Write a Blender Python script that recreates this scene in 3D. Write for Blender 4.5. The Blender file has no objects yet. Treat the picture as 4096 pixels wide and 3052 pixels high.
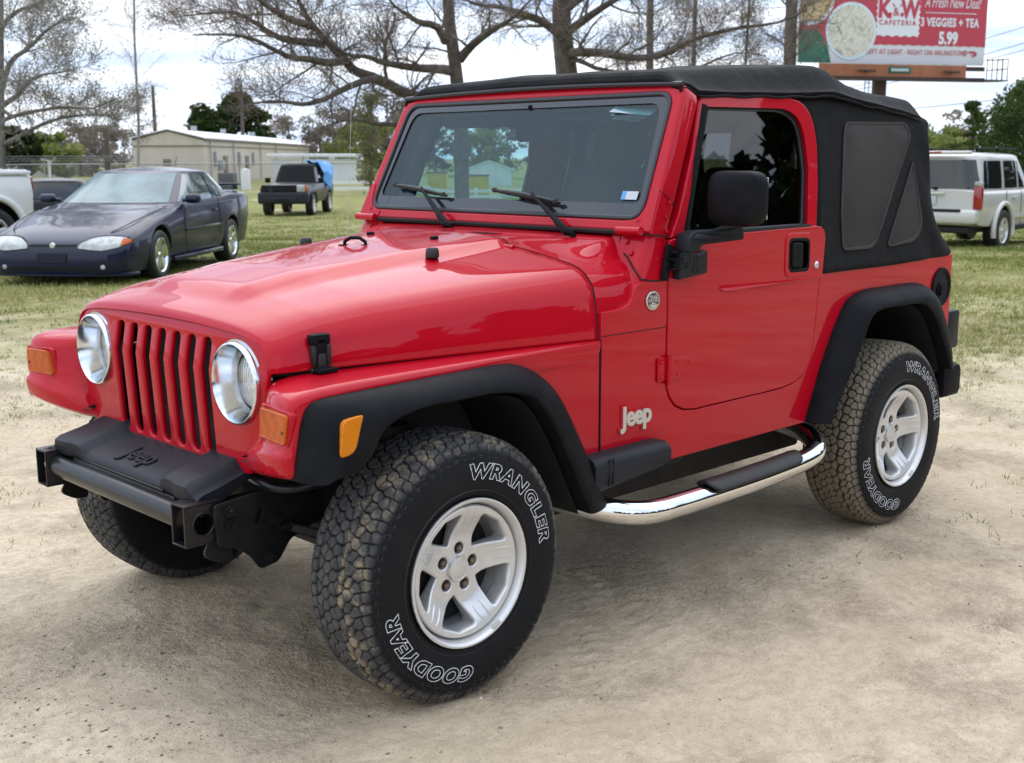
import bpy, bmesh, math, random
import numpy as np
from mathutils import Vector, Matrix, noise as mnoise
R = math.radians
PI = math.pi
rnd = random.Random(7)
scene = bpy.context.scene
COL = scene.collection

# ------------------------------------------------------------------ camera
CAM = Vector((-2.1211, -3.2124, 1.4948))
cd = bpy.data.cameras.new('camera')
cam = bpy.data.objects.new('camera', cd)
COL.objects.link(cam)
scene.camera = cam
cd.sensor_width = 36.0
cd.lens = 42.556
cd.shift_x = -0.00515
cd.shift_y = 0.00134
cd.clip_start = 0.05
cd.clip_end = 3000
_y, _p, _r = R(45.7996), R(-10.5408), R(-0.143)
_f = Vector((math.cos(_y)*math.cos(_p), math.sin(_y)*math.cos(_p), math.sin(_p)))
_rt = Vector((math.sin(_y), -math.cos(_y), 0))
_up = _rt.cross(_f)
_r2 = math.cos(_r)*_rt + math.sin(_r)*_up
_u2 = -math.sin(_r)*_rt + math.cos(_r)*_up
M = Matrix((_r2, _u2, -_f)).transposed().to_4x4()
M.translation = CAM
cam.matrix_world = M
cd.dof.use_dof = True
cd.dof.focus_distance = 4.1
cd.dof.aperture_fstop = 6.3

# ------------------------------------------------------------------ sky, sun, exposure
SUN_EL, SUN_AZ = R(60), R(52)          # SUN_AZ: bearing of the sun from +x towards +y
scene.view_settings.view_transform = 'Standard'
scene.view_settings.look = 'None'
scene.view_settings.gamma = 1.0
scene.view_settings.use_curve_mapping = False
scene.view_settings.exposure = 0.60
world = bpy.data.worlds.new('World')
scene.world = world
world.use_nodes = True
wt = world.node_tree
for n in list(wt.nodes): wt.nodes.remove(n)
def _wn(t, **k):
    n = wt.nodes.new(t)
    for a, b in k.items(): setattr(n, a, b)
    return n
def _wm(op, a, b=None, c=None):
    n = _wn('ShaderNodeMath', operation=op)
    for i, v in enumerate((a, b, c)):
        if v is None: continue
        if isinstance(v, (int, float)): n.inputs[i].default_value = v
        else: wt.links.new(v, n.inputs[i])
    return n.outputs[0]
sky = _wn('ShaderNodeTexSky', sky_type='NISHITA')
sky.sun_disc = False
sky.sun_elevation = SUN_EL
sky.sun_rotation = PI/2 - SUN_AZ
sky.air_density = 1.0; sky.dust_density = 2.0
sc_ = _wn('ShaderNodeVectorMath', operation='SCALE'); sc_.inputs['Scale'].default_value = 0.11
wt.links.new(sky.outputs[0], sc_.inputs[0])
tc = _wn('ShaderNodeTexCoord')
sx = _wn('ShaderNodeSeparateXYZ'); wt.links.new(tc.outputs['Generated'], sx.inputs[0])
zc = _wm('MAXIMUM', sx.outputs[2], 0.0)
den = _wm('ADD', zc, 0.12)
px = _wm('DIVIDE', sx.outputs[0], den); py = _wm('DIVIDE', sx.outputs[1], den)
# clouds lie on a flat deck: bands run across the direction the camera looks in
ca, sa = math.cos(R(40)), math.sin(R(40))
al = _wm('ADD', _wm('MULTIPLY', px, ca), _wm('MULTIPLY', py, sa))
ac = _wm('SUBTRACT', _wm('MULTIPLY', py, ca), _wm('MULTIPLY', px, sa))
cx = _wn('ShaderNodeCombineXYZ')
wt.links.new(_wm('MULTIPLY', al, 1.25), cx.inputs[0]); wt.links.new(_wm('MULTIPLY', ac, 0.34), cx.inputs[1])
n1 = _wn('ShaderNodeTexNoise'); n1.inputs['Scale'].default_value = 1.3; n1.inputs['Detail'].default_value = 6; n1.inputs['Roughness'].default_value = 0.55; n1.inputs['Distortion'].default_value = 0.35
wt.links.new(cx.outputs[0], n1.inputs[0])
cr = _wn('ShaderNodeValToRGB')
cr.color_ramp.elements[0].position = 0.36; cr.color_ramp.elements[0].color = (0.45, 0.57, 0.86, 1)
cr.color_ramp.elements[1].position = 0.62; cr.color_ramp.elements[1].color = (0.97, 0.98, 1.0, 1)
e = cr.color_ramp.elements.new(0.48); e.color = (0.67, 0.78, 0.97, 1)
wt.links.new(n1.outputs[0], cr.inputs[0])
hz = _wm('MULTIPLY_ADD', zc, -3.2, 0.42); hz = _wm('MAXIMUM', hz, 0.0)
mh = _wn('ShaderNodeMixRGB'); wt.links.new(hz, mh.inputs[0]); wt.links.new(cr.outputs[0], mh.inputs[1]); mh.inputs[2].default_value = (0.76, 0.87, 1.03, 1)
# overcast decks are brighter overhead than at the horizon
br = _wm('MULTIPLY_ADD', zc, 0.36, 1.04)
sb = _wn('ShaderNodeVectorMath', operation='SCALE'); wt.links.new(mh.outputs[0], sb.inputs[0]); wt.links.new(br, sb.inputs['Scale'])
mx = _wn('ShaderNodeMixRGB'); mx.inputs[0].default_value = 0.90
wt.links.new(sc_.outputs[0], mx.inputs[1]); wt.links.new(sb.outputs[0], mx.inputs[2])
bg = _wn('ShaderNodeBackground'); bg.inputs[1].default_value = 1.0
wo = _wn('ShaderNodeOutputWorld')
wt.links.new(mx.outputs[0], bg.inputs[0]); wt.links.new(bg.outputs[0], wo.inputs[0])
sd = bpy.data.lights.new('sun', 'SUN'); sd.energy = 1.1; sd.angle = R(78); sd.color = (1.0, 0.96, 0.90)
sun = bpy.data.objects.new('sun', sd); COL.objects.link(sun)
sun.rotation_euler = Vector((math.cos(SUN_EL)*math.cos(SUN_AZ), math.cos(SUN_EL)*math.sin(SUN_AZ), math.sin(SUN_EL))).to_track_quat('Z', 'Y').to_euler()
try:
    scene.cycles.max_bounces = 10; scene.cycles.transparent_max_bounces = 24
    scene.cycles.use_denoising = True; scene.cycles.sample_clamp_indirect = 6
    scene.cycles.caustics_reflective = False; scene.cycles.caustics_refractive = False
except Exception: pass

# ------------------------------------------------------------------ materials
class NT:
    def __init__(s, name):
        s.m = bpy.data.materials.new(name); s.m.use_nodes = True; s.t = s.m.node_tree
        for n in list(s.t.nodes): s.t.nodes.remove(n)
        s.out = s.n('ShaderNodeOutputMaterial')
    def n(s, t, **k):
        x = s.t.nodes.new(t)
        for a, b in k.items(): setattr(x, a, b)
        return x
    def l(s, a, b): s.t.links.new(a, b)
    def val(s, inp, v):
        if isinstance(v, bpy.types.NodeSocket): s.l(v, inp)
        elif isinstance(v, (tuple, list)): inp.default_value = (*v, 1)[:4] if inp.type == 'RGBA' else v
        else: inp.default_value = v
    def math(s, op, a, b=0.0, c=0.0, clamp=False):
        x = s.n('ShaderNodeMath', operation=op); x.use_clamp = clamp
        s.val(x.inputs[0], a); s.val(x.inputs[1], b)
        if len(x.inputs) > 2: s.val(x.inputs[2], c)
        return x.outputs[0]
    def coord(s, kind='Object', scale=None):
        o = s.n('ShaderNodeTexCoord').outputs[kind]
        if scale is not None:
            mp = s.n('ShaderNodeMapping'); mp.inputs['Scale'].default_value = scale if isinstance(scale, tuple) else (scale,)*3
            s.l(o, mp.inputs[0]); o = mp.outputs[0]
        return o
    def noise(s, scale, detail=4, rough=0.55, vec=None, dist=0.0):
        x = s.n('ShaderNodeTexNoise'); x.inputs['Scale'].default_value = scale; x.inputs['Detail'].default_value = detail
        x.inputs['Roughness'].default_value = rough; x.inputs['Distortion'].default_value = dist
        s.l(vec if vec is not None else s.coord(), x.inputs[0]); return x.outputs[0]
    def ramp(s, fac, stops):
        x = s.n('ShaderNodeValToRGB'); e = x.color_ramp.elements
        while len(e) < len(stops): e.new(0.5)
        for i, (p, c) in enumerate(stops):
            e[i].position = p; e[i].color = (*c, 1) if isinstance(c, tuple) else (c, c, c, 1)
        s.l(fac, x.inputs[0]); return x.outputs[0]
    def mix(s, f, a, b, mode='MIX'):
        x = s.n('ShaderNodeMixRGB', blend_type=mode)
        s.val(x.inputs[0], f); s.val(x.inputs[1], a); s.val(x.inputs[2], b); return x.outputs[0]
    def bump(s, h, strength=0.3, dist=0.01, normal=None):
        x = s.n('ShaderNodeBump'); x.inputs['Strength'].default_value = strength; x.inputs['Distance'].default_value = dist
        s.l(h, x.inputs['Height'])
        if normal is not None: s.l(normal, x.inputs['Normal'])
        return x.outputs[0]
    def pbr(s, color, rough=0.5, metal=0.0, coat=0.0, coat_rough=0.03, spec=0.5, normal=None, **kw):
        b = s.n('ShaderNodeBsdfPrincipled')
        s.val(b.inputs['Base Color'], color); s.val(b.inputs['Roughness'], rough); s.val(b.inputs['Metallic'], metal)
        s.val(b.inputs['Coat Weight'], coat); s.val(b.inputs['Coat Roughness'], coat_rough); s.val(b.inputs['Specular IOR Level'], spec)
        if normal is not None: s.l(normal, b.inputs['Normal'])
        for k, v in kw.items(): s.val(b.inputs[k], v)
        s.l(b.outputs[0], s.out.inputs[0]); return b
MATS = {}
def simple(name, col, rough=0.5, metal=0.0, coat=0.0, var=0.15, nscale=30, bump=0.0, bscale=200, spec=0.5, bdist=0.002, coat_rough=0.03, dust=None):
    t = NT(name)
    n = t.noise(nscale, 5)
    lo = tuple(c*(1-var) for c in col); hi = tuple(min(1, c*(1+var)) for c in col)
    c = t.ramp(n, [(0.3, lo), (0.7, hi)])
    if dust:
        d = t.ramp(t.noise(dust[1], 6, 0.65), [(0.45, 0.0), (0.75, 1.0)])
        c = t.mix(t.math('MULTIPLY', d, dust[0]), c, dust[2])
    rr = t.math('MULTIPLY_ADD', t.noise(nscale*2.3, 3), 0.2*rough, rough*0.9)
    nm = t.bump(t.noise(bscale, 3), bump, bdist) if bump else None
    pb_ = t.pbr(c, rr, metal, coat, coat_rough, spec, nm)
    if name == 'red_paint': pb_.inputs['Coat IOR'].default_value = 1.38
    MATS[name] = t.m; return t.m
simple('red_paint', (0.44, 0.0001, 0.011), 0.55, 0.0, 0.80, var=0.03, nscale=3, spec=0.08, coat_rough=0.018)
simple('black_plastic', (0.0065, 0.0072, 0.0088), 0.52, var=0.2, nscale=8, spec=.09, bump=0.15, bscale=900, bdist=0.0006, dust=(0.03, 14, (0.16, 0.15, 0.14)))
simple('grey_plastic', (0.015, 0.017, 0.021), 0.46, spec=.2, var=0.15, nscale=10, bump=0.15, bscale=900, bdist=0.0006)
simple('black_steel', (0.008, 0.008, 0.009), 0.36, 0.0, 0.25, spec=.25, var=0.3, nscale=12, bump=0.1, bscale=120, dust=(0.08, 20, (0.12, 0.09, 0.07)))
simple('chassis', (0.014, 0.013, 0.012), 0.75, var=0.4, nscale=10, bump=0.3, bscale=60, dust=(0.25, 9, (0.07, 0.055, 0.042)))
simple('rubber', (0.012, 0.012, 0.012), 0.5, var=0.2)
simple('welt_grey', (0.045, 0.041, 0.038), 0.7, spec=.2)
simple('seal', (0.016, 0.018, 0.021), 0.38, var=0.15)
simple('dark_gap', (0.004, 0.004, 0.004), 0.9, var=0.1)
simple('chrome', (0.86, 0.87, 0.88), 0.05, 1.0, var=0.02)
simple('polished_steel', (0.80, 0.80, 0.80), 0.07, 1.0, var=0.03, nscale=60)
simple('bezel_metal', (0.72, 0.75, 0.77), 0.16, 1.0, var=0.05)
simple('alloy', (0.70, 0.70, 0.69), 0.38, 0.6, 0.5, var=0.04, nscale=50, dust=(0.22, 5, (0.42, 0.39, 0.33)))
simple('lug_metal', (0.20, 0.16, 0.12), 0.35, 0.9, var=0.3)
simple('badge_silver', (0.62, 0.62, 0.61), 0.3, 0.85, var=0.05)
simple('badge_dark', (0.045, 0.05, 0.055), 0.4, var=0.1)
simple('white_letter', (0.72, 0.72, 0.72), 0.6, var=0.15, nscale=40)
simple('seat_cloth', (0.035, 0.038, 0.044), 0.9, var=0.2)
simple('paper_white', (0.48, 0.53, 0.57), 0.6, var=0.05)
simple('sticker_blue', (0.10, 0.32, 0.62), 0.4, var=0.05)
simple('tan_board', (0.38, 0.28, 0.18), 0.8, var=0.1)
simple('dark_body', (0.012, 0.0125, 0.014), 0.6, var=0.3, nscale=6)
def m_cloth():
    t = NT('soft_top_cloth')
    w = t.noise(420, 2); b = t.noise(14, 4); b2 = t.noise(4, 3)
    c = t.ramp(b, [(0.3, (0.0055, 0.0058, 0.0065)), (0.75, (0.0105, 0.0108, 0.0115))])
    geo = t.n('ShaderNodeNewGeometry'); s = t.n('ShaderNodeSeparateXYZ'); t.l(geo.outputs['Normal'], s.inputs[0])
    d = t.math('MULTIPLY', t.ramp(s.outputs[2], [(0.55, 0.0), (0.95, 1.0)]), t.ramp(t.noise(6, 6, 0.7), [(0.4, 0.0), (0.8, 0.5)]))
    c = t.mix(t.math('MULTIPLY', d, 0.35), c, (0.11, 0.10, 0.09))
    nm = t.bump(w, 0.18, 0.0015); nm = t.bump(b2, 0.6, 0.03, nm)
    t.pbr(c, 0.75, spec=0.16, normal=nm); MATS['soft_top_cloth'] = t.m
m_cloth()
def m_glass(name, tint, refl=1.0, rough=0.0, ior=1.5, haze=None):
    t = NT(name)
    tr = t.n('ShaderNodeBsdfTransparent'); tr.inputs[0].default_value = (*tint, 1)
    body = tr.outputs[0]
    if haze:
        df = t.n('ShaderNodeBsdfDiffuse'); df.inputs[0].default_value = (*haze[1], 1)
        mm = t.n('ShaderNodeMixShader'); mm.inputs[0].default_value = haze[0]
        t.l(tr.outputs[0], mm.inputs[1]); t.l(df.outputs[0], mm.inputs[2]); body = mm.outputs[0]
    gl = t.n('ShaderNodeBsdfGlossy'); gl.inputs['Roughness'].default_value = rough
    lw = t.n('ShaderNodeLayerWeight'); lw.inputs[0].default_value = 0.5
    f = t.math('POWER', lw.outputs[1], 5.0)
    f = t.math('MULTIPLY_ADD', f, 0.9, 0.035*refl, clamp=True)
    mx = t.n('ShaderNodeMixShader'); t.l(f, mx.inputs[0]); t.l(body, mx.inputs[1]); t.l(gl.outputs[0], mx.inputs[2])
    t.l(mx.outputs[0], t.out.inputs[0]); MATS[name] = t.m
m_glass('windshield_glass', (0.64, 0.81, 0.81), 1.4)
m_glass('door_glass', (0.90, 0.94, 0.94), 1.2)
m_glass('tinted_glass', (0.30, 0.31, 0.32), 2.2)
_t = NT('vinyl_window'); _n = _t.noise(4, 2, .4, None, .5); _n2 = _t.noise(2.5, 2)
_t.pbr(_t.ramp(_n2, [(.3, (.030, .0265, .0245)), (.7, (.056, .050, .046))]), .26, spec=.25, normal=_t.bump(_n, .22, .03), Alpha=.93); MATS['vinyl_window'] = _t.m
m_glass('lamp_glass', (0.96, 0.97, 0.98), 1.6, haze=(0.06, (0.8, 0.8, 0.8)))
m_glass('clear_vinyl', (0.72, 0.75, 0.76), 1.5, 0.06, haze=(0.05, (0.4, 0.42, 0.43)))
def m_amber(name, col):
    t = NT(name)
    v = t.n('ShaderNodeTexWave'); v.inputs['Scale'].default_value = 60; v.wave_profile = 'TRI'; t.l(t.coord(), v.inputs[0])
    v2 = t.n('ShaderNodeTexWave', bands_direction='Z'); v2.inputs['Scale'].default_value = 60; t.l(t.coord(), v2.inputs[0])
    h = t.math('ADD', v.outputs[1], v2.outputs[1])
    c = t.ramp(t.math('MULTIPLY', h, 0.5), [(0.1, tuple(a*0.62 for a in col)), (0.9, col)])
    t.pbr(c, 0.35, coat=.25, spec=.15, normal=t.bump(h, 0.3, 0.002)); MATS[name] = t.m
m_amber('amber_lens', (0.58, 0.10, 0.001)); m_amber('amber_marker', (0.74, 0.22, 0.002))
simple('red_lens', (0.30, 0.008, 0.012), 0.15, coat=1.0, var=0.3, nscale=40)

# ------------------------------------------------------------------ mesh helpers
class MB:
    def __init__(s): s.v = []; s.f = []
    def add(s, vs, fs, mat=None):
        o = len(s.v)
        if mat is not None: vs = [mat @ Vector(p) for p in vs]
        s.v.extend([tuple(p) for p in vs]); s.f.extend([tuple(i+o for i in f) for f in fs]); return s
    def box(s, c, d, b=0.0, rot=None, seg=2):
        bm = bmesh.new(); bmesh.ops.create_cube(bm, size=1.0)
        for v in bm.verts: v.co = Vector((v.co.x*d[0], v.co.y*d[1], v.co.z*d[2]))
        if b > 0: bmesh.ops.bevel(bm, geom=bm.edges[:], offset=min(b, min(d)*0.49), segments=seg, profile=0.5, affect='EDGES')
        m = Matrix.Translation(c)
        if rot is not None: m = m @ (rot if isinstance(rot, Matrix) else Matrix.Rotation(rot[1], 4, rot[0]))
        bm.verts.index_update()
        s.add([v.co for v in bm.verts], [[v.index for v in f.verts] for f in bm.faces], m); bm.free(); return s
    def tube(s, pts, r, n=8, closed=False, caps=True, flat=None):
        pts = [Vector(p) for p in pts]; k = len(pts)
        rs = r if isinstance(r, (list, tuple)) else [r]*k
        vs = []; fs = []; prev = None
        for i, p in enumerate(pts):
            a = pts[(i-1) % k] if (closed or i > 0) else p; b = pts[(i+1) % k] if (closed or i < k-1) else p
            t = (b-a)
            t = t.normalized() if t.length > 1e-9 else Vector((0, 0, 1))
            if prev is None:
                q = Vector((0, 0, 1)) if abs(t.z) < 0.9 else Vector((1, 0, 0))
                u = (q - t*q.dot(t)).normalized()
            else:
                u = prev - t*prev.dot(t)
                u = u.normalized() if u.length > 1e-6 else t.orthogonal().normalized()
            prev = u; w = t.cross(u)
            for j in range(n):
                a_ = 2*PI*j/n; vs.append(p + (u*math.cos(a_) + w*math.sin(a_))*rs[i])
        m = k if closed else k-1
        for i in range(m):
            for j in range(n):
                fs.append((i*n+j, i*n+(j+1) % n, ((i+1) % k)*n+(j+1) % n, ((i+1) % k)*n+j))
        if caps and not closed:
            fs.append(tuple(range(n))[::-1]); fs.append(tuple((k-1)*n+j for j in range(n)))
        return s.add(vs, fs)
    def cyl(s, a, b, r, n=16, r2=None): return s.tube([a, b], [r, r if r2 is None else r2], n)
    def lathe(s, prof, n=32, mat=None, cap0=False, cap1=False):
        # profile (radius, height along local z)
        vs = []; fs = []
        for (r, h) in prof:
            for j in range(n): a = 2*PI*j/n; vs.append((r*math.cos(a), r*math.sin(a), h))
        for i in range(len(prof)-1):
            for j in range(n): fs.append((i*n+j, i*n+(j+1) % n, (i+1)*n+(j+1) % n, (i+1)*n+j))
        if cap0: fs.append(tuple(range(n))[::-1])
        if cap1: fs.append(tuple((len(prof)-1)*n+j for j in range(n)))
        return s.add(vs, fs, mat)
    def grid(s, rows, closed_u=False):
        m = len(rows); n = len(rows[0]); vs = [p for r in rows for p in r]; fs = []
        for i in range(m-1):
            for j in range(n if closed_u else n-1):
                fs.append((i*n+j, i*n+(j+1) % n, (i+1)*n+(j+1) % n, (i+1)*n+j))
        return s.add(vs, fs)
    def prism(s, poly, h0, h1, mp):
        k = len(poly); vs = [mp(p[0], p[1], h0) for p in poly]+[mp(p[0], p[1], h1) for p in poly]
        fs = [tuple(range(k))[::-1], tuple(range(k, 2*k))]+[(i, (i+1) % k, k+(i+1) % k, k+i) for i in range(k)]
        return s.add(vs, fs)
    def mirror(s):
        o = MB(); o.v = [(x, -y, z) for x, y, z in s.v]; o.f = [f[::-1] for f in s.f]; return o
    def xf(s, m): s.v = [tuple(m @ Vector(p)) for p in s.v]; return s
    def join(s, o): return s.add(o.v, o.f)
    def build(s, name, mat, parent=None, smooth=40, sub=0, solid=0, bev=None, recalc=True):
        me = bpy.data.meshes.new(name); me.from_pydata(s.v, [], s.f); me.update()
        return finish(me, name, mat, parent, smooth, sub, solid, bev, recalc)
def finish(me, name, mat, parent=None, smooth=40, sub=0, solid=0, bev=None, recalc=True):
    if recalc or bev:
        bm = bmesh.new(); bm.from_mesh(me)
        if recalc: bmesh.ops.recalc_face_normals(bm, faces=bm.faces[:])
        if bev:
            es = [e for e in bm.edges if len(e.link_faces) == 2 and e.calc_face_angle(0) > R(35)]
            bmesh.ops.bevel(bm, geom=es, offset=bev, segments=2, profile=0.5, affect='EDGES', clamp_overlap=True)
        bm.to_mesh(me); bm.free()
    o = bpy.data.objects.new(name, me); COL.objects.link(o)
    if mat is not None: me.materials.append(MATS[mat] if isinstance(mat, str) else mat)
    if smooth and len(me.polygons):
        me.polygons.foreach_set('use_smooth', [True]*len(me.polygons))
        if smooth < 180: me.set_sharp_from_angle(angle=R(smooth))
    if solid:
        md = o.modifiers.new('s', 'SOLIDIFY'); md.thickness = abs(solid); md.offset = -1 if solid > 0 else 1
    if sub:
        md = o.modifiers.new('ss', 'SUBSURF'); md.levels = sub; md.render_levels = sub
    if parent is not None: o.parent = parent
    return o
def np_mesh(name, V, F, mat, parent=None, smooth=0, attrs=None):
    # V (n,3), F (m,k) arrays
    V = np.asarray(V, np.float32); F = np.asarray(F, np.int32); k = F.shape[1]
    me = bpy.data.meshes.new(name)
    me.vertices.add(len(V)); me.vertices.foreach_set('co', V.ravel())
    me.loops.add(F.size); me.loops.foreach_set('vertex_index', F.ravel())
    me.polygons.add(len(F)); me.polygons.foreach_set('loop_start', np.arange(0, F.size, k, dtype=np.int32))
    me.polygons.foreach_set('loop_total', np.full(len(F), k, np.int32))
    if smooth: me.polygons.foreach_set('use_smooth', np.ones(len(F), bool))
    me.update(calc_edges=True); me.validate()
    for an, av in (attrs or {}).items():
        a = me.attributes.new(an, 'FLOAT', 'POINT'); a.data.foreach_set('value', np.asarray(av, np.float32))
    o = bpy.data.objects.new(name, me); COL.objects.link(o)
    if mat is not None: me.materials.append(MATS[mat] if isinstance(mat, str) else mat)
    if parent is not None: o.parent = parent
    return o
def rpoly(pts, seg=5):
    # polygon with rounded corners: points (x, y) or (x, y, radius)
    out = []; k = len(pts)
    for i in range(k):
        p = Vector(pts[i][:2]); r = pts[i][2] if len(pts[i]) > 2 else 0
        if r <= 0: out.append((p.x, p.y)); continue
        a = Vector(pts[i-1][:2])-p; b = Vector(pts[(i+1) % k][:2])-p
        la, lb = a.length, b.length
        if la < 1e-6 or lb < 1e-6: out.append((p.x, p.y)); continue
        a /= la; b /= lb; d = min(r, la*0.49, lb*0.49)
        for j in range(seg+1):
            t = j/seg; q = (p+a*d)*(1-t)**2 + p*2*t*(1-t) + (p+b*d)*t*t
            out.append((q.x, q.y))
    return out
def ell(cx, cy, rx, ry=None, n=24, a0=0.0):
    ry = rx if ry is None else ry
    return [(cx+rx*math.cos(2*PI*i/n+a0), cy+ry*math.sin(2*PI*i/n+a0)) for i in range(n)]
def curve_mesh(cu):
    o = bpy.data.objects.new('tmp', cu); COL.objects.link(o)
    dg = bpy.context.evaluated_depsgraph_get(); dg.update()
    me = bpy.data.meshes.new_from_object(o.evaluated_get(dg)); bpy.data.objects.remove(o); bpy.data.curves.remove(cu)
    return me
def plate_mb(loops, thick, mp, bevel=0.0, bres=2):
    # filled outline(s) (further loops are holes); front face w=0, back face w=thick; mp(u, v, w) -> point
    cu = bpy.data.curves.new('c', 'CURVE'); cu.dimensions = '2D'; cu.fill_mode = 'BOTH'
    cu.extrude = max(thick/2-bevel, 0.0); cu.bevel_depth = bevel; cu.bevel_resolution = bres; cu.offset = -bevel
    for lp in loops:
        sp = cu.splines.new('POLY'); sp.points.add(len(lp)-1); sp.use_cyclic_u = True
        for i, q in enumerate(lp): sp.points[i].co = (q[0], q[1], 0, 1)
    me = curve_mesh(cu); mb = MB()
    mb.v = [tuple(mp(v.co.x, v.co.y, v.co.z+thick/2)) for v in me.vertices]
    mb.f = [tuple(p.vertices) for p in me.polygons]
    bpy.data.meshes.remove(me); return mb
def weld(mb, d=1e-5):
    bm = bmesh.new()
    vs = [bm.verts.new(p) for p in mb.v]
    for f in mb.f:
        try: bm.faces.new([vs[i] for i in f])
        except ValueError: pass
    bmesh.ops.remove_doubles(bm, verts=bm.verts[:], dist=d); bm.verts.index_update()
    o = MB(); o.v = [tuple(v.co) for v in bm.verts]; o.f = [tuple(v.index for v in f.verts) for f in bm.faces]; bm.free(); return o
def text_mb(txt, size, mp, thick=0.002, offset=0.0, shear=0.0, space=1.0, outline=0.0, align='CENTER', xs=1.0, bevel=0.0, res=4):
    cu = bpy.data.curves.new('t', 'FONT'); cu.body = txt; cu.size = size; cu.shear = shear; cu.space_character = space
    cu.align_x = align; cu.align_y = 'CENTER'; cu.resolution_u = res; cu.offset = offset*size
    if outline: cu.fill_mode = 'NONE'; cu.bevel_depth = outline; cu.bevel_resolution = 0; cu.extrude = 0
    else: cu.extrude = thick/2; cu.bevel_depth = bevel
    me = curve_mesh(cu); mb = MB()
    mb.v = [tuple(mp(v.co.x*xs, v.co.y, v.co.z+(0 if outline else thick/2))) for v in me.vertices]
    mb.f = [tuple(p.vertices) for p in me.polygons]; bpy.data.meshes.remove(me); return mb
def spl(pts, n):
    # Catmull-Rom through points, n samples
    P = [Vector(p) for p in pts]; k = len(P); out = []
    for i in range(n):
        t = i/(n-1)*(k-1); j = min(int(t), k-2); u = t-j
        p0 = P[max(j-1, 0)]; p1 = P[j]; p2 = P[j+1]; p3 = P[min(j+2, k-1)]
        out.append(0.5*((2*p1)+(p2-p0)*u+(2*p0-5*p1+4*p2-p3)*u*u+(3*p1-p0-3*p2+p3)*u**3))
    return out
def lerp(a, b, t): return a+(b-a)*t
def sstep(a, b, x):
    t = min(1.0, max(0.0, (x-a)/(b-a))); return t*t*(3-2*t)
def interp(x, xs, ys): return float(np.interp(x, xs, ys))
def thing(name, label, cat, loc=(0, 0, 0), rz=0.0, group=None):
    o = bpy.data.objects.new(name, None); COL.objects.link(o); o.empty_display_size = 0.2
    o.location = loc; o.rotation_euler = (0, 0, rz); tag(o, label, cat, group); return o
def tag(o, label, cat, group=None):
    o['label'] = label; o['category'] = cat
    if group: o['group'] = group
    return o
def kind(o, k): o['kind'] = k; return o
def copy_tree(o, parent=None):
    c = o.copy(); COL.objects.link(c)
    if parent is not None: c.parent = parent
    for ch in list(o.children): copy_tree(ch, c)
    return c
def part(name, parent, loc=(0, 0, 0), rot=(0, 0, 0)):
    o = bpy.data.objects.new(name, None); COL.objects.link(o); o.empty_display_size = 0.05; o.location = loc; o.rotation_euler = rot; o.parent = parent; return o

# ================================================================== ground
FD = (math.cos(R(45.8)), math.sin(R(45.8)))
def depth_of(x, y): return (x-CAM.x)*FD[0]+(y-CAM.y)*FD[1]
def gz_np(x, y):
    t = (x-CAM.x)*FD[0]+(y-CAM.y)*FD[1]
    l = -(x-CAM.x)*FD[1]+(y-CAM.y)*FD[0]
    ss = lambda a, b, v: (lambda q: q*q*(3-2*q))(np.clip((v-a)/(b-a), 0, 1))
    z = -.60*ss(14, 40, t)+.02*np.exp(-((x-5.6)**2+(y-11.6)**2)/22.0)
    z = z+.44*ss(51.6, 54.0, t+.9*np.sin(l*.21)+.4*np.sin(l*.63))*ss(3, 6, l)+.30*ss(56, 84, t)*ss(3, 6, l)
    return z
def gz(x, y): return float(gz_np(np.array(float(x)), np.array(float(y))))
def at(az, el, d):
    # a point at bearing az and elevation el (degrees) seen from where the photographer stood, d metres off
    a = R(az); return Vector((CAM.x+d*math.cos(a), CAM.y+d*math.sin(a), CAM.z+d*math.tan(R(el))))
def on_ground(az, d):
    p = at(az, 0, d); return Vector((p.x, p.y, gz(p.x, p.y)))
def fbm(x, y, sc, oc=4, seed=0):
    rg = np.random.default_rng(seed); out = np.zeros_like(x); amp = 1.0; tot = 0
    for o in range(oc):
        n = 64; g = rg.uniform(-1, 1, (n, n)); u = x*sc*2**o+o*17.3; v = y*sc*2**o+o*9.1
        i = np.floor(u).astype(int); j = np.floor(v).astype(int); fu = u-i; fv = v-j; fu = fu*fu*(3-2*fu); fv = fv*fv*(3-2*fv)
        a = g[i % n, j % n]; b = g[(i+1) % n, j % n]; c = g[i % n, (j+1) % n]; d = g[(i+1) % n, (j+1) % n]
        out += amp*((a*(1-fu)+b*fu)*(1-fv)+(c*(1-fu)+d*fu)*fv); tot += amp; amp *= .5
    return out/tot
def axis_pts(lo, hi, step):
    a = list(np.arange(lo, hi+1e-6, step)); s = step; v = a[0]; left = []
    while v > -700: s *= 1.22; v -= s; left.append(v)
    s = step; v = a[-1]; right = []
    while v < 900: s *= 1.22; v += s; right.append(v)
    return np.array(left[::-1]+a+right)
gxs = axis_pts(-2.6, 6.0, .017); gys = axis_pts(-3.2, 6.4, .018)
GX, GY = np.meshgrid(gxs, gys, indexing='ij')
near = np.exp(-((GX-1.5)**2+(GY-1.5)**2)/60.0)
GZ = gz_np(GX, GY)+near*(.016*fbm(GX, GY, .9, 3, 1)+.009*fbm(GX, GY, 5, 3, 2)+.0075*fbm(GX, GY, 14, 2, 4)*np.clip(.5+1.6*fbm(GX, GY, .8, 3, 14), .1, 1.3))
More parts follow.
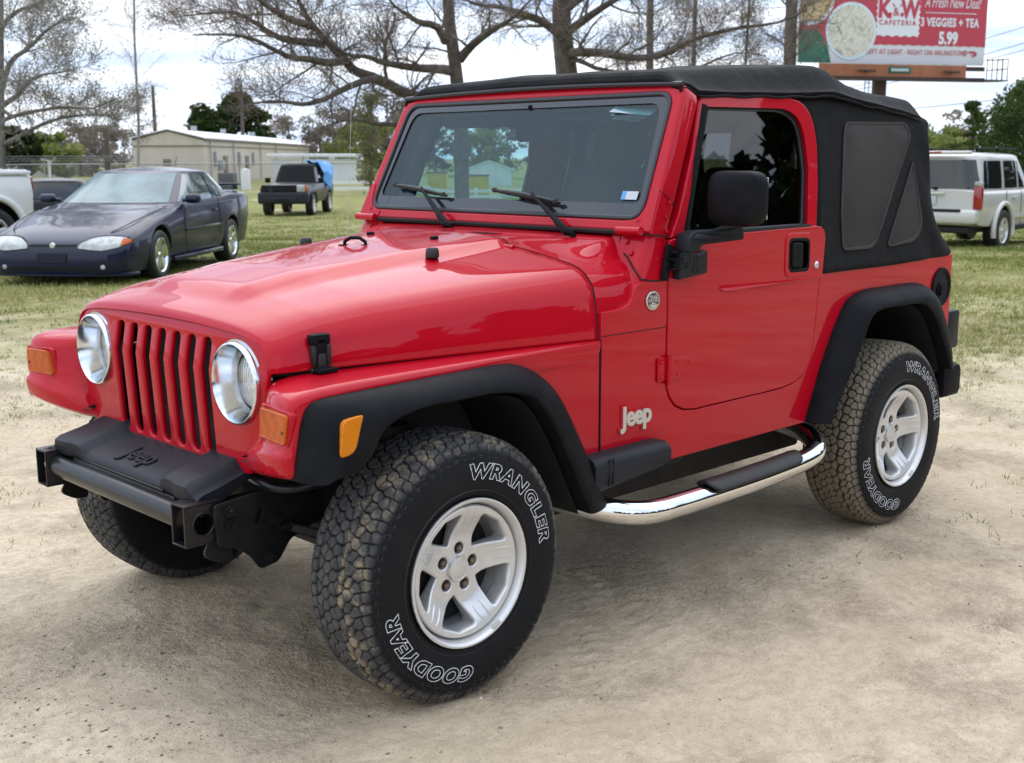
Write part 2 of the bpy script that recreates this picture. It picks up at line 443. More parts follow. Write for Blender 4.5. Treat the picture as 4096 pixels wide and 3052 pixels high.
# worn tyre tracks pressed into the sand, two passes that curve past the car
def track(x, y, ang, off, w):
    c, s = math.cos(ang), math.sin(ang); u = x*c+y*s; v = -x*s+y*c-off-.05*np.sin(u*.8)
    return np.exp(-(v/w)**4), u, v
for ang, off, w in ((R(12), -1.75, .13), (R(14), -2.5, .14), (R(-8), -1.45, .10), (R(40), -1.0, .12), (R(20), -2.1, .12), (R(66), -1.1, .11)):
    m, u, v = track(GX, GY, ang, off, w)
    blk = np.clip(np.abs(((u+np.abs(v)*.5)/.078) % 1-.5)*4-.8, 0, 1)
    GZ += near*m*(-.008+.0125*blk*np.clip(.5+1.2*fbm(GX, GY, 1.7, 2, 9), 0, 1))
GZ -= near*.004
i, j = np.meshgrid(np.arange(len(gxs)-1), np.arange(len(gys)-1), indexing='ij'); ny_ = len(gys)
a = (i*ny_+j).ravel(); b = ((i+1)*ny_+j).ravel()
t = NT('ground_soil')
co = t.coord('Object'); sp_ = t.n('ShaderNodeSeparateXYZ'); t.l(co, sp_.inputs[0])
tt = t.math('ADD', t.math('MULTIPLY', sp_.outputs[0], FD[0]), t.math('MULTIPLY', sp_.outputs[1], FD[1]))
tt = t.math('SUBTRACT', tt, CAM.x*FD[0]+CAM.y*FD[1])
big = t.noise(.45, 5, .6); mid = t.noise(2.2, 6, .62); fine = t.noise(26, 5, .65); grit = t.noise(150, 3, .7); vfine = t.noise(420, 2)
sand = t.ramp(mid, [(.28, (.55, .45, .305)), (.5, (.655, .54, .385)), (.72, (.72, .60, .44))])
sand = t.mix(t.math('MULTIPLY', t.ramp(fine, [(.42, 1.0), (.56, 0.0)]), .30), sand, (.33, .265, .18))
sand = t.mix(t.math('MULTIPLY', t.ramp(big, [(.46, 0.0), (.60, 1.0)]), .30), sand, (.44, .33, .21))
sand = t.mix(t.math('MULTIPLY', t.ramp(grit, [(.34, 1.0), (.42, 0.0)]), .55), sand, (.13, .105, .08))
sand = t.mix(t.math('MULTIPLY', t.ramp(t.noise(75, 2), [(.66, 0.0), (.72, 1.0)]), .5), sand, (.62, .59, .53))
crumb = t.ramp(t.noise(1.15, 5, .68), [(.47, 0.0), (.62, 1.0)]); clod = t.noise(48, 4, .7)
sand = t.mix(t.math('MULTIPLY', crumb, t.ramp(clod, [(.42, .34), (.56, 0.0)])), sand, (.34, .26, .165))
sand = t.mix(t.math('MULTIPLY', t.ramp(t.noise(3.4, 6, .7, None, .8), [(.52, 0.0), (.64, 1.0)]), .20), sand, (.40, .32, .215))
damp = t.math('MULTIPLY', t.ramp(t.noise(.9, 4, .6), [(.52, 0.0), (.70, 1.0)]), .08)
sand = t.mix(damp, sand, (.29, .25, .19))
lawn = t.ramp(t.noise(1.3, 5, .65), [(.30, (.31, .27, .12)), (.50, (.23, .235, .07)), (.70, (.38, .335, .155))])
lawn = t.mix(t.math('MULTIPLY', t.ramp(t.noise(9, 4), [(.45, 0.0), (.65, 1.0)]), .5), lawn, (.12, .135, .04))
f = t.math('ADD', tt, t.math('MULTIPLY', t.math('SUBTRACT', t.noise(.7, 6, .68), .5), 13.0))
f = t.math('ADD', f, t.math('MULTIPLY', t.math('SUBTRACT', t.noise(4.5, 6, .7), .5), 7.0))
f = t.ramp(t.math('MULTIPLY', f, .05), [(.32, 0.0), (.66, 1.0)])
dirtb = t.n('ShaderNodeTexNoise'); dirtb.inputs['Scale'].default_value = .35; t.l(co, dirtb.inputs[0])
bare = t.ramp(dirtb.outputs[0], [(.60, 0.0), (.70, .55)])
f = t.math('MULTIPLY', f, t.math('SUBTRACT', 1.0, bare))
col = t.mix(f, sand, lawn)
geo = t.n('ShaderNodeNewGeometry'); sn = t.n('ShaderNodeSeparateXYZ'); t.l(geo.outputs['Normal'], sn.inputs[0])
steep = t.ramp(sn.outputs[2], [(.978, 1.0), (.996, 0.0)])
far_ = t.ramp(t.math('MULTIPLY', tt, .01), [(.49, 0.0), (.50, 1.0)])
col = t.mix(t.math('MULTIPLY', steep, far_), col, t.ramp(t.noise(1.6, 5), [(.35, (.20, .085, .045)), (.65, (.27, .16, .085))]))
hb = t.math('ADD', t.math('MULTIPLY', fine, .6), t.math('MULTIPLY', grit, .35)); hb = t.math('ADD', hb, t.math('MULTIPLY', vfine, .12))
n1_ = t.bump(hb, .7, .014); n2_ = t.bump(t.math('MULTIPLY', clod, t.math('MULTIPLY_ADD', crumb, .8, .25)), 1.0, .032, n1_)
t.pbr(col, .95, spec=.2, normal=n2_); MATS['ground_soil'] = t.m
ground = np_mesh('ground', np.stack([GX, GY, GZ], -1).reshape(-1, 3), np.stack([a, b, b+1, a+1], -1), 'ground_soil', smooth=1)
kind(ground, 'structure')

# grass blades, thicker with distance, thinning out on the sand
def m_grass(name, stops):
    t = NT(name)
    a = t.n('ShaderNodeAttribute'); a.attribute_name = 'tint'
    c = t.ramp(a.outputs['Fac'], stops)
    t.pbr(c, .8, spec=.2, **{'Subsurface Weight': 0.0}); MATS[name] = t.m
m_grass('grass_blades', [(0, (.075, .12, .022)), (.35, (.17, .215, .045)), (.60, (.29, .29, .085)), (.8, (.42, .35, .165)), (1, (.50, .42, .25))])
def scatter_grass(name, n, dmin, dmax, seed, hgt, wid, nb, pw):
    rg = np.random.default_rng(seed)
    d = dmin*(dmax/dmin)**(rg.uniform(0, 1, n)**pw); az = np.radians(rg.uniform(19.5, 71.5, n))
    x = CAM.x+d*np.cos(az); y = CAM.y+d*np.sin(az); tt_ = depth_of(x, y)
    dens = np.clip((tt_+6.5*fbm(x, y, .55, 4, 21)-6.3)/5.0, 0.0, 1)
    patch = np.clip(.60+1.3*fbm(x, y, .9, 3, 5), 0.06, 1)
    keep = rg.uniform(0, 1, n) < np.maximum(dens*patch, .012)
    # nothing grows under the parked cars' wheels or on the bare bank
    keep &= ~((np.abs(x-1.2) < 1.9) & (np.abs(y) < .9))
    x, y, d = x[keep], y[keep], d[keep]; m = len(x)
    base = np.repeat(np.stack([x, y, gz_np(x, y)-.01], -1), nb, 0); k = m*nb
    dd = np.repeat(d, nb); sc = np.clip(dd/9, .8, 3.2)
    base[:, :2] += rg.normal(0, .022, (k, 2))*sc[:, None]
    th = rg.uniform(0, 2*PI, k); h = hgt*rg.uniform(.45, 1.25, k)*np.clip(dd/10, .7, 1.4); w = wid*sc
    lean = rg.normal(0, .55, (k, 2))*h[:, None]
    dx = np.stack([np.cos(th)*w, np.sin(th)*w, np.zeros(k)], -1)
    tip = base+np.concatenate([lean, h[:, None]], 1)
    V = np.stack([base-dx, base+dx, tip], 1).reshape(-1, 3)
    tint = np.clip(.42+.5*fbm(x, y, .5, 3, 8)+rg.normal(0, .10, m), 0, 1); tint = np.clip(np.repeat(tint, nb)+rg.normal(0, .13, k), 0, 1)
    o = np_mesh(name, V, np.arange(k*3).reshape(-1, 3), 'grass_blades', attrs={'tint': np.repeat(tint, 3)})
    return kind(o, 'stuff')
tag(scatter_grass('grass', 120000, 4.5, 48, 11, .040, .0032, 6, .85), 'short dry yellow green grass growing beyond the bare sand', 'grass')
# dry leaf bits and fine gravel lying on the sand
def scatter_bits(name, n, mat, smin, smax, flat, seed, attrs=None, region=((-2.6, 6.5), (-3.2, 6.0)), clump=.22):
    rg = np.random.default_rng(seed)
    x = rg.uniform(*region[0], n); y = rg.uniform(*region[1], n)
    if clump:
        k = rg.uniform(0, 1, n) < np.clip(clump+1.7*fbm(x, y, 1.1, 4, seed+1), .015, 1); x, y = x[k], y[k]
    n = len(x); s = smin*(smax/smin)**(rg.uniform(0, 1, n)**2.2)
    # ground height by bilinear look-up
    ix = np.clip(np.searchsorted(gxs, x)-1, 0, len(gxs)-2); iy = np.clip(np.searchsorted(gys, y)-1, 0, len(gys)-2)
    fx = (x-gxs[ix])/(gxs[ix+1]-gxs[ix]); fy = (y-gys[iy])/(gys[iy+1]-gys[iy])
    z = (GZ[ix, iy]*(1-fx)+GZ[ix+1, iy]*fx)*(1-fy)+(GZ[ix, iy+1]*(1-fx)+GZ[ix+1, iy+1]*fx)*fy
    B = np.array([[1, 0, 0], [0, 1, 0], [-1, 0, 0], [0, -1, 0], [0, 0, 1], [0, 0, -1]], float)
    Fq = np.array([[0, 1, 4], [1, 2, 4], [2, 3, 4], [3, 0, 4], [1, 0, 5], [2, 1, 5], [3, 2, 5], [0, 3, 5]])
    th = rg.uniform(0, 2*PI, n); el = rg.uniform(.5, 1.0, n); c, s_ = np.cos(th), np.sin(th)
    V = B[None]*np.stack([np.ones(n), el, np.full(n, flat)], -1)[:, None, :]*s[:, None, None]*rg.uniform(.7, 1.3, (n, 6, 1))
    X = V[..., 0]*c[:, None]-V[..., 1]*s_[:, None]; Y = V[..., 0]*s_[:, None]+V[..., 1]*c[:, None]
    P = np.stack([X+x[:, None], Y+y[:, None], V[..., 2]+z[:, None]+s[:, None]*flat*.4], -1).reshape(-1, 3)
    F = (Fq[None]+(np.arange(n)*6)[:, None, None]).reshape(-1, 3)
    tint = np.repeat(rg.uniform(0, 1, n), 6)
    return kind(np_mesh(name, P, F, mat, attrs={'tint': tint}), 'stuff')
m_grass('gravel_bits', [(0, (.16, .14, .12)), (.5, (.34, .29, .22)), (.93, (.46, .41, .33)), (1, (.70, .69, .66))])
m_grass('leaf_bits', [(0, (.06, .045, .025)), (.5, (.15, .11, .06)), (.8, (.24, .18, .09)), (1, (.16, .17, .06))])
tag(scatter_bits('gravel', 40000, 'gravel_bits', .0014, .0085, .55, 31, clump=.25), 'fine pale gravel strewn over the bare sand', 'gravel')
tag(scatter_bits('leaf_litter', 60000, 'leaf_bits', .0018, .0075, .20, 33, clump=.05), 'crumbled dry leaves and grass bits lying on the sand', 'litter')
mb = MB(); p = (-.05, -1.80, .012); mb.box(p, (.034, .012, .006), .002, ('Z', R(70))); o = mb.build('plastic_scrap', 'black_plastic'); tag(o, 'small black scrap lying on the bare sand in the foreground', 'scrap')

# ================================================================== red off-road car
JEEP = thing('off_road_car', 'red two door off-road car with black soft top parked on the sand', 'off-road car')
SIDE = (('near', -1), ('far', 1))
YS = 0.765
def both(fn):
    for _, s in SIDE: fn(s)
def side_map(s, y0, tilt=0.0, z0=0.0):
    # plate in the side plane: u = x, v = z, w goes inwards
    return lambda u, v, w: (u, s*(y0-tilt*(v-z0)-w), v)

# ---- hood and cowl surface -------------------------------------------------
CX = [-.434, -.431, -.424, -.410, -.385, -.33, -.267, -.10, .20, .516, .62, .75, .90]
CZ = [1.049, 1.060, 1.069, 1.077, 1.088, 1.108, 1.126, 1.155, 1.188, 1.222, 1.234, 1.243, 1.252]
REAR = [(0, 0), (.30, -.003), (.52, -.022), (.70, -.043), (.83, -.060), (.90, -.078), (.945, -.105), (.972, -.140), (.988, -.20), (.996, -.245), (1, -.29)]
FRONT = [(0, 0), (.33, -.003), (.60, -.010), (.76, -.017), (.85, -.025), (.91, -.036), (.95, -.052), (.975, -.072), (.99, -.095), (.997, -.105), (1, -.118)]
NS = 44
REAR_S = spl([(a, b, 0) for a, b in REAR], NS); FRONT_S = spl([(a, b, 0) for a, b in FRONT], NS)
def hood_pt(x, i, s):
    t = min(1.0, max(0.0, (x+.45)/1.06)); t = t**0.8
    a = FRONT_S[i].lerp(REAR_S[i], t)
    hw = lerp(.566, .757, min(1, max(0, (x+.44)/1.05))) if x < .61 else .757
    if x < -.40: hw -= .008*((-.40-x)/.034)**2
    c = interp(x, CX, CZ); y = a.x*hw
    bot = .946; f = a.y/REAR_S[-1].y if False else 0
    end = lerp(FRONT_S[-1].y, REAR_S[-1].y, t)
    z = c + a.y*((bot-c)/end)
    f_ = sstep(.64, .84, x)*(1-sstep(.595, .665, y)); z = lerp(z, c-.007*(y/.6)**2, f_)
    pw = lerp(.235, .345, min(1, max(0, (x+.33)/.95)))
    fr = sstep(-.36, -.285, x)*(1-sstep(.60, .66, x))
    z += .019*fr*(1-sstep(pw-.014, pw+.032, y))
    return (x, s*y, z)
def hood_rows(xs):
    rows = []
    for x in xs:
        rows.append([hood_pt(x, i, -1) for i in range(NS-1, 0, -1)] + [hood_pt(x, i, 1) for i in range(NS)])
    return rows
xs = [-.434, -.4325, -.429, -.424, -.417, -.408, -.396]+[-.38+.0125*i for i in range(13)]+list(np.linspace(-.21, .609, 38))
mb = MB()
rows = hood_rows(xs)
lip = [[(-.420, p[1]*.985, p[2]-.010) for p in rows[0]]]
mb.grid(lip+rows)
hood = mb.build('hood', 'red_paint', JEEP, smooth=60, solid=0.003)
mb = MB(); rows = hood_rows(np.linspace(.6155, .90, 16))
mb.grid(rows)
cowl = mb.build('cowl', 'red_paint', JEEP, smooth=60)
# black joint under the hood edge and at the rear seam
mb = MB()
for s in (-1, 1):
    mb.tube([(-.415, s*.535, .940), (-.39, s*.556, .941), (.1, s*.654, .941), (.613, s*.746, .941)], .007, 6)
mb.tube([(.6125, p[1]*.994, p[2]-.0065) for p in hood_rows([.6125])[0]], .006, 6)
mb.tube([(-.418, y, z) for y, z in [(-.540, .95), (-.536, .990), (-.522, 1.012), (-.495, 1.030), (-.42, 1.0425), (-.25, 1.0465), (0, 1.049), (.25, 1.0465), (.42, 1.0425), (.495, 1.030), (.522, 1.012), (.536, .990), (.540, .95)]], .0055, 6)
mb.build('hood_gasket', 'dark_gap', JEEP)
# cowl vent slots
mb = MB()
for i in range(9):
    x = .655+.009*i; y = -.03-.013*i
    mb.box((x, y, interp(x, CX, CZ)-.0015), (.0035, .15, .004))
mb.build('cowl_vent', 'dark_gap', JEEP)
# hood hinges, bumper pads, footman loop, washer jets
for s in (-1, 1):
    mb = MB(); z = 1.212
    mb.tube([(.595, s*.322, z), (.596, s*.364, z), (.594, s*.405, z-.002)], .0085, 10)
    mb.box((.575, s*.364, z-.010), (.05, .05, .005), .002); mb.box((.63, s*.364, z-.006), (.05, .05, .005), .002)
    mb.build('hood_hinge', 'red_paint', JEEP)
    mb = MB(); m = Matrix.Translation((.307, s*.340, 1.192))
    mb.lathe([(.0, 0), (.021, 0), (.0215, .006), (.021, .016), (.019, .026), (.015, .030), (0, .0305)], 20, m)
    mb.build('bumper_pad', 'rubber', JEEP)
    mb = MB(); zz = hood_pt(.46, 12, 1)[2]
    mb.box((.46, s*.17, 1.236), (.022, .024, .016), .005); mb.build('washer_jet', 'black_plastic', JEEP)
mb = MB(); mb.tube([(.262, .055, 1.206), (.264, .052, 1.226), (.272, .03, 1.238), (.285, -.0, 1.238), (.292, -.02, 1.226), (.294, -.023, 1.206)], .0062, 8)
mb.box((.262, .056, 1.2115), (.030, .024, .008), .002); mb.box((.294, -.024, 1.2135), (.030, .024, .008), .002)
mb.build('footman_loop', 'black_plastic', JEEP)

# ---- grille -----------------------------------------------------------------
def gmap(u, v, w):
    x = -.436 - .014*(1-abs(v-.925)/.26 if v < .925 else max(-.6, 1-(v-.925)/.075*1.0))
    b = .010*sstep(.44, .56, abs(u))**1.5 + .006*sstep(1.02, 1.055, v)
    return (x+w+b, u, v)
half = [(0, .655), (.455, .655, .03), (.515, .77, .05), (.553, .925, .1), (.548, 1.005, .05), (.515, 1.040, .05), (.42, 1.043), (.25, 1.047), (0, 1.049)]
out = half+[(-q[0],)+tuple(q[1:]) for q in half[-2:0:-1]]
loops = [rpoly(out, 6)]
for k in range(7):
    u = (k-3)*.0845
    loops.append(rpoly([(u-.0225, .680, .02), (u+.0225, .680, .02), (u+.0225, .925), (u+.0225, 1.010, .02), (u-.0225, 1.010, .02), (u-.0225, .925)], 5))
for s in (-1, 1): loops.append(ell(s*.415, .905, .108, n=36))
g = plate_mb(loops, .020, lambda u, v, w: (u, v, w), .008, 3)
bm = bmesh.new(); vs = [bm.verts.new(p) for p in g.v]
for f in g.f:
    try: bm.faces.new([vs[i] for i in f])
    except ValueError: pass
for cut in (.72, .80, .87, .905, .925, .95, .98, 1.02):
    bmesh.ops.bisect_plane(bm, geom=bm.verts[:]+bm.edges[:]+bm.faces[:], plane_co=(0, cut, 0), plane_no=(0, 1, 0))
for cut in (-.50, -.45, .45, .50, -.40, .40):
    bmesh.ops.bisect_plane(bm, geom=bm.verts[:]+bm.edges[:]+bm.faces[:], plane_co=(cut, 0, 0), plane_no=(1, 0, 0))
bmesh.ops.remove_doubles(bm, verts=bm.verts[:], dist=1e-5)
for v in bm.verts: v.co = Vector(gmap(*v.co))
me = bpy.data.meshes.new('grille'); bm.to_mesh(me); bm.free()
grille = finish(me, 'grille', 'red_paint', JEEP, smooth=50)
mb = MB(); mb.box((-.33, 0, .85), (.02, .66, .42)); 
for k in range(40): mb.box((-.342, 0, .655+.01*k), (.004, .62, .003))
mb.build('radiator', 'chassis', JEEP)

# ---- headlights -------------------------------------------------------------
def faceX(x, y, z): return Matrix.Translation((x, y, z)) @ Matrix.Rotation(-PI/2, 4, 'Y')   # local z -> -x
LP = NT('headlamp_reflector'); LP.pbr((.8, .8, .8), .12, 1.0, normal=LP.bump(LP.noise(60, 2), .25, .01)); MATS['headlamp_reflector'] = LP.m
LL = NT('headlamp_lens')
wv = LL.n('ShaderNodeTexWave', bands_direction='Y'); wv.inputs['Scale'].default_value = 26; LL.l(LL.coord(), wv.inputs[0])
br_ = LL.n('ShaderNodeTexBrick'); br_.inputs['Scale'].default_value = 24; br_.inputs['Mortar Size'].default_value = .03
mpx = LL.n('ShaderNodeMapping'); mpx.inputs['Rotation'].default_value = (0, R(90), 0); LL.l(LL.coord(), mpx.inputs[0]); LL.l(mpx.outputs[0], br_.inputs[0])
hh = LL.math('ADD', wv.outputs[1], LL.math('MULTIPLY', br_.outputs[1], 1.0)); nmL = LL.bump(hh, .5, .004)
trn = LL.n('ShaderNodeBsdfTransparent'); trn.inputs[0].default_value = (.93, .95, .96, 1)
gls = LL.n('ShaderNodeBsdfGlossy'); gls.inputs['Roughness'].default_value = .08; LL.l(nmL, gls.inputs['Normal'])
mm = LL.n('ShaderNodeMixShader'); mm.inputs[0].default_value = .42; LL.l(trn.outputs[0], mm.inputs[1]); LL.l(gls.outputs[0], mm.inputs[2]); LL.l(mm.outputs[0], LL.out.inputs[0]); MATS['headlamp_lens'] = LL.m
for s in (-1, 1):
    root = part('headlight', JEEP, (0, 0, 0))
    m = faceX(-.447, s*.415, .905)
    mb = MB(); mb.lathe([(.112, -.012), (.1125, .004), (.110, .010), (.106, .011), (.103, .005), (.099, -.010), (.082, -.055), (.078, -.070)], 48, m)
    mb.build('bezel', 'bezel_metal', root, smooth=60)
    m2 = faceX(-.388, s*.415, .905) @ Matrix.Scale(.88, 4)
    mb = MB(); mb.lathe([(.089, -.01), (.087, .006), (.08, .013), (.06, .022), (.03, .028), (.0001, .030)], 40, m2); mb.build('lens', 'headlamp_lens', root, smooth=80)
    mb = MB(); mb.tube([m2 @ Vector((.0895*math.cos(a), .0895*math.sin(a), .002)) for a in np.linspace(0, 2*PI, 41)[:-1]], .0035, 6, closed=True); mb.build('lens_gasket', 'dark_gap', root)
    mb = MB(); mb.lathe([(.088, -.01), (.075, -.04), (.05, -.06), (.025, -.068), (.0001, -.07)], 40, m2); mb.build('reflector', 'headlamp_reflector', root, smooth=80)
    mb = MB(); mb.lathe([(.118, -.03), (.118, .000), (.1125, .0005)], 40, faceX(-.437, s*.415, .905)); mb.tube([m2 @ Vector((0.02, 0, 0.00)), m2 @ Vector((0.02, 0, -.06))], .012, 8)
    mb.build('lamp_bowl', 'bezel_metal', root)

# ---- fenders ----------------------------------------------------------------
FPATH = [(-.505, .714), (-.531, .722), (-.538, .774), (-.533, .785), (-.519, .791), (-.517, .87), (-.512, .900), (-.497, .921), (-.462, .932), (-.38, .938), (-.2, .941), (.1, .944), (.35, .945), (.615, .945)]
FP = [Vector((p[0], 0, p[1])) for p in FPATH]
def fender(s):
    mb = MB(); rows = []
    for i, p in enumerate(FP):
        x, z = p.x, p.z
        yin = interp(x, [-.53, -.44, .10, .615], [.47, .535, .62, .70]) if i > 6 else interp(z, [.73, .80, .90], [.425, .50, .515])
        ny = interp(x, [.10, .60], [.775, .7658])
        # direction inwards of the bend (towards the wheel centre)
        a = FP[max(i-1, 0)]; b = FP[min(i+1, len(FP)-1)]; t = (b-a).normalized(); nrm = Vector((t.z, 0, -t.x))
        r = interp(x, [-.3, .45], [.026, .010])
        row = []
        for y in (yin, lerp(yin, ny-r, .35), lerp(yin, ny-r, .7), ny-r):
            row.append((x, s*y, z-.0*y))
        for k in range(1, 6):
            a_ = PI/2*k/5; q = p+nrm*(r*(1-math.cos(a_))); row.append((q.x, s*(ny-r+r*math.sin(a_)), q.z))
        q = p+nrm*.06; row.append((q.x, s*ny, q.z))
        rows.append(row)
    # nose is swept: the inner edge lies further back than the outer one
    rows2 = []
    for i, row in enumerate(rows):
        w = 1-sstep(-.46, -.36, FP[i].x)
        rows2.append([(q[0]+w*(lerp(.072, .100, sstep(.76, .84, q[2]))*sstep(.665, lerp(.43, .50, sstep(.76, .84, q[2])), abs(q[1]))), q[1], q[2]-w*.040*sstep(.76, .44, abs(q[1]))*sstep(.90, .76, q[2])) for q in row])
    rows2 = [[(r_[0][0]+.10, r_[0][1], r_[0][2]-.012)]+r_ for r_ in rows2]
    mb.grid(rows2)
    fe = mb.build('fender', 'red_paint', JEEP, smooth=50, sub=1)
    # side sheet behind the wheel: round to the arch
    arch = [(.611, .945), (-.45, .925), (-.49, .88), (-.44, .80), (-.30, .80), (-.18, .868), (.14, .872), (.25, .84), (.36, .73), (.48, .56), (.53, .47), (.60, .47), (.611, .50)]
    plate_mb([arch], .012, side_map(s, YS), .003, 1).build('fender_side', 'red_paint', fe, smooth=40)
    # front turn signal
    def tm(u, v, w):
        x = interp(v, [.795, .86, .90, .93], [-.519, -.517, -.512, -.485])+.100*sstep(.665, .50, u)
        return (x+w, s*u, v)
    tl = plate_mb([rpoly([(.612, .803, .012), (.756, .803, .012), (.768, .880, .014), (.630, .883, .012)])], .02, lambda u, v, w: tuple(Vector(tm(u, v, w))-Vector((.0075, 0, 0))), .004, 2).build('turn_signal', 'amber_lens', JEEP, smooth=40)
    plate_mb([rpoly([(.603, .796, .016), (.764, .796, .016), (.777, .888, .018), (.622, .892, .016)])], .02, lambda u, v, w: tuple(Vector(tm(u, v, w))-Vector((.0025, 0, 0))), .002, 1).build('lamp_surround', 'red_paint', tl, smooth=40)
    mb = MB(); p0 = Vector(tm(.746, .835, 0)); mb.cyl(p0+Vector((-.0095, 0, 0)), p0+Vector((-.004, 0, 0)), .0035, 8); mb.build('screw', 'lug_metal', tl)
both(fender)

# ---- fender flares ----------------------------------------------------------
def flare(s, O, I, n, name='fender_flare', depth=.855, ends=True):
    o = spl([(a, 0, b) for a, b in O], n); i_ = spl([(a, 0, b) for a, b in I], n)
    rows = []
    for k in range(n):
        a, b = o[k], i_[k]
        prof = [(-.02, .738), (0, .7655), (.03, .782), (.10, .800), (.22, .818), (.40, .835), (.62, .848), (.82, depth), (.94, depth+.001), (1.0, depth-.004), (1.02, depth-.016), (1.0, .80), (.98, .74)]
        rows.append([(lerp(a.x, b.x, t), s*y, lerp(a.z, b.z, t)) for t, y in prof])
    mb = MB(); mb.grid(rows)
    for e in (rows[0], rows[-1]): mb.add(e, [tuple(range(len(e)))])
    return weld(mb).build(name, 'black_plastic', JEEP, smooth=40)
OF = [(-.512, .716), (-.512, .745), (-.503, .80), (-.490, .86), (-.472, .898), (-.440, .912), (-.36, .916), (-.136, .921), (.05, .925), (.16, .926), (.245, .917), (.333, .878), (.415, .802), (.511, .646), (.56, .55), (.622, .440)]
IF = [(-.470, .716), (-.455, .718), (-.43, .722), (-.40, .726), (-.365, .735), (-.325, .772), (-.285, .825), (-.185, .858), (-.05, .862), (.080, .863), (.190, .848), (.255, .818), (.322, .738), (.395, .612), (.435, .535), (.485, .440)]
ORr = [(1.770, .512), (1.815, .61), (1.869, .726), (1.925, .82), (1.967, .882), (2.032, .952), (2.146, .982), (2.32, .984), (2.50, .984), (2.61, .972), (2.70, .925), (2.775, .835), (2.83, .72), (2.855, .60)]
IRr = [(1.81, .512), (1.875, .60), (1.945, .69), (2.005, .775), (2.03, .815), (2.080, .888), (2.170, .912), (2.32, .912), (2.44, .910), (2.52, .895), (2.60, .835), (2.67, .745), (2.725, .66), (2.755, .60)]
def flares(s):
    f1 = flare(s, OF, IF, 64); f2 = flare(s, ORr, IRr, 64)
    mk = rpoly([(-.430, .772, .014), (-.385, .778, .03), (-.345, .868, .02), (-.362, .868, .01), (-.412, .862, .02)], 5)
    plate_mb([mk], .02, lambda u, v, w: (u, s*(.8545+.012*sstep(.78, .87, v)*-1-w), v), .004, 2).build('side_marker', 'amber_marker', f1, smooth=40)
both(flares)
# wheel housings
def housing(s):
    for I in (IF, IRr):
        p = spl([(a, 0, b) for a, b in I], 40)
        mb = MB(); mb.grid([[(q.x, s*y, q.z-.012) for q in p] for y in (.80, .70, .60, .46)])
        mb.add([(q.x, s*.46, q.z) for q in p], [tuple(range(len(p)))])
        mb.build('wheel_housing', 'dark_body', JEEP, smooth=50)
both(housing)

# ---- tub sides --------------------------------------------------------------
DOOR = [(.937, 1.232), (.937, .80), (.940, .755), (.955, .722), (.985, .690), (1.03, .670), (1.09, .662), (1.60, .664), (1.68, .672), (1.745, .695), (1.787, .745), (1.808, .83), (1.822, .98), (1.831, 1.055)]
def tub(s):
    edge = [(p[0]-.004, p[1]) for p in DOOR[1:3]]+[(p[0]-.003, p[1]-.003) for p in DOOR[3:6]]+[(p[0], p[1]-.004) for p in DOOR[6:8]]+[(p[0]+.003, p[1]-.003) for p in DOOR[8:10]]+[(p[0]+.004, p[1]) for p in DOOR[10:]]
    o = [(.618, 1.03), (.618, .52), (.66, .506), (1.785, .508), (1.84, .63), (1.93, .79), (2.02, .90), (2.15, .945), (2.5, .945), (2.62, .88), (2.74, .74), (2.80, .66), (2.885, .65, .02), (2.887, 1.06, .02), (2.885, 1.082), (1.842, 1.070)]
    o2 = edge[::-1]+[(.933, 1.108), (.86, 1.108), (.815, 1.112), (.785, 1.105), (.772, 1.085), (.762, 1.062), (.745, 1.045), (.715, 1.036), (.68, 1.032)]
    t = plate_mb([rpoly(o)+o2], .05, side_map(s, YS), .0035, 2).build('body_side', 'red_paint', JEEP, smooth=40)
    # panel joints
    mb = MB(); mb.box((.6165, s*(YS-.0035), .725), (.003, .01, .44)); 
    mb.box((.775, s*(YS-.0006), .9555), (.312, .003, .0025))
    mb.build('panel_joint', 'dark_gap', t)
    # windshield pillar base
    mb = MB(); rows = []
    for z in (.97, 1.05, 1.10, 1.15, 1.20, 1.235, 1.252):
        xf_ = .862+.473*(z-1.262)-.002; y1 = .7645 if z < 1.12 else .7645-.012*(z-1.12)/.13; r = .045
        ring = [(xf_, .60), (xf_, y1-r)]+[(xf_+r*(1-math.cos(PI/2*k/5)), y1-r+r*math.sin(PI/2*k/5)) for k in range(1, 6)]+[(.933, y1)]
        rows.append([(a, s*b, z) for a, b in ring])
    mb.grid(rows); top = rows[-1]; mb.add(top+[(.933, s*.60, 1.252)], [tuple(range(len(top)+1))])
    pb = mb.build('pillar_base', 'red_paint', JEEP, smooth=50)
    mb = MB()
    mb.tube([(.845, s*.640, 1.205), (.818, s*.690, 1.185), (.80, s*.735, 1.150), (.805, s*.7625, 1.118), (.86, s*.765, 1.1085), (.932, s*.765, 1.1085)], .0028, 6)
    mb.tube([(.8525, s*.636, 1.248), (.835, s*.6355, 1.20), (.815, s*.637, 1.165)], .0022, 6)
    mb.build('panel_joint', 'dark_gap', pb)
    for (x, y, z) in ((.842, .668, 1.232), (.826, .700, 1.198)):
        m = Matrix.Translation((x-.002, s*y, z)) @ Matrix.Rotation(R(-65), 4, 'Y')
        MB().lathe([(.0001, .0045), (.0045, .0045), (.0055, .002), (.0095, .0015), (.010, 0)], 12, m).build('bolt', 'red_paint', pb)
both(tub)
mb = MB()
mb.box((1.75, 0, .53), (2.2, 1.44, .04)); mb.box((2.872, 0, .82), (.03, 1.46, .52), .01); mb.box((.70, 0, .80), (.02, 1.40, .6))
mb.build('floor_pan', 'dark_body', JEEP)
mb = MB(); mb.box((2.884, 0, .82), (.012, 1.36, .50), .006); mb.box((2.893, 0, .82), (.012, 1.05, .46), .006); mb.build('tailgate', 'red_paint', JEEP)
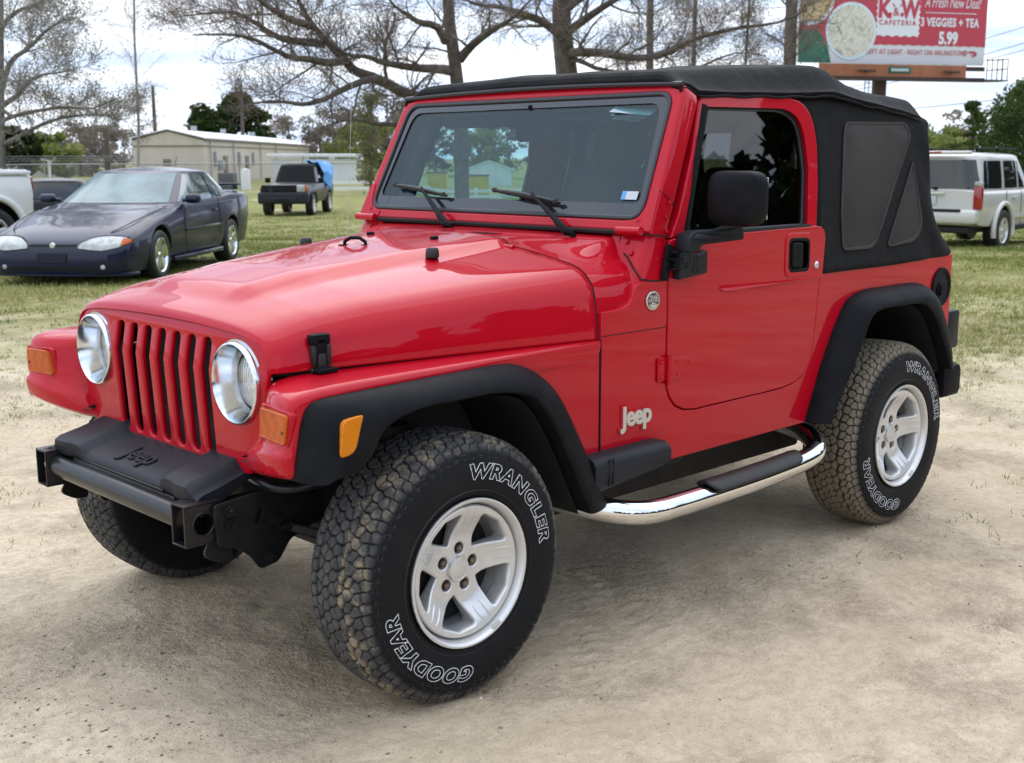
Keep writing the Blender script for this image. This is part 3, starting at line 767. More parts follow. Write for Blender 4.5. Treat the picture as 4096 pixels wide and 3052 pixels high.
for s in (-1, 1): MB().box((2.36, s*.73, 1.075), (1.02, .05, .012), .004).build('tub_rail', 'red_paint', JEEP)

# ---- doors ------------------------------------------------------------------
def door(s):
    D = thing_d = part('door', JEEP)
    lowp = [(p[0], p[1]) for p in DOOR]
    o = rpoly([(1.850, 1.055, .004), (1.852, 1.20, .01), (1.84, 1.240, .03), (1.79, 1.246), (1.4, 1.242), (.965, 1.238), (.937, 1.232)])
    plate_mb([lowp+o], .045, side_map(s, YS+.003), .004, 2).build('door_skin', 'red_paint', D, smooth=40)
    # raised upper field of the skin
    rp = rpoly([(1.195, 1.235, .004), (1.195, 1.048, .045), (1.3, 1.046), (1.835, 1.054, .004), (1.846, 1.20, .01), (1.835, 1.235, .02)], 8)
    def rmap(u, v, w):
        k = sstep(1.195, 1.24, u)
        return (u, s*(YS+.0028+.007*k*(1 if w < .004 else 0)-(w if w >= .004 else 0)*.4), v)
    plate_mb([rp], .010, rmap, .0035, 3).build('door_step', 'red_paint', D, smooth=60)
    # window frame
    mf = side_map(s, YS-.001, .152, 1.24)
    of = [(.950, 1.2405), (1.006, 1.318), (1.104, 1.515), (1.163, 1.680, .02), (1.195, 1.702, .01), (1.66, 1.711, .05), (1.782, 1.695, .07), (1.842, 1.640, .05), (1.858, 1.55, .05), (1.838, 1.39), (1.803, 1.2405)]
    wf = [(1.000, 1.2405, .006), (1.106, 1.475), (1.183, 1.655, .02), (1.200, 1.667, .01), (1.665, 1.672, .05), (1.745, 1.645, .06), (1.780, 1.585, .05), (1.787, 1.45), (1.745, 1.2405, .01)]
    plate_mb([rpoly(of), rpoly(wf)], .045, mf, .007, 3).build('window_frame', 'red_paint', D, smooth=40)
    iw = [(1.006, 1.246), (1.112, 1.475), (1.188, 1.650, .02), (1.203, 1.660, .01), (1.663, 1.664, .05), (1.740, 1.639, .06), (1.772, 1.582, .05), (1.779, 1.45), (1.740, 1.246, .01)]
    iw2 = [(q[0]+(.012 if q[0] < 1.3 else -.012), q[1]+(.010 if q[1] < 1.4 else -.010))+tuple(q[2:]) for q in iw]
    plate_mb([rpoly(wf), rpoly(iw2)], .012, side_map(s, YS-.016, .152, 1.24), .003, 2).build('window_seal', 'seal', D, smooth=40)
    mb = MB(); mb.box((1.37, s*(YS-.004), 1.2475), (.78, .012, .014), .004); mb.build('belt_molding', 'grey_plastic', D)
    if s < 0:   # quarter glass bar on the driver's door
        plate_mb([rpoly([(1.010, 1.250, .006), (1.066, 1.250, .006), (1.082, 1.42), (1.090, 1.46)])], .008, side_map(s, YS-.012, .152, 1.24), .002, 1).build('window_corner', 'grey_plastic', D)
    plate_mb([rpoly(iw)], .004, side_map(s, YS-.022, .152, 1.24)).build('window_glass', 'tinted_glass' if s < 0 else 'door_glass', D, smooth=0)
    # latch handle
    hm = side_map(s, YS+.014)
    plate_mb([rpoly([(1.605, 1.085, .03), (1.745, 1.081, .03), (1.743, 1.207, .03), (1.603, 1.212, .03)], 6), rpoly([(1.621, 1.101, .02), (1.730, 1.097, .02), (1.728, 1.192, .02), (1.619, 1.197, .02)], 6)], .018, hm, .006, 3).build('handle_frame', 'black_plastic', D, smooth=50)
    plate_mb([rpoly([(1.618, 1.098, .02), (1.733, 1.094, .02), (1.731, 1.195, .02), (1.616, 1.200, .02)], 6)], .002, side_map(s, YS+.0115)).build('handle_recess', 'dark_gap', D)
    plate_mb([rpoly([(1.622, 1.103, .012), (1.690, 1.100, .012), (1.688, 1.190, .012), (1.620, 1.193, .012)], 5)], .008, side_map(s, YS+.019), .003, 2).build('handle', 'black_plastic', D, smooth=40)
    plate_mb([rpoly([(1.588, 1.069, .035), (1.762, 1.064, .035), (1.760, 1.224, .035), (1.586, 1.229, .035)], 6)], .008, side_map(s, YS+.0115), .0035, 2).build('handle_surround', 'red_paint', D, smooth=50)
    mb = MB(); mb.lathe([(.0001, .006), (.010, .0055), (.014, .002), (.0145, 0)], 20, Matrix.Translation((1.793, s*(YS+.010), 1.102)) @ Matrix.Rotation(R(90)*(1 if s < 0 else -1), 4, 'X')); mb.build('lock_cylinder', 'badge_silver', D)
    # lower hinge
    hp = rpoly([(.948, .776, .006), (.985, .776, .006), (1.075, .800, .01), (1.078, .842, .012), (1.03, .852), (.948, .858, .006)])
    plate_mb([hp], .006, side_map(s, YS+.009), .002, 1).build('hinge', 'red_paint', D, smooth=40)
    mb = MB(); mb.cyl((.938, s*(YS+.011), .768), (.938, s*(YS+.011), .862), .011, 12); mb.cyl((.938, s*(YS+.011), .806), (.938, s*(YS+.011), .812), .0122, 12)
    mb.build('hinge_knuckle', 'red_paint', D); mb = MB(); mb.box((.908, s*(YS+.004), .818), (.046, .008, .078), .003); mb.build('hinge_leaf', 'red_paint', D)
    for x, z in ((.905, .842), (.905, .794), (.985, .838), (.985, .796), (1.045, .832)): MB().lathe([(.0001, .004), (.005, .0035), (.0065, 0)], 10, Matrix.Translation((x, s*(YS+.008), z)) @ Matrix.Rotation(R(90)*(1 if s < 0 else -1), 4, 'X')).build('hinge_screw', 'red_paint', D)
    # upper hinge carries the mirror
    up = rpoly([(.952, 1.108, .006), (1.098, 1.121, .008), (1.096, 1.198, .006), (1.045, 1.182, .03), (1.00, 1.190, .03), (.955, 1.196, .006)], 5)
    if s > 0: return
    mr = plate_mb([up], .032, side_map(s, YS+.036), .006, 3).build('mirror_base', 'grey_plastic', D, smooth=40)
    for x, z, r in ((1.030, 1.172, .0125), (1.030, 1.137, .0125), (.982, 1.150, .006)): MB().lathe([(r, .001), (r*.8, -.004), (.0001, -.006)], 16, Matrix.Translation((x, s*(YS+.0368), z)) @ Matrix.Rotation(R(90)*(1 if s < 0 else -1), 4, 'X')).build('bolt_hole', 'dark_gap', D)
    mb = MB()
    mb.box((.921, s*(YS+.008), 1.165), (.036, .012, .115), .004, ('Y', R(14)))
    mb.box((.938, s*(YS+.022), 1.175), (.045, .03, .006), .002); mb.box((.938, s*(YS+.022), 1.145), (.045, .03, .006), .002)
    mb.box((.944, s*(YS+.024), 1.197), (.05, .02, .008), .002); mb.cyl((.945, s*(YS+.024), 1.14), (.945, s*(YS+.024), 1.18), .012, 12)
    mb.build('mirror_bracket', 'black_plastic', D, smooth=40)
both(door)
def mirror(s):
    m_ = part('mirror', JEEP)
    mb = MB(); rows = []
    # housing: rounded shell, deepest towards the front
    cx0, cy0, cz0 = 1.045, .943, 1.367
    def sup(u, v, e=.42):
        c = lambda a, k: math.copysign(abs(math.cos(a))**k, math.cos(a)); s_ = lambda a, k: math.copysign(abs(math.sin(a))**k, math.sin(a))
        return c(v, e)*c(u, e), c(v, e)*s_(u, e), s_(v, e)
    for i in range(25):
        v = -PI/2+PI*i/24; row = []
        for j in range(40):
            u = 2*PI*j/40; a, b, c_ = sup(u, v)
            fx = .052*a*(1.0 if a > 0 else (1.0-.25*abs(b)**2-.20*abs(c_)**2)); row.append((cx0+fx, s*(cy0+.098*b*(1-.04*(a < 0))), cz0+.086*c_))
        rows.append(row)
    mb.grid(rows, True); weld(mb).build('mirror_housing', 'black_plastic', m_, smooth=180)
    mb = MB(); mb.box((cx0+.0505, s*cy0, cz0), (.004, .165, .13), .0015); mb.build('mirror_glass', 'chrome', m_)
    arm = rpoly([(.900, 1.212, .006), (.902, 1.245, .02), (.93, 1.262, .02), (1.05, 1.268), (1.115, 1.288, .01), (1.125, 1.235, .01), (.965, 1.218, .01), (.955, 1.198, .004), (.900, 1.198, .004)], 5)
    def am(u, v, w):
        t = sstep(.93, 1.12, u)
        return (u+.06*(1-t)+.0*t, s*(.800+.095*t+.030-w), v)
    g_ = plate_mb([arm], .060, am, .008, 2); g_.build('mirror_arm', 'grey_plastic', m_, smooth=40)
    mb = MB(); mb.cyl((.985, s*.797, 1.165), (.985, s*.797, 1.215), .024, 16); mb.build('mirror_pivot', 'grey_plastic', m_)
mirror(-1)

# ---- windshield -------------------------------------------------------------
SL = .473
wn_ = Vector((1, 0, -SL)).normalized()
def wmap(off=0.0):
    def f(u, v, w):
        p = Vector((.852+SL*(v-1.262), u, v)) + wn_*(w+off); return tuple(p)
    return f
def ws(hb, ht, zb, zt, r):
    return rpoly([(-hb, zb, r), (hb, zb, r), (ht, zt, r), (-ht, zt, r)], 8)
WF = part('windshield', JEEP)
frame_o = rpoly([(-.757, 1.258, .008), (.757, 1.258, .008), (.745, 1.40), (.712, 1.742, .05), (-.712, 1.742, .05), (-.745, 1.40)], 6)
plate_mb([frame_o, ws(.700, .671, 1.303, 1.702, .055)], .085, wmap(), .012, 3).build('windshield_frame', 'red_paint', WF, smooth=40)
plate_mb([ws(.706, .677, 1.297, 1.708, .060), ws(.694, .664, 1.311, 1.694, .05)], .012, wmap(-.004), .004, 2).build('windshield_seal', 'seal', WF, smooth=50)
band = NT('glass_frit'); band.pbr((.018, .021, .024), .06, coat=.6); MATS['glass_frit'] = band.m
plate_mb([ws(.697, .668, 1.307, 1.698, .052), rpoly([(-.672, 1.350, .03), (.672, 1.350, .03), (.634, 1.672, .05), (-.634, 1.672, .05)], 8)], .003, wmap(.004)).build('windshield_band', 'glass_frit', WF, smooth=0)
plate_mb([ws(.697, .668, 1.307, 1.698, .052)], .003, wmap(.0085)).build('windshield_glass', 'windshield_glass', WF, smooth=0)
mb = MB(); mb.tube([wmap(-.002)(y, 1.2565, 0) for y in np.linspace(-.63, .63, 21)], .0075, 6)
for s in (-1, 1): mb.tube([(.8485, s*.632, 1.2565), (.850, s*.74, 1.2555), (.862, s*.757, 1.2535), (.900, s*.7575, 1.250), (.935, s*.7575, 1.247)], .0026, 6); mb.tube([(.9125, s*.716, 1.392), (.913, s*.742, 1.390), (.930, s*.7475, 1.380), (.985, s*.7485, 1.345)], .0016, 5)
mb.build('windshield_gasket', 'dark_gap', WF)
for s in (-1, 1):
    mb = MB(); mb.tube([(.836, s*.634, 1.2655), (.832, s*.686, 1.2655), (.830, s*.738, 1.2665)], .0135, 12); mb.cyl((.834, s*.684, 1.2655), (.834, s*.688, 1.2655), .0142, 12); mb.build('windshield_hinge', 'red_paint', WF)
    # corner bracket wraps the frame
    plate_mb([rpoly([(s*.634, 1.270, .004), (s*.757, 1.262, .01), (s*.744, 1.392, .01), (s*.718, 1.392, .01), (s*.712, 1.345, .02), (s*.690, 1.300, .02), (s*.634, 1.292, .006)])], .004, wmap(-.0035), .0015, 1).build('hinge_bracket', 'red_paint', WF, smooth=40)
    for x, z in ((.958, 1.352), (.938, 1.307), (.935, 1.262)):
        mb = MB()
        y = .757-.085*(z-1.262)
        mb.lathe([(.0001, .004), (.0045, .0035), (.0055, .001), (.0095, .001), (.010, 0)], 12, Matrix.Translation((x, s*y, z)) @ Matrix.Rotation(R(90)*(1 if s < 0 else -1), 4, 'X')); mb.build('bolt', 'red_paint', WF)
    mb = MB(); p_ = wmap(-.004)(s*.694, 1.297, 0); mb.lathe([(.0001, .004), (.0045, .0035), (.0055, .001), (.0095, .001), (.010, 0)], 12, Matrix.Translation(p_) @ Matrix.Rotation(R(-65), 4, 'Y'))
    mb.build('bolt', 'red_paint', WF)
plate_mb([[(-.655, 1.362), (-.59, 1.362), (-.59, 1.388), (-.655, 1.388)]], .001, wmap(.0035)).build('windshield_sticker', 'paper_white', WF, smooth=0)
plate_mb([[(-.606, 1.3615), (-.588, 1.3615), (-.588, 1.3885), (-.606, 1.3885)]], .001, wmap(.0030)).build('sticker_stripe', 'sticker_blue', WF, smooth=0)
mb = plate_mb([ws(.699, .670, 1.304, 1.701, .054), ws(.688, .659, 1.315, 1.690, .048)], .075, wmap(.014)); mb.join(plate_mb([rpoly([(-.735, 1.27), (.735, 1.27), (.69, 1.73), (-.69, 1.73)]), ws(.688, .659, 1.315, 1.690, .048)], .008, wmap(.087)))
mb.build('pillar_trim', 'black_plastic', WF, smooth=40)
for s in (-1, 1): MB().tube([(1.035, s*.735, 1.25), (1.12, s*.708, 1.48), (1.195, s*.682, 1.66)], .026, 10).build('pillar_pad', 'black_plastic', WF)
# wipers
def wiper(p0, pj, b0, b1, name):
    w_ = part(name, JEEP)
    f = wmap(-.022)
    pv = Vector(p0); j = Vector(f(*pj, 0)); a = Vector(f(*b0, 0)); b = Vector(f(*b1, 0)); out_ = -wn_
    mb = MB(); d = (j-pv)
    mb.tube([pv+Vector((0, 0, .012)), pv+d*.08+out_*.018, pv+d*.32+out_*.016], [.012, .0145, .012], 8)
    mb.tube([pv+d*.32+out_*.016, pv+d*.65+out_*.012, pv+d*.93+out_*.012, j+out_*.006], [.010, .0075, .0062, .005], 8)
    mb.cyl(pv-Vector((0, 0, .02)), pv+Vector((0, 0, .022)), .010, 12); mb.build('wiper_arm', 'black_plastic', w_, smooth=40)
    mb = MB(); e = (b-a)
    mb.tube([a+out_*-.010+e*t for t in (0, .25, .5, .75, 1)], [.004, .0065, .0065, .0065, .004], 6)
    mb.tube([a+out_*-.004, a+e*.25+out_*.004, a+e*.5+out_*.008, a+e*.75+out_*.004, b+out_*-.004], [.003, .007, .009, .007, .003], 6)
    for t in (.05, .27, .5, .73, .95): mb.box(a+e*t-out_*.003, (.010, .018, .016), .002)
    mb.build('wiper_blade', 'rubber', w_, smooth=40)
wiper((.800, .134, 1.238), (.395, 1.372), (.590, 1.385), (.250, 1.350), 'wiper')
wiper((.800, -.473, 1.238), (-.205, 1.362), (.012, 1.374), (-.340, 1.338), 'wiper')

# ---- soft top ---------------------------------------------------------------
TX = [1.060, 1.068, 1.082, 1.11, 1.16, 1.40, 1.70, 1.85, 2.00, 2.07, 2.14, 2.22, 2.35, 2.50, 2.65, 2.74, 2.785, 2.815]
TC = [1.752, 1.768, 1.780, 1.788, 1.795, 1.813, 1.834, 1.850, 1.853, 1.846, 1.818, 1.788, 1.766, 1.757, 1.753, 1.748, 1.730, 1.690]
TE = [1.724, 1.730, 1.732, 1.728, 1.710, 1.716, 1.724, 1.729, 1.736, 1.728, 1.718, 1.708, 1.698, 1.684, 1.664, 1.648, 1.634, 1.622]
def top_pt(x, s_):
    c = interp(x, TX, TC); e_ = interp(x, TX, TE); hw = interp(x, [1.06, 1.12, 2.5, 2.68, 2.76, 2.80, 2.815], [.705, .700, .690, .684, .676, .664, .652])
    # cross section: s_ 0 centre .. 1 drip edge
    t = abs(s_); y = hw*(1-(1-t)**1.35) if t < 1 else hw
    k = y/hw
    z = c-(c-e_)*(.20*k**2+.80*sstep(.84, 1.0, k)**1.2)
    sag = .007*math.sin(x*9+1.3)*math.sin(k*5)*sstep(1.1, 1.3, x)
    return (x, math.copysign(y, s_), z-sag*(1-k))
xs_ = list(np.interp(np.linspace(0, 17, 86), range(18), TX))
rows = [[top_pt(x, t) for t in np.linspace(-1, 1, 61)] for x in xs_]
mb = MB()
def wob(p, i):
    n_ = mnoise.noise(Vector((p[0]*5, p[1]*5, i)))*.004
    return (p[0], p[1], p[2]+n_)
rows = [[wob(p, 0) for p in r] for r in rows]
hem = lambda r: [(r[0][0], r[0][1]*.992, r[0][2]-.020)]+r+[(r[-1][0], r[-1][1]*.992, r[-1][2]-.020)]
rows = [hem(r) for r in rows]
front = [(rows[0][0][0]+.004, p[1], p[2]-.016) for p in rows[0]]
back = [[(rows[-1][0][0]+a, p[1]*(1-.012*k), p[2]-d) for p in rows[-1]] for k, (a, d) in enumerate(((.004, .025), (.002, .050), (-.008, .075)))]
mb.grid([front]+rows+back)
ST = mb.build('soft_top', 'soft_top_cloth', JEEP, smooth=70, solid=0.006)
mb = MB(); mb.tube([(1.066, y, 1.741-.013*abs(y/.70)**2) for y in np.linspace(-.705, .705, 25)]+[], .009, 8); mb.build('header_bead', 'seal', ST)
for s in (-1, 1): MB().tube([(x, s*(interp(x, [1.06, 1.12, 2.5, 2.68, 2.76, 2.80, 2.815], [.705, .700, .690, .684, .676, .664, .652])+.001), interp(x, TX, TE)-.017+.002*math.sin(x*30)) for x in np.linspace(1.07, 2.78, 60)], .0045, 6).build('drip_seam', 'soft_top_cloth', ST)
# side and rear curtain
def ysd(z): return .772-.150*(z-1.06)-.012*sstep(1.12, 1.06, z)*0
def xr(z): return interp(z, [1.075, 1.10, 1.15, 1.21, 1.35, 1.44, 1.64, 1.70], [2.935, 2.915, 2.865, 2.832, 2.797, 2.785, 2.785, 2.785])
def xfr(z): return interp(z, [1.06, 1.20, 1.245, 1.39, 1.55, 1.62, 1.67, 1.72], [1.838, 1.846, 1.800, 1.838, 1.858, 1.845, 1.80, 1.70])
def curtain(s):
    rows = []
    zs = list(np.linspace(1.066, 1.712, 34))
    for z in zs:
        y = ysd(z); x0 = xfr(z); x1 = xr(z); r = .085-.03*sstep(1.3, 1.65, z); row = []
        L1 = 26; zb = z-.0*1
        for k in range(L1): row.append(Vector((lerp(x0, x1-r, k/(L1-1)), s*y, z)))
        for k in range(1, 9):
            a = PI/2*k/8; row.append(Vector((x1-r+r*math.sin(a), s*(y-r+r*math.cos(a)), z)))
        zt = min(z, 1.70)
        for k in range(1, 10): row.append(Vector((x1, s*lerp(y-r, 0, k/9), z)))
        # slack folds near the rear corner and hem
        for i, p in enumerate(row):
            f_ = sstep(2.5, 2.75, p.x)
            p.y += -s*f_*.007*math.sin(z*16+p.x*34)*sstep(1.72, 1.5, z)
            if p.x > 2.7: p.x += .006*math.sin(z*23+1)*sstep(1.70, 1.5, z)
            p.z = min(p.z, interp(p.x, TX, TE)-.004)
            p.z += .010*math.sin(p.x*7)*sstep(1.12, 1.06, z)*0 + (0.012*sstep(2.3, 2.9, p.x))*sstep(1.3, 1.06, z)
        rows.append([tuple(p) for p in row])
    mb = MB(); mb.grid(rows)
    # rear window opening stays open: drop the faces behind it
    def keep(f):
        c = sum((Vector(mb.v[i]) for i in f), Vector())/len(f)
        return not (c.x > 2.72 and abs(c.y) < .50 and 1.20 < c.z < 1.62)
    def keep2(f):
        c = sum((Vector(mb.v[i]) for i in f), Vector())/len(f)
        return not (s > 0 and abs(c.y) > .6 and 1.16 < c.z < 1.62 and 2.02 < c.x < 2.60)
    mb.f = [f for f in mb.f if keep(f) and keep2(f)]
    c_ = mb.build('side_curtain', 'soft_top_cloth', JEEP, smooth=70, solid=0.004)
    cm = lambda off: (lambda u, v, w: (u, s*(ysd(v)+off-w), v))
    W1 = rpoly([(1.990, 1.142, .03), (2.222, 1.140, .05), (2.30, 1.225), (2.44, 1.40), (2.592, 1.575, .05), (2.560, 1.634, .06), (2.085, 1.628, .05), (2.066, 1.575), (2.00, 1.28)], 7)
    W2 = rpoly([(2.318, 1.138, .04), (2.555, 1.152, .05), (2.632, 1.212, .05), (2.590, 1.480, .012)], 7)
    def shrink(P, d):
        cx_ = sum(p[0] for p in P)/len(P); cz_ = sum(p[1] for p in P)/len(P)
        return [(p[0]+(cx_-p[0])*d/ math.hypot(p[0]-cx_, p[1]-cz_), p[1]+(cz_-p[1])*d/math.hypot(p[0]-cx_, p[1]-cz_)) for p in P]
    for P in (W1, W2):
        w_ = plate_mb([shrink(P, .006)], .0025, cm(.0035), .001, 1).build('side_window', 'vinyl_window', c_, smooth=30)
        plate_mb([P, shrink(P, .014)], .005, cm(.0065), .002, 1).build('window_welt', 'welt_grey', c_, smooth=40)
both(curtain)
mb = MB(); mb.grid([[(xr(z)-.002, y, z+.014) for y in np.linspace(-.52, .52, 8)] for z in np.linspace(1.19, 1.63, 8)]); mb.build('rear_window', 'clear_vinyl', ST)

# ---- wheels -----------------------------------------------------------------
WR = .381
PROF = [(.204, -.112), (.206, -.124), (.213, -.131), (.222, -.135), (.240, -.140), (.262, -.1435), (.285, -.1435), (.305, -.141), (.322, -.1365), (.336, -.131)]
def tyre_side(r): return -np.interp(r, [p[0] for p in PROF], [-p[1] for p in PROF])
def make_tyre():
    NC = 960
    q = [PROF[-1], (.350, -.1235), (.361, -.1155), (.370, -.106), (.3765, -.094), (.380, -.075), (.3815, -.04), (.382, 0)]
    q = q+[(a, -b) for a, b in q[-2::-1]]
    # resample shoulder + tread by arc length
    P = np.array(q); seg = np.hypot(*np.diff(P, axis=0).T); L = np.r_[0, np.cumsum(seg)]; NT_ = 108
    ss = np.linspace(0, L[-1], NT_); pr = np.interp(ss, L, P[:, 0]); py_ = np.interp(ss, L, P[:, 1])
    ra = np.array([p[0] for p in PROF[:-1]]); ya = np.array([p[1] for p in PROF[:-1]])
    rr = np.r_[ra, pr, ra[::-1]]; yy = np.r_[ya, py_, -ya[::-1]]
    S = np.r_[np.full(len(ra), -1.0), ss, np.full(len(ra), -1.0)]
    n = len(rr); th = np.arange(NC)*2*PI/NC
    T, K = np.meshgrid(th, np.arange(n), indexing='ij')
    Rr = rr[K]; Yy = yy[K]; Sx = S[K]
    # irregular interlocking blocks
    rg = np.random.default_rng(3); NA = 70; circ = 2*PI*WR; da = circ/NA; NR = 10; db = L[-1]/NR
    jit = rg.uniform(-.34, .34, (NA, NR+2, 2)); jit = np.tile(jit[:2], (NA//2, 1, 1)); jit[:, (1, NR), :] *= .5
    A = T*WR; B = Sx
    ia = np.floor(A/da).astype(int); ib = np.floor(B/db).astype(int)
    F1 = np.full(A.shape, 9.0); F2 = np.full(A.shape, 9.0)
    for oa in (-2, -1, 0, 1, 2):
        for ob in (-1, 0, 1):
            ca_ = ia+oa; cb_ = ib+ob; cbc = np.clip(cb_, -1, NR)
            sh = (cb_ % 2)*.5
            px_ = (ca_+.5+sh+jit[ca_ % NA, cbc+1, 0])*da; py2 = (cb_+.5+jit[ca_ % NA, cbc+1, 1])*db
            dx_ = A-px_; dy_ = B-py2; d = np.maximum(np.abs(dx_*.94+dy_*.42), np.maximum(np.abs(dy_*.98-dx_*.30), .80*(np.abs(dx_)+np.abs(dy_))))
            m = d < F1; F2 = np.where(m, F1, np.minimum(F2, d)); F1 = np.where(m, d, F1)
    ed = (F2-F1)/2
    h = np.clip((ed-.0013)/.0017, 0, 1); h = h*h*(3-2*h)
    trd = (Sx >= 0)
    edge = np.minimum(Sx, L[-1]-Sx); fade = np.clip(edge/.028, 0, 1)
    tri = np.abs(((A/(2*da)) % 1)*2-1)-.5
    for q in (.30, .70): h = np.minimum(h, np.clip((np.abs(B-L[-1]*q-.011*tri)-.0022)/.0016, 0, 1))
    sipe = (np.abs(np.sin(A*2*PI/(da*1.0)+np.sin(B*90)*1.2)) < .13)*(h > .9)
    dep = np.where(trd, (.0115*(1-h)+.0022*sipe)*fade, 0)
    Rr = Rr-dep
    # low blocks moulded in the shoulder
    lug = (np.abs(((A/da*1.0) % 1)-.5) < .30)
    Yy = np.where((Rr > .318) & (Rr < .348) & (Sx < .02), Yy*(1+.018*lug), Yy)
    V = np.stack([Rr*np.cos(T), Yy, Rr*np.sin(T)], -1).reshape(-1, 3)
    mudn = np.where(trd, h*np.clip(fade*1.5, 0, 1), 0); 
    i, k = np.meshgrid(np.arange(NC), np.arange(n-1), indexing='ij')
    a = (i*n+k).ravel(); b = (((i+1) % NC)*n+k).ravel(); F = np.stack([a, b, b+1, a+1], -1)
    return V, F, mudn.ravel(), np.where(trd, Sx/L[-1], -1).ravel()
TV, TF, TM, TS = make_tyre()
def m_tyre(name, lo, hi, tint, edge):
    t = NT(name)
    a = t.n('ShaderNodeAttribute'); a.attribute_name = 'tread'; b = t.n('ShaderNodeAttribute'); b.attribute_name = 'across'
    n = t.noise(22, 6, .65); n2 = t.noise(90, 4); nb = t.noise(7, 4)
    band_ = t.ramp(b.outputs['Fac'], edge)
    f = t.math('ADD', t.math('MULTIPLY', n, 1.0), t.math('MULTIPLY', band_, .42))
    f = t.ramp(f, [(lo, 0.0), (hi, 1.0)])
    f = t.math('MULTIPLY', f, a.outputs['Fac'])
    f = t.math('MULTIPLY', f, t.ramp(n2, [(.25, .45), (.6, 1.0)]))
    rub = t.ramp(nb, [(.3, (.0065, .007, .0085)), (.7, (.012, .0125, .014))])
    dust = t.math('MULTIPLY', a.outputs['Fac'], t.ramp(n, [(.32, .35), (.62, .95)]))
    rub = t.mix(dust, rub, (.105, .102, .097))
    c = t.mix(f, rub, tint)
    hb = t.math('ADD', t.math('MULTIPLY', n2, .6), t.math('MULTIPLY', f, .5))
    t.pbr(c, t.math('MULTIPLY_ADD', f, .35, .6), spec=.16, normal=t.bump(hb, .4, .003)); MATS[name] = t.m
m_tyre('tyre_rubber_front', .84, 1.00, (.30, .24, .155), [(0.10, 0.75), (.34, .95), (.45, .15), (.8, .0)])
m_tyre('tyre_rubber_rear', .50, .78, (.215, .180, .125), [(0.02, .9), (.5, .9), (.9, .9)])
def make_wheel(tm_):
    w = part('wheel', JEEP)
    np_mesh('tyre', TV, TF, tm_, w, smooth=1, attrs={'tread': TM, 'across': TS})
    # raised outline letters on the sidewall
    rho = .2835
    def tw(phi):
        return lambda u, v, wz: ((rho+v)*math.cos(phi-u/rho), float(tyre_side(rho+v))-.0012-wz, (rho+v)*math.sin(phi-u/rho))
    for word, ph, sp in (('WRANGLER', R(49), 1.20), ('GOODYEAR', R(231), 1.08)):
        (text_mb(word, .056, tw(ph), outline=.0009, offset=.045, shear=.20, space=sp, xs=1.22)).build('tyre_lettering', 'white_letter', w, smooth=0, recalc=False)
    # low moulded ribs on the sidewall
    mb = MB()
    for r_ in (.232, .322):
        mb.tube([(r_*math.cos(a), float(tyre_side(r_))-.0005, r_*math.sin(a)) for a in np.linspace(0, 2*PI, 97)[:-1]], .0016, 5, closed=True)
    for k in range(44):
        a = 2*PI*k/44
        for dr, da_ in ((.327, .0), (.334, .05)):
            mb.tube([((dr)*math.cos(a+da_+d), float(tyre_side(dr))-.0008, dr*math.sin(a+da_+d)) for d in (-.03, 0, .03)], .0017, 4)
    mb.build('sidewall_rib', 'rubber', w)
    A2 = Matrix.Rotation(PI/2, 4, 'X')      # local z -> -y (outwards)
    mb = MB()
    mb.lathe([(.200, .128), (.2085, .136), (.2110, .139), (.2105, .1435), (.206, .1445), (.2015, .142), (.198, .136), (.195, .126), (.190, .110), (.184, .09), (.176, .05), (.170, .02), (.168, -.10), (.20, -.125)], 72, A2)
    def ym(u, v):
        r = math.hypot(u, v); return -(.080+.045*sstep(.085, .185, r)-.006*sstep(.05, .0, r))
    loops = [ell(0, 0, .1885, n=96)]
    for k in range(5):
        am_ = R(8+36+72*k); L_ = []
        for (r_, da_, rad) in ((.079, -.02, .010), (.098, -.20, .014), (.166, -.405, .016), (.170, 0, 0), (.166, .405, .016), (.098, .20, .014), (.079, .02, .010)):
            L_.append((r_*math.cos(am_+da_), r_*math.sin(am_+da_), rad))
        loops.append(rpoly(L_, 5))
    for k in range(5):
        a = R(10+72*k); loops.append(ell(.0575*math.cos(a), .0575*math.sin(a), .0165, n=18))
    g_ = plate_mb(loops, .030, lambda u, v, w_: (u, v, w_), .006, 3)
    bm = bmesh.new(); vs = [bm.verts.new(p) for p in g_.v]
    for f in g_.f:
        try: bm.faces.new([vs[i] for i in f])
        except ValueError: pass
    for c_ in np.linspace(-.17, .17, 21):
        for no in ((1, 0, 0), (0, 1, 0)):
            bmesh.ops.bisect_plane(bm, geom=bm.verts[:]+bm.edges[:]+bm.faces[:], plane_co=(c_*no[0], c_*no[1], 0), plane_no=no)
    for v in bm.verts:
        r_ = math.hypot(v.co.x, v.co.y); a_ = math.atan2(v.co.y, v.co.x)
        v.co = Vector((v.co.x, ym(v.co.x, v.co.y)+v.co.z*(1+1.2*sstep(.08, .17, r_)), v.co.y))
    bm.verts.index_update(); mb.add([v.co for v in bm.verts], [[v.index for v in f.verts] for f in bm.faces]); bm.free()
    # sculpted ribs near the outer end of each spoke
    for k in range(5):
        a = R(8+72*k); d = Vector((math.cos(a), 0, math.sin(a))); t_ = Vector((-math.sin(a), 0, math.cos(a)))
        for sgn in (-1, 1):
            pts = [d*r_+t_*(sgn*(.011+.003*math.sin((r_-.115)/.055*PI)))+Vector((0, -(.080+.045*sstep(.085, .185, r_))-.000, 0)) for r_ in np.linspace(.118, .176, 7)]
            mb.tube(pts, [.0005, .003, .0042, .0045, .0042, .003, .0005], 6)
    mb.box((.198*math.cos(R(-62)), -.141, .198*math.sin(R(-62))), (.030, .008, .012), .002, ('Y', R(-28)))
    mb.build('rim', 'alloy', w, smooth=40)
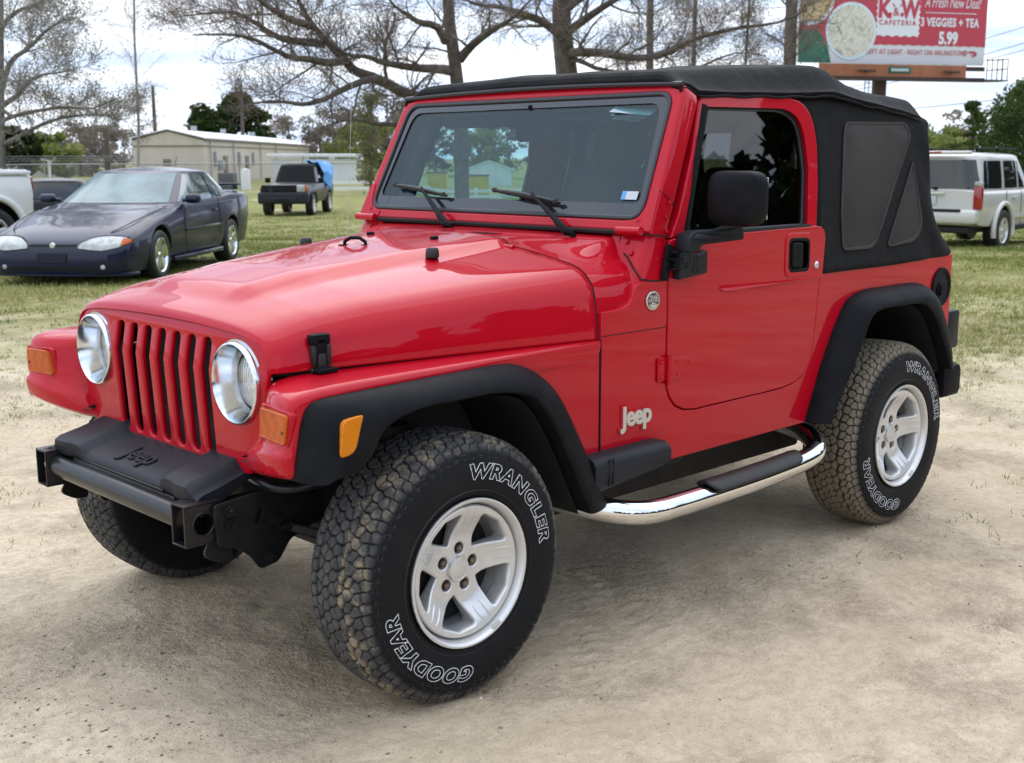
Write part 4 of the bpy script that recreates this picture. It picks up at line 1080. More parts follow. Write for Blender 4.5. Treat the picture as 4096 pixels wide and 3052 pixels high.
    mb = MB(); mb.lathe([(.0001, .0885), (.0275, .0885), (.029, .0875), (.031, .0890), (.0345, .0885), (.036, .085), (.036, .076)], 36, A2); mb.build('hub_cap', 'alloy', w, smooth=50)
    for k in range(5):
        a = R(10+72*k); m = Matrix.Translation((.0575*math.cos(a), 0, .0575*math.sin(a))) @ A2
        mb = MB(); mb.lathe([(.0001, .086), (.006, .085), (.0085, .081), (.0095, .078), (.0105, .064), (.0165, .060), (.0175, .05)], 6, m); mb.build('lug_nut', 'lug_metal', w, smooth=30)
    mb = MB(); mb.lathe([(.0001, .035), (.155, .035), (.155, .0), (.10, -.05), (.0001, -.05)], 40, A2); mb.build('wheel_shade_disc', 'dark_gap', w)  # disc coloured black so the rim openings look deep in shade
    return w
w1 = make_wheel('tyre_rubber_front'); w1.scale = (1, .93, 1); w1.location = (0, -.717, .3725)
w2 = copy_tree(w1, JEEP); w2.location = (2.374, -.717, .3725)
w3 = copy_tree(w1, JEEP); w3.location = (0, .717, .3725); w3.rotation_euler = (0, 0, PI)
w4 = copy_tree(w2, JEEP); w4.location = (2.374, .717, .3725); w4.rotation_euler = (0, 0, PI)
for w_ in (w2, w4):
    for ch in w_.children:
        if ch.name.startswith('tyre') and not ch.name.startswith('tyre_l'):
            ch.data = ch.data.copy(); ch.data.materials[0] = MATS['tyre_rubber_rear']
# ---- bumper -----------------------------------------------------------------
BP = part('front_bumper', JEEP)
mb = MB(); mb.tube([(-.600, y, .560) for y in np.linspace(-.40, .40, 9)], .0335, 24); mb.build('bumper_tube', 'black_steel', BP, smooth=60)
for s in (-1, 1):
    mb = MB(); x0, x1, y0, y1, z0, z1 = -.642, -.535, .388, .458, .498, .612; t_ = .006
    mb.box(((x0+x1)/2, s*(y0+y1)/2, z1-t_/2), (x1-x0, y1-y0, t_), .0015); mb.box(((x0+x1)/2, s*(y0+y1)/2, z0+t_/2), (x1-x0, y1-y0, t_), .0015)
    mb.box(((x0+x1)/2, s*(y0+t_/2), (z0+z1)/2), (x1-x0, t_, z1-z0-.012), .0015)
    hole = ell(-.588, .555, .031, n=28)
    mb.join(plate_mb([[(x0, z0+.006), (x1, z0+.006), (x1, z1-.006), (x0, z1-.006)], hole], t_, lambda u, v, w: (u, s*(y1-w), v), .001, 1))
    mb.tube([(-.588+.031*math.cos(a), s*(y1+.001), .555+.031*math.sin(a)) for a in np.linspace(0, 2*PI, 33)[:-1]], .0028, 6, closed=True)
    mb.box((x1-.004, s*(y0+y1)/2, (z0+z1)/2), (.006, y1-y0-.012, z1-z0-.012))
    mb.build('end_bracket', 'black_steel', BP, smooth=40)
    for x in (-.61, -.565): MB().cyl((x, s*.423, z1-.001), (x, s*.423, z1+.0015), .0065, 12).build('bolt_hole', 'dark_gap', BP)
# moulded cover behind the tube
prof = [(-.585, .592), (-.592, .604), (-.590, .618), (-.575, .628), (-.52, .643), (-.46, .660), (-.425, .672), (-.41, .672), (-.405, .64)]
rows = []
for y in [-.446, -.4455, -.438]+list(np.linspace(-.425, .425, 45))+[.438, .446]:
    a = abs(y); lift = .024*sstep(.225, .262, a); drop = .030*sstep(.405, .44, a)
    rows.append([(x+.010*sstep(.30, .35, a)*(i < 4)*-1+drop*.3, y*(1-.010*i) if y < 0 else y, z+lift*(.3 if i < 2 else 1)-drop*(1 if i < 7 else .6)) for i, (x, z) in enumerate(prof)])
mb = MB(); mb.grid(rows); 
for e_ in (rows[0], rows[-1]): mb.add(e_, [tuple(range(len(e_)))])
cv = weld(mb).build('bumper_cover', 'grey_plastic', BP, smooth=50)
nrm_ = Vector((-.016, 0, .060)).normalized(); tn_ = Vector((.115, 0, .031)).normalized()
def lmap(u, v, w): return tuple(Vector((-.520, -.005-u, .6425))+tn_*v+nrm_*(.0055-w))
text_mb('Jeep', .090, lmap, .010, offset=.02, xs=1.05).build('cover_lettering', 'grey_plastic', BP, smooth=40)
mb = MB(); mb.box((-.588, -.01, .590), (.012, .62, .022), .003); mb.box((-.593, -.01, .607), (.006, .50, .006), .002); mb.build('cover_lip', 'black_steel', BP)
# tow brackets, sway bar, frame, axles
for s in (-1, 1):
    mb = MB()
    pl = [(-.565, .60), (-.40, .615), (-.25, .60), (-.22, .50), (-.33, .46), (-.37, .405), (-.43, .395), (-.46, .44), (-.50, .47), (-.555, .49)]
    mb.join(plate_mb([rpoly([(a, b, .015) for a, b in pl]), rpoly([(-.43, .52, .01), (-.41, .565, .01), (-.425, .575, .01), (-.445, .53, .01)])], .010, side_map(s, .470), .001, 1))
    mb.join(plate_mb([rpoly([(-.56, .50, .01), (-.50, .48, .02), (-.49, .43, .02), (-.535, .43, .02), (-.585, .46, .02)])], .008, side_map(s, .440), .001, 1))
    for x, z, r in ((-.52, .578, .012), (-.515, .540, .015), (-.375, .525, .014), (-.40, .425, .014), (-.345, .50, .014)):
        mb.tube([(x, s*.470, z), (x, s*.482, z)], [r*1.25, r*1.25], 16); mb.tube([(x, s*.482, z), (x, s*.492, z)], [r*.8, r*.75], 6)
    mb.build('tow_bracket', 'black_steel', JEEP, smooth=30)
mb = MB(); mb.tube(spl([(-.40, -.40, .635), (-.41, -.47, .632), (-.40, -.52, .628), (-.36, -.56, .63), (-.25, -.59, .64), (-.05, -.60, .645)], 20), .014, 10); mb.tube([(-.40, -.40, .635), (-.40, .40, .635)], .014, 10)
mb.tube(spl([(-.40, .40, .635), (-.41, .47, .632), (-.40, .52, .628), (-.36, .56, .63), (-.25, .59, .64), (-.05, .60, .645)], 20), .014, 10); mb.build('sway_bar', 'black_steel', JEEP)
mb = MB()
for s in (-1, 1):
    mb.box((1.15, s*.40, .53), (3.35, .07, .12), .01); mb.cyl((0, s*.50, .40), (0, s*.50, .74), .055, 14); mb.cyl((2.374, s*.50, .40), (2.374, s*.50, .70), .055, 14)
    mb.cyl((0, s*.42, .36), (0, s*.64, .3725), .04, 12); mb.tube([(.02, s*.44, .33), (.55, s*.40, .43)], .024, 8); mb.tube([(2.36, s*.44, .33), (1.8, s*.40, .45)], .024, 8)
    mb.tube([(-.10, s*.50, .36), (-.02, s*.55, .64)], .024, 10)
    for k in range(5): mb.tube([(.06*math.cos(a), s*.50+.06*math.sin(a), .44+.055*k+.055*a/(2*PI)) for a in np.linspace(0, 2*PI, 17)], .008, 5)
mb.tube([(0, -.62, .3725), (0, .62, .3725)], .042, 14); mb.tube([(2.374, -.62, .3725), (2.374, .62, .3725)], .042, 14)
mb.box((1.45, 0, .395), (1.7, .84, .25), .03); mb.box((2.55, 0, .50), (.5, .6, .2), .05); mb.box((.1, 0, .62), (.9, .5, .3), .04); mb.box((1.62, -.33, .46), (.5, .22, .14), .04); mb.box((.98, -.55, .49), (.25, .34, .05), .02)  # first box is enlarged to block light and darken the ground below
mb.build('chassis', 'chassis', JEEP, smooth=40)
mb = MB()
m_ = Matrix.Translation((0, .16, .365)) @ Matrix.Rotation(-PI/2, 4, 'Y'); mb.lathe([(.0001, .15), (.06, .145), (.095, .12), (.115, .06), (.115, -.05), (.07, -.14), (.0001, -.15)], 20, m_); mb.build('differential', 'chassis', JEEP, smooth=50)
mb = MB(); mb.tube([(-.17, -.60, .395), (-.17, .60, .395)], .014, 10); mb.tube([(-.13, -.60, .40), (-.16, .30, .50)], .014, 10); mb.tube([(-.345, -.475, .50), (-.10, -.62, .42)], .012, 8); mb.build('tie_rod', 'chassis', JEEP)

# ---- side steps -------------------------------------------------------------
def steps(s):
    y = .862
    path = spl([(.44, s*.50, .47), (.50, s*.60, .45), (.57, s*.72, .425), (.66, s*.82, .402), (.76, s*y, .392), (.90, s*(y+.004), .389), (1.15, s*(y+.004), .389), (1.40, s*(y+.004), .394), (1.62, s*y, .404), (1.72, s*(y-.014), .420), (1.79, s*(y-.065), .442), (1.815, s*(y-.15), .468), (1.80, s*.58, .49), (1.76, s*.45, .50)], 90)
    b = MB().tube(path, .0385, 24).build('side_step', 'polished_steel', JEEP, smooth=60)
    rows = []
    out_ = rpoly([(1.03, -.028, .03), (1.50, -.028, .03), (1.50, .040, .03), (1.03, .040, .03)], 8)
    def pm(off):
        def f(u, v, w):
            a = v/.0385*1.05; zc = interp(u, [1.0, 1.15, 1.40, 1.58], [.389, .389, .394, .402]); rr_ = .0385+off-w
            return (u, s*(y+.004)+s*rr_*math.sin(a)*-1*-1, zc+rr_*math.cos(a))
        return f
    def dense(P, n=10):
        o_ = []
        for i in range(len(P)):
            a, b2 = P[i], P[(i+1) % len(P)]; k = max(1, int(math.hypot(a[0]-b2[0], a[1]-b2[1])/.012))
            for j in range(k): o_.append((lerp(a[0], b2[0], j/k), lerp(a[1], b2[1], j/k)))
        return o_
    # pad wraps the tube: strips across it
    rows = []
    for t in np.linspace(0, 1, 41):
        u = lerp(1.02, 1.56, t); e_ = min(t, 1-t); hw = .044*math.sqrt(max(0.02, 1-max(0, 1-e_/.09)**2))
        rows.append([pm(.007)(u, q, 0) for q in np.linspace(-hw, hw, 13)])
    pad = MB().grid(rows).build('step_pad', 'rubber', b, smooth=60, solid=0.01)
    mb = MB()
    for q in (-.026, -.017, -.008, .001, .010):
        for u0, u1 in ((1.09, 1.22), (1.36, 1.49)): mb.tube([pm(.008)(u, q, 0) for u in np.linspace(u0, u1, 6)], .0042, 5)
    mb.tube([pm(.007)(u, q, 0) for u, q in [(1.04, 0), (1.06, .03), (1.10, .038), (1.3, .038), (1.48, .038), (1.52, .03), (1.54, 0)]], .004, 6)
    mb.build('pad_rib', 'black_plastic', pad)
    mb = MB(); mb.cyl(pm(.007)(1.30, .004, 0), pm(.011)(1.30, .004, 0), .007, 10); mb.build('pad_rivet', 'chrome', pad)
    # plastic guard at the front foot of the sill
    gp = rpoly([(.545, .488, .02), (.90, .520, .03), (.885, .588, .02), (.87, .596, .03), (.53, .598, .01)], 5)
    mb = MB(); rows = []
    for u, dz0, dz1 in ((.522, .0, .0), (.56, 0, 0), (.70, 0, 0), (.85, 0, 0), (.885, .004, -.004), (.905, .02, -.02)):
        zb = lerp(.482, .516, (u-.522)/.383)+dz0; zt = .598+dz1; yo = .835-.02*(u > .89)
        rows.append([(u, s*.72, zt-.002), (u, s*(yo-.03), zt), (u, s*(yo-.01), zt-.010), (u, s*yo, zt-.028), (u+.004, s*(yo-.004), zb+.02), (u+.006, s*(yo-.014), zb+.004), (u+.006, s*(yo-.03), zb), (u, s*.72, zb)])
    mb.grid(rows); mb.add(rows[0], [tuple(range(8))]); mb.add(rows[-1], [tuple(range(8))])
    gd = weld(mb).build('sill_guard', 'grey_plastic', JEEP, smooth=40)
    mb = MB()
    for u in (.585, .603): mb.box((u, s*.8335, .545), (.004, .004, .085))
    mb.build('guard_groove', 'dark_gap', gd)
both(steps)

# ---- fuel filler, lamps, rear bumper, antenna, badges -----------------------
mb = MB(); A3 = Matrix.Translation((2.792, -(YS-.001), .945)) @ Matrix.Rotation(PI/2, 4, 'X') @ Matrix.Diagonal((.98, 1.0, 1, 1))
mb.lathe([(.084, 0), (.084, .007), (.080, .010), (.072, .009), (.066, .002), (.064, .0015)], 40, A3)
ff = mb.build('fuel_filler', 'black_plastic', JEEP, smooth=50)
mb = MB(); mb.lathe([(.066, .0018), (.0001, .0015)], 32, A3); mb.build('filler_recess', 'dark_gap', ff)
mb = MB(); mb.lathe([(.03, .003), (.03, .009), (.027, .012), (.0001, .012)], 20, A3 @ Matrix.Translation((-.01, -.01, 0))); mb.box((2.772, -YS-.012, .935), (.012, .012, .05), .004); mb.build('fuel_cap', 'black_plastic', ff, smooth=40)
for s in (-1, 1):
    mb = MB(); mb.box((2.945, s*.692, .745), (.115, .140, .172), .014); tl_ = mb.build('tail_light', 'grey_plastic', JEEP)
    mb = MB(); mb.box((3.003, s*.692, .745), (.012, .12, .15), .005); mb.build('tail_lens', 'red_lens', tl_)
mb = MB(); mb.box((2.975, 0, .512), (.17, 1.53, .150), .03); mb.build('rear_bumper', 'black_plastic', JEEP)
mb = MB(); pa = (.790, .752, 1.10); mb.tube([pa, (.792, .755, 1.15), (.800, .757, 1.30), (.812, .758, 1.45), (.828, .760, 1.66), (.842, .762, 1.83)], [.004, .0018, .0011, .0009, .0008, .0007], 5); mb.cyl((.79, .752, 1.085), (.79, .752, 1.11), .012, 10); mb.build('antenna', 'badge_silver', JEEP)
bd = plate_mb([ell(.857, 1.047, .0335, .0305, 36)], .006, side_map(-1, YS+.006), .002, 2).build('round_badge', 'badge_silver', JEEP, smooth=50)
plate_mb([ell(.857, 1.047, .0275, .0247, 36)], .001, side_map(-1, YS+.0068)).build('badge_field', 'badge_dark', bd)
bm_ = side_map(-1, YS+.0075)
mt = text_mb('TRAIL', .0140, lambda u, v, w: bm_(.857+u, 1.0585+v, w), .001, offset=.03, xs=1.15); mt.join(text_mb('RATED', .0140, lambda u, v, w: bm_(.857+u, 1.0475+v, w), .001, offset=.03, xs=1.15))
mt.join(plate_mb([[(.836, 1.036), (.846, 1.0385), (.853, 1.042), (.858, 1.0405), (.863, 1.0395), (.870, 1.0365), (.878, 1.036)]], .001, bm_))
mt.join(plate_mb([[(.836, 1.0345), (.878, 1.0345), (.874, 1.029), (.866, 1.0245), (.857, 1.0232), (.848, 1.0245), (.840, 1.029)]], .001, bm_))
mt.build('badge_mark', 'badge_silver', bd, smooth=0)
jm = side_map(-1, YS+.006)
jl = text_mb('Jeep', .088, lambda u, v, w: jm(.787+u, .685+v, w), .006, offset=.028, bevel=.001, xs=1.0, space=.95).build('side_badge', 'badge_silver', JEEP, smooth=40)
text_mb('Jeep', .088, lambda u, v, w: jm(.783+u, .688+v, w+.003), .004, offset=.085, xs=1.0, space=.95).build('badge_backing', 'red_paint', jl, smooth=40)
# hood latches
for s in (-1, 1):
    f_ = lambda x, z, o: (x, s*(interp(x, [-.462, .61], [.556, .757])+o), z)
    lt = part('hood_latch', JEEP)
    mb = MB(); mb.box(f_(-.297, 1.026, .000), (.058, .030, .030), .006); mb.box(f_(-.297, 1.000, .006), (.030, .018, .06), .004); mb.build('latch_cap', 'black_plastic', lt)
    mb = MB(); mb.box(f_(-.317, .985, .006), (.014, .02, .055), .004); mb.box(f_(-.277, .985, .006), (.014, .02, .055), .004); mb.box(f_(-.297, .960, .010), (.026, .014, .06), .004); mb.cyl(f_(-.330, .945, .014), f_(-.264, .945, .014), .008, 10)
    mb.build('latch_strap', 'rubber', lt)
    mb = MB(); mb.box(f_(-.297, .9475, .020), (.060, .05, .012), .003, ('X', R(0))); mb.box(f_(-.318, .938, .012), (.012, .02, .03), .003); mb.box(f_(-.276, .938, .012), (.012, .02, .03), .003); mb.build('latch_foot', 'black_plastic', lt)

# ---- interior ---------------------------------------------------------------
mb = MB(); mb.box((1.06, 0, 1.17), (.34, 1.36, .16), .05); mb.box((1.13, 0, 1.02), (.22, 1.36, .20), .04); mb.build('dashboard', 'grey_plastic', JEEP)
sw = part('steering_wheel', JEEP, (1.36, -.37, 1.22), (0, R(-62), 0))
MB().tube([(.185*math.cos(a), .185*math.sin(a), 0) for a in np.linspace(0, 2*PI, 41)[:-1]], .014, 10, closed=True).build('wheel_rim', 'rubber', sw)
mb = MB(); mb.lathe([(.0001, .03), (.05, .025), (.06, 0), (.05, -.02)], 16)
for a in (R(0), R(180), R(90)): mb.box((.10*math.cos(a), .10*math.sin(a), 0), (.12, .03, .012), .004, ('Z', a))
mb.cyl((0, 0, 0), (0, 0, -.32), .03, 10); mb.build('wheel_hub', 'black_plastic', sw)
for s in (-1, 1):
    st = part('seat', JEEP)
    mb = MB(); mb.box((1.62, s*.37, .86), (.50, .48, .16), .06, seg=3); mb.build('seat_cushion', 'seat_cloth', st, smooth=60)
    mb = MB(); mb.box((1.90, s*.37, 1.16), (.15, .47, .60), .06, ('Y', R(14)), 3); mb.box((1.845, s*.37, 1.16), (.06, .30, .50), .025, ('Y', R(14)), 3); mb.build('seat_back', 'seat_cloth', st, smooth=60)
    mb = MB(); mb.box((2.00, s*.37, 1.545), (.10, .27, .20), .045, ('Y', R(10)), 3); mb.cyl((1.985, s*.30, 1.38), (1.995, s*.30, 1.5), .008, 8); mb.cyl((1.985, s*.44, 1.38), (1.995, s*.44, 1.5), .008, 8); mb.build('headrest', 'seat_cloth', st, smooth=60)
mb = MB()
for s in (-1, 1):
    mb.tube(spl([(.985, s*.665, 1.15), (1.005, s*.660, 1.30), (1.075, s*.640, 1.50), (1.15, s*.61, 1.655), (1.25, s*.585, 1.68), (1.5, s*.575, 1.675), (2.0, s*.575, 1.685), (2.35, s*.58, 1.63), (2.6, s*.62, 1.3), (2.66, s*.64, 1.05)], 40), .036, 10)
    mb.tube([(1.98, s*.575, 1.68), (1.96, s*.62, 1.3), (1.95, s*.64, .7)], .036, 10)
mb.tube([(2.0, -.575, 1.685), (2.0, .575, 1.685)], .036, 10); mb.tube([(1.18, -.58, 1.64), (1.18, .58, 1.64)], .03, 10)
mb.build('roll_bar', 'seat_cloth', JEEP)
for s in (-1, 1):
    MB().tube(spl([(1.85, s*.735, 1.05), (1.85, s*.725, 1.25), (1.880, s*.692, 1.45), (1.885, s*.670, 1.58), (1.85, s*.655, 1.67), (1.74, s*.648, 1.705), (1.40, s*.645, 1.705), (1.14, s*.645, 1.705)], 40), .026, 8).build('door_surround', 'black_plastic', JEEP)
mb = MB(); mb.box((1.105, -.02, 1.585), (.035, .24, .065), .014); mb.cyl((1.09, -.02, 1.60), (1.05, -.02, 1.68), .008, 8); mb.box((1.075, .075, 1.625), (.05, .05, .05), .01); mb.build('rear_view_mirror', 'black_plastic', JEEP)
for s in (-1, 1):
    mb = MB(); mb.box((1.14, s*.34, 1.672), (.14, .46, .016), .006, ('Y', R(-8))); mb.build('sun_visor', 'grey_plastic', JEEP)
for k in range(3):
    mb = MB(); mb.box((1.075+.012*k, -.50+.02*k, 1.655-.010*k), (.08, .16-.03*k, .0012), 0, Matrix.Rotation(R(6+4*k), 4, 'Z') @ Matrix.Rotation(R(-24), 4, 'Y') @ Matrix.Rotation(R(6), 4, 'X')); mb.build('paper_sheet', 'paper_white', JEEP)
mb = MB(); mb.box((2.30, 0, .90), (.40, .98, .14), .05); mb.box((2.47, 0, 1.05), (.12, .98, .36), .05); mb.build('rear_seat', 'seat_cloth', JEEP)

# ================================================================== other vehicles
simple('navy_paint', (0.0015, 0.005, 0.030), 0.4, 0.0, 0.6, var=.10, nscale=3, coat_rough=.05, spec=.2)
simple('black_paint', (0.006, 0.0065, 0.008), 0.4, 0.0, .35, coat_rough=.10, spec=.2)
simple('white_paint', (0.72, 0.72, 0.70), 0.35, 0.0, .8, var=.03, coat_rough=.05)
simple('silver_paint', (0.58, 0.57, 0.53), 0.35, 0.15, .8, var=.03, coat_rough=.06, dust=(.15, 3, (.40, .36, .28)))
simple('dark_glass', (0.012, 0.014, 0.016), 0.05, coat=.5)
simple('coupe_glass', (0.16, 0.225, 0.23), 0.10, spec=.25, var=.25, nscale=2.2)
simple('coupe_side_glass', (0.07, 0.10, 0.10), 0.05, coat=.7, var=.4, nscale=4)
simple('cloudy_lens', (0.36, 0.375, 0.35), 0.25, coat=.5, var=.35, nscale=14)
simple('grey_trim', (0.022, 0.025, 0.030), .6, spec=.2)
simple('blue_tarp', (0.02, 0.22, 0.55), .45, var=.15, nscale=6)
simple('mesh_cover', (0.010, 0.0105, 0.012), .8, spec=.15, var=.3, nscale=14, bump=.5, bscale=20, bdist=.02)
def lerp_st(st, n):
    xs = [s[0] for s in st]; out = []
    P = [spl([(s[0], s[k], 0) for s in st], n) for k in range(1, 5)]
    for i in range(n): out.append((P[0][i].x, P[0][i].y, P[1][i].y, P[2][i].y, P[3][i].y))
    return out
def body_mesh(st, n, name, mat, root, arches, tyre_r, crease=.0):
    rows = []
    for x, hw, zs, zb, zc in lerp_st(st, n):
        h = [(0, zs), (hw*.80, zs), (hw*.93, zs+.03), (hw*.975, zs+.30*(zb-zs)), (hw, zs+.55*(zb-zs)), (hw*(.992-crease), zb-.06), (hw*.965, zb-.015), (hw*.90, zb+.30*(zc-zb)), (hw*.72, zb+.72*(zc-zb)), (hw*.40, zb+.95*(zc-zb)), (0, zc)]
        rows.append([(x, -y, z) for y, z in h]+[(x, y, z) for y, z in h[-2:0:-1]])
    mb = MB(); mb.grid(rows, True); mb.add(rows[0], [tuple(range(len(rows[0])))]); mb.add(rows[-1], [tuple(range(len(rows[-1])))])
    o = weld(mb, 1e-4).build(name, mat, None, smooth=55)
    cm = MB()
    for (ax, az_, ar) in arches:
        for s in (-1, 1): cm.cyl((ax, s*.60, az_), (ax, s*1.3, az_), ar, 40)
    c = cm.build('cut', None, None, smooth=0)
    md = o.modifiers.new('b', 'BOOLEAN'); md.operation = 'DIFFERENCE'; md.object = c; md.solver = 'EXACT'; md.use_self = False
    dg = bpy.context.evaluated_depsgraph_get(); dg.update()
    me = bpy.data.meshes.new_from_object(o.evaluated_get(dg)); o.modifiers.clear(); o.data = me
    me.polygons.foreach_set('use_smooth', [True]*len(me.polygons)); me.set_sharp_from_angle(angle=R(45))
    me.materials.clear(); me.materials.append(MATS[mat]); me.materials.append(MATS['dark_body'])
    for p in me.polygons:
        c_ = p.center
        for (ax, az_, ar) in arches:
            if math.hypot(c_.x-ax, c_.z-az_) < ar+.01 and abs(c_.y) > .55: 
                n_ = p.normal
                if abs(n_.y) < .5 or abs(c_.y) < .62: p.material_index = 1
    bpy.data.objects.remove(c); o.parent = root; return o
from mathutils.bvhtree import BVHTree
def front_hit(o):
    me = o.data; bv = BVHTree.FromPolygons([v.co for v in me.vertices], [tuple(p.vertices) for p in me.polygons])
    def f(y, z):
        h = bv.ray_cast(Vector((-5, y, z)), Vector((1, 0, 0)))[0]
        return h.x if h is not None else 0.0
    return f
def wrap_plate(poly, fx, s, off, thick):
    bm = bmesh.new(); g = plate_mb([poly], thick, lambda u, v, w: (u, v, w), .002, 1); vs = [bm.verts.new(p) for p in g.v]
    for f in g.f:
        try: bm.faces.new([vs[i] for i in f])
        except ValueError: pass
    us = [p[0] for p in poly]
    for q in np.linspace(min(us), max(us), 12)[1:-1]: bmesh.ops.bisect_plane(bm, geom=bm.verts[:]+bm.edges[:]+bm.faces[:], plane_co=(q, 0, 0), plane_no=(1, 0, 0))
    vv = [p[1] for p in poly]
    for q in np.linspace(min(vv), max(vv), 6)[1:-1]: bmesh.ops.bisect_plane(bm, geom=bm.verts[:]+bm.edges[:]+bm.faces[:], plane_co=(0, q, 0), plane_no=(0, 1, 0))
    bm.verts.index_update(); mb = MB(); mb.v = [(fx(s*v.co.x, v.co.y)-off+v.co.z, s*v.co.x, v.co.y) for v in bm.verts]; mb.f = [tuple(v.index for v in f.verts) for f in bm.faces]; bm.free(); return mb
class Cabin:
    # greenhouse between the belt line and the roof
    def __init__(s, zb, zt, f, r, w, ne=6): s.zb, s.zt, s.f, s.r, s.w, s.ne = zb, zt, f, r, w, ne
    def P(s, v):
        e = 1-(1-v)**1.0
        return (lerp(s.f[0], s.f[1], v**.92), lerp(s.r[0], s.r[1], v**.85), lerp(s.w[0], s.w[1], v**1.25), lerp(s.zb, s.zt, v))
    def y_at(s, x, v):
        xf, xr_, w, z = s.P(v); m = (xf+xr_)/2; a = (xr_-xf)/2; k = min(.999, abs((x-m)/a)); return w*(1-k**s.ne)**(1/s.ne)
    def x_at(s, y, v, front=True):
        xf, xr_, w, z = s.P(v); m = (xf+xr_)/2; a = (xr_-xf)/2; k = min(.999, abs(y/w)); q = a*(1-k**3.4)**(1/3.4) if front else a*(1-k**3.4)**(1/3.4)
        return m-q if front else m+q
    def shell(s, crown=.05):
        rows = []
        for v in list(np.linspace(-.08, .93, 14))+[.965, .99, 1.0]:
            vv = max(0, v); xf, xr_, w, z = s.P(vv); z = lerp(s.zb, s.zt, v)
            shr = 0 if v < .935 else (.02, .05, .10)[[.965, .99, 1.0].index(v)]
            m = (xf+xr_)/2; a = (xr_-xf)/2-shr; w -= shr; row = []
            for j in range(64):
                t = 2*PI*j/64; c, q = math.cos(t), math.sin(t)
                k = (abs(c)**4.2+abs(q)**4.2)**(-1/4.2); row.append((m+a*c*k, w*q*k, z))
            rows.append(row)
        last = rows[-1]; m = sum(p[0] for p in last)/64
        for k, dz in ((.75, crown*.5), (.45, crown*.85), (.02, crown)): rows.append([(lerp(m, p[0], k), p[1]*k, p[2]+dz) for p in last])
        mb = MB(); mb.grid(rows, True); return weld(mb, 1e-4)
    def ring_y(s, x, v):
        xf, xr_, w, z = s.P(v); m = (xf+xr_)/2; a = (xr_-xf)/2; k = min(.9999, abs((x-m)/a)); return w*(1-k**4.2)**(1/4.2)
    def ring_x(s, y, v, front):
        xf, xr_, w, z = s.P(v); m = (xf+xr_)/2; a = (xr_-xf)/2; k = min(.9999, abs(y/w)); q = a*(1-k**4.2)**(1/4.2); return m-q if front else m+q
    def side(s, sg, xa, xb, v0, v1, off=.006, n=8):
        # xa, xb: (at bottom, at top)
        rows = []
        for i in range(n):
            q = i/(n-1); v = lerp(v0, v1, q); z = lerp(s.zb, s.zt, v)
            rows.append([(x, sg*(s.ring_y(x, v)+off), z) for x in np.linspace(lerp(xa[0], xa[1], q), lerp(xb[0], xb[1], q), 10)])
        mb = MB(); mb.grid(rows); return mb
    def end(s, front, y0, y1, v0, v1, off=.006, n=8):
        rows = []
        for i in range(n):
            q = i/(n-1); v = lerp(v0, v1, q); z = lerp(s.zb, s.zt, v); hy = lerp(y0, y1, q)
            rows.append([(s.ring_x(y, v, front)+(-off if front else off), y, z+.004) for y in np.linspace(-hy, hy, 16)])
        mb = MB(); mb.grid(rows); return mb
def road_wheel(root, loc, r, w, spokes, rim_r, mat='alloy', flip=False, twist=0.0, wide=.5, name='wheel'):
    g = part(name, root, loc, (0, 0, PI if flip else 0))
    A = Matrix.Rotation(PI/2, 4, 'X')
    MB().lathe([(rim_r, w*.5), (rim_r*1.06, w*.53), (r*.90, w*.54), (r*.97, w*.48), (r, w*.38), (r, -w*.38), (r*.96, -w*.5), (rim_r, -w*.5)], 48, A).build('tyre', 'rubber', g, smooth=50)
    mb = MB(); mb.lathe([(rim_r*1.02, w*.51), (rim_r*.98, w*.52), (rim_r*.92, w*.46), (rim_r*.88, w*.30), (rim_r*.86, -w*.3)], 40, A)
    for k in range(spokes):
        a = 2*PI*k/spokes+twist; d = Vector((math.cos(a), 0, math.sin(a))); t_ = Vector((-d.z, 0, d.x)); ww = rim_r*wide*PI/spokes
        q = []
        for rr_, kw, yy in ((rim_r*.12, .9, -.40), (rim_r*.5, .85, -.43), (rim_r*.93, 1.15, -.47)):
            q.append([d*rr_-t_*ww*kw+Vector((0, w*(yy+.03), 0)), d*rr_-t_*ww*kw*.6+Vector((0, w*yy, 0)), d*rr_+t_*ww*kw*.6+Vector((0, w*yy, 0)), d*rr_+t_*ww*kw+Vector((0, w*(yy+.03), 0))])
        mb.grid(q)
    mb.lathe([(.0001, w*.46), (rim_r*.16, w*.45), (rim_r*.2, w*.38)], 20, A); mb.build('rim', mat, g, smooth=35)
    MB().lathe([(rim_r*.87, w*.16), (.0001, w*.16)], 24, A).build('wheel_shade_disc', 'dark_gap', g)  # black disc stands in for the shade behind the spokes
    return g
def strip(pts, r, name, mat, root): return MB().tube(pts, r, 6).build(name, mat, root)

# ---- dark blue coupe ---------------------------------------------------------
_h = R(40.8); cp = Vector((5.31-.91*math.sin(_h), 10.83+.91*math.cos(_h), 0)); cp.z = gz(5.6, 11.7)-.02
COUPE = thing('coupe', 'dark blue two door coupe with cloudy headlights parked on the grass', 'car', cp, R(40.8))
st = [(-1.07, .50, .25, .39, .43), (-1.04, .66, .16, .44, .50), (-.94, .80, .13, .51, .575), (-.70, .885, .13, .60, .675), (-.35, .915, .15, .69, .765), (0, .925, .19, .775, .85), (.5, .925, .21, .85, .92), (.85, .925, .21, .90, .96), (1.6, .925, .21, .925, .98), (2.6, .925, .21, .95, 1.01), (3.1, .92, .22, .975, 1.035), (3.55, .895, .24, .985, 1.045), (3.85, .84, .30, .97, 1.02), (3.95, .76, .36, .90, .95), (3.99, .66, .44, .80, .84)]
cbody = body_mesh(st, 64, 'body', 'navy_paint', COUPE, [(0, .32, .375), (2.81, .32, .375)], .33)
cab = Cabin(.915, 1.345, (.50, 1.52), (3.58, 2.86), (.84, .61))
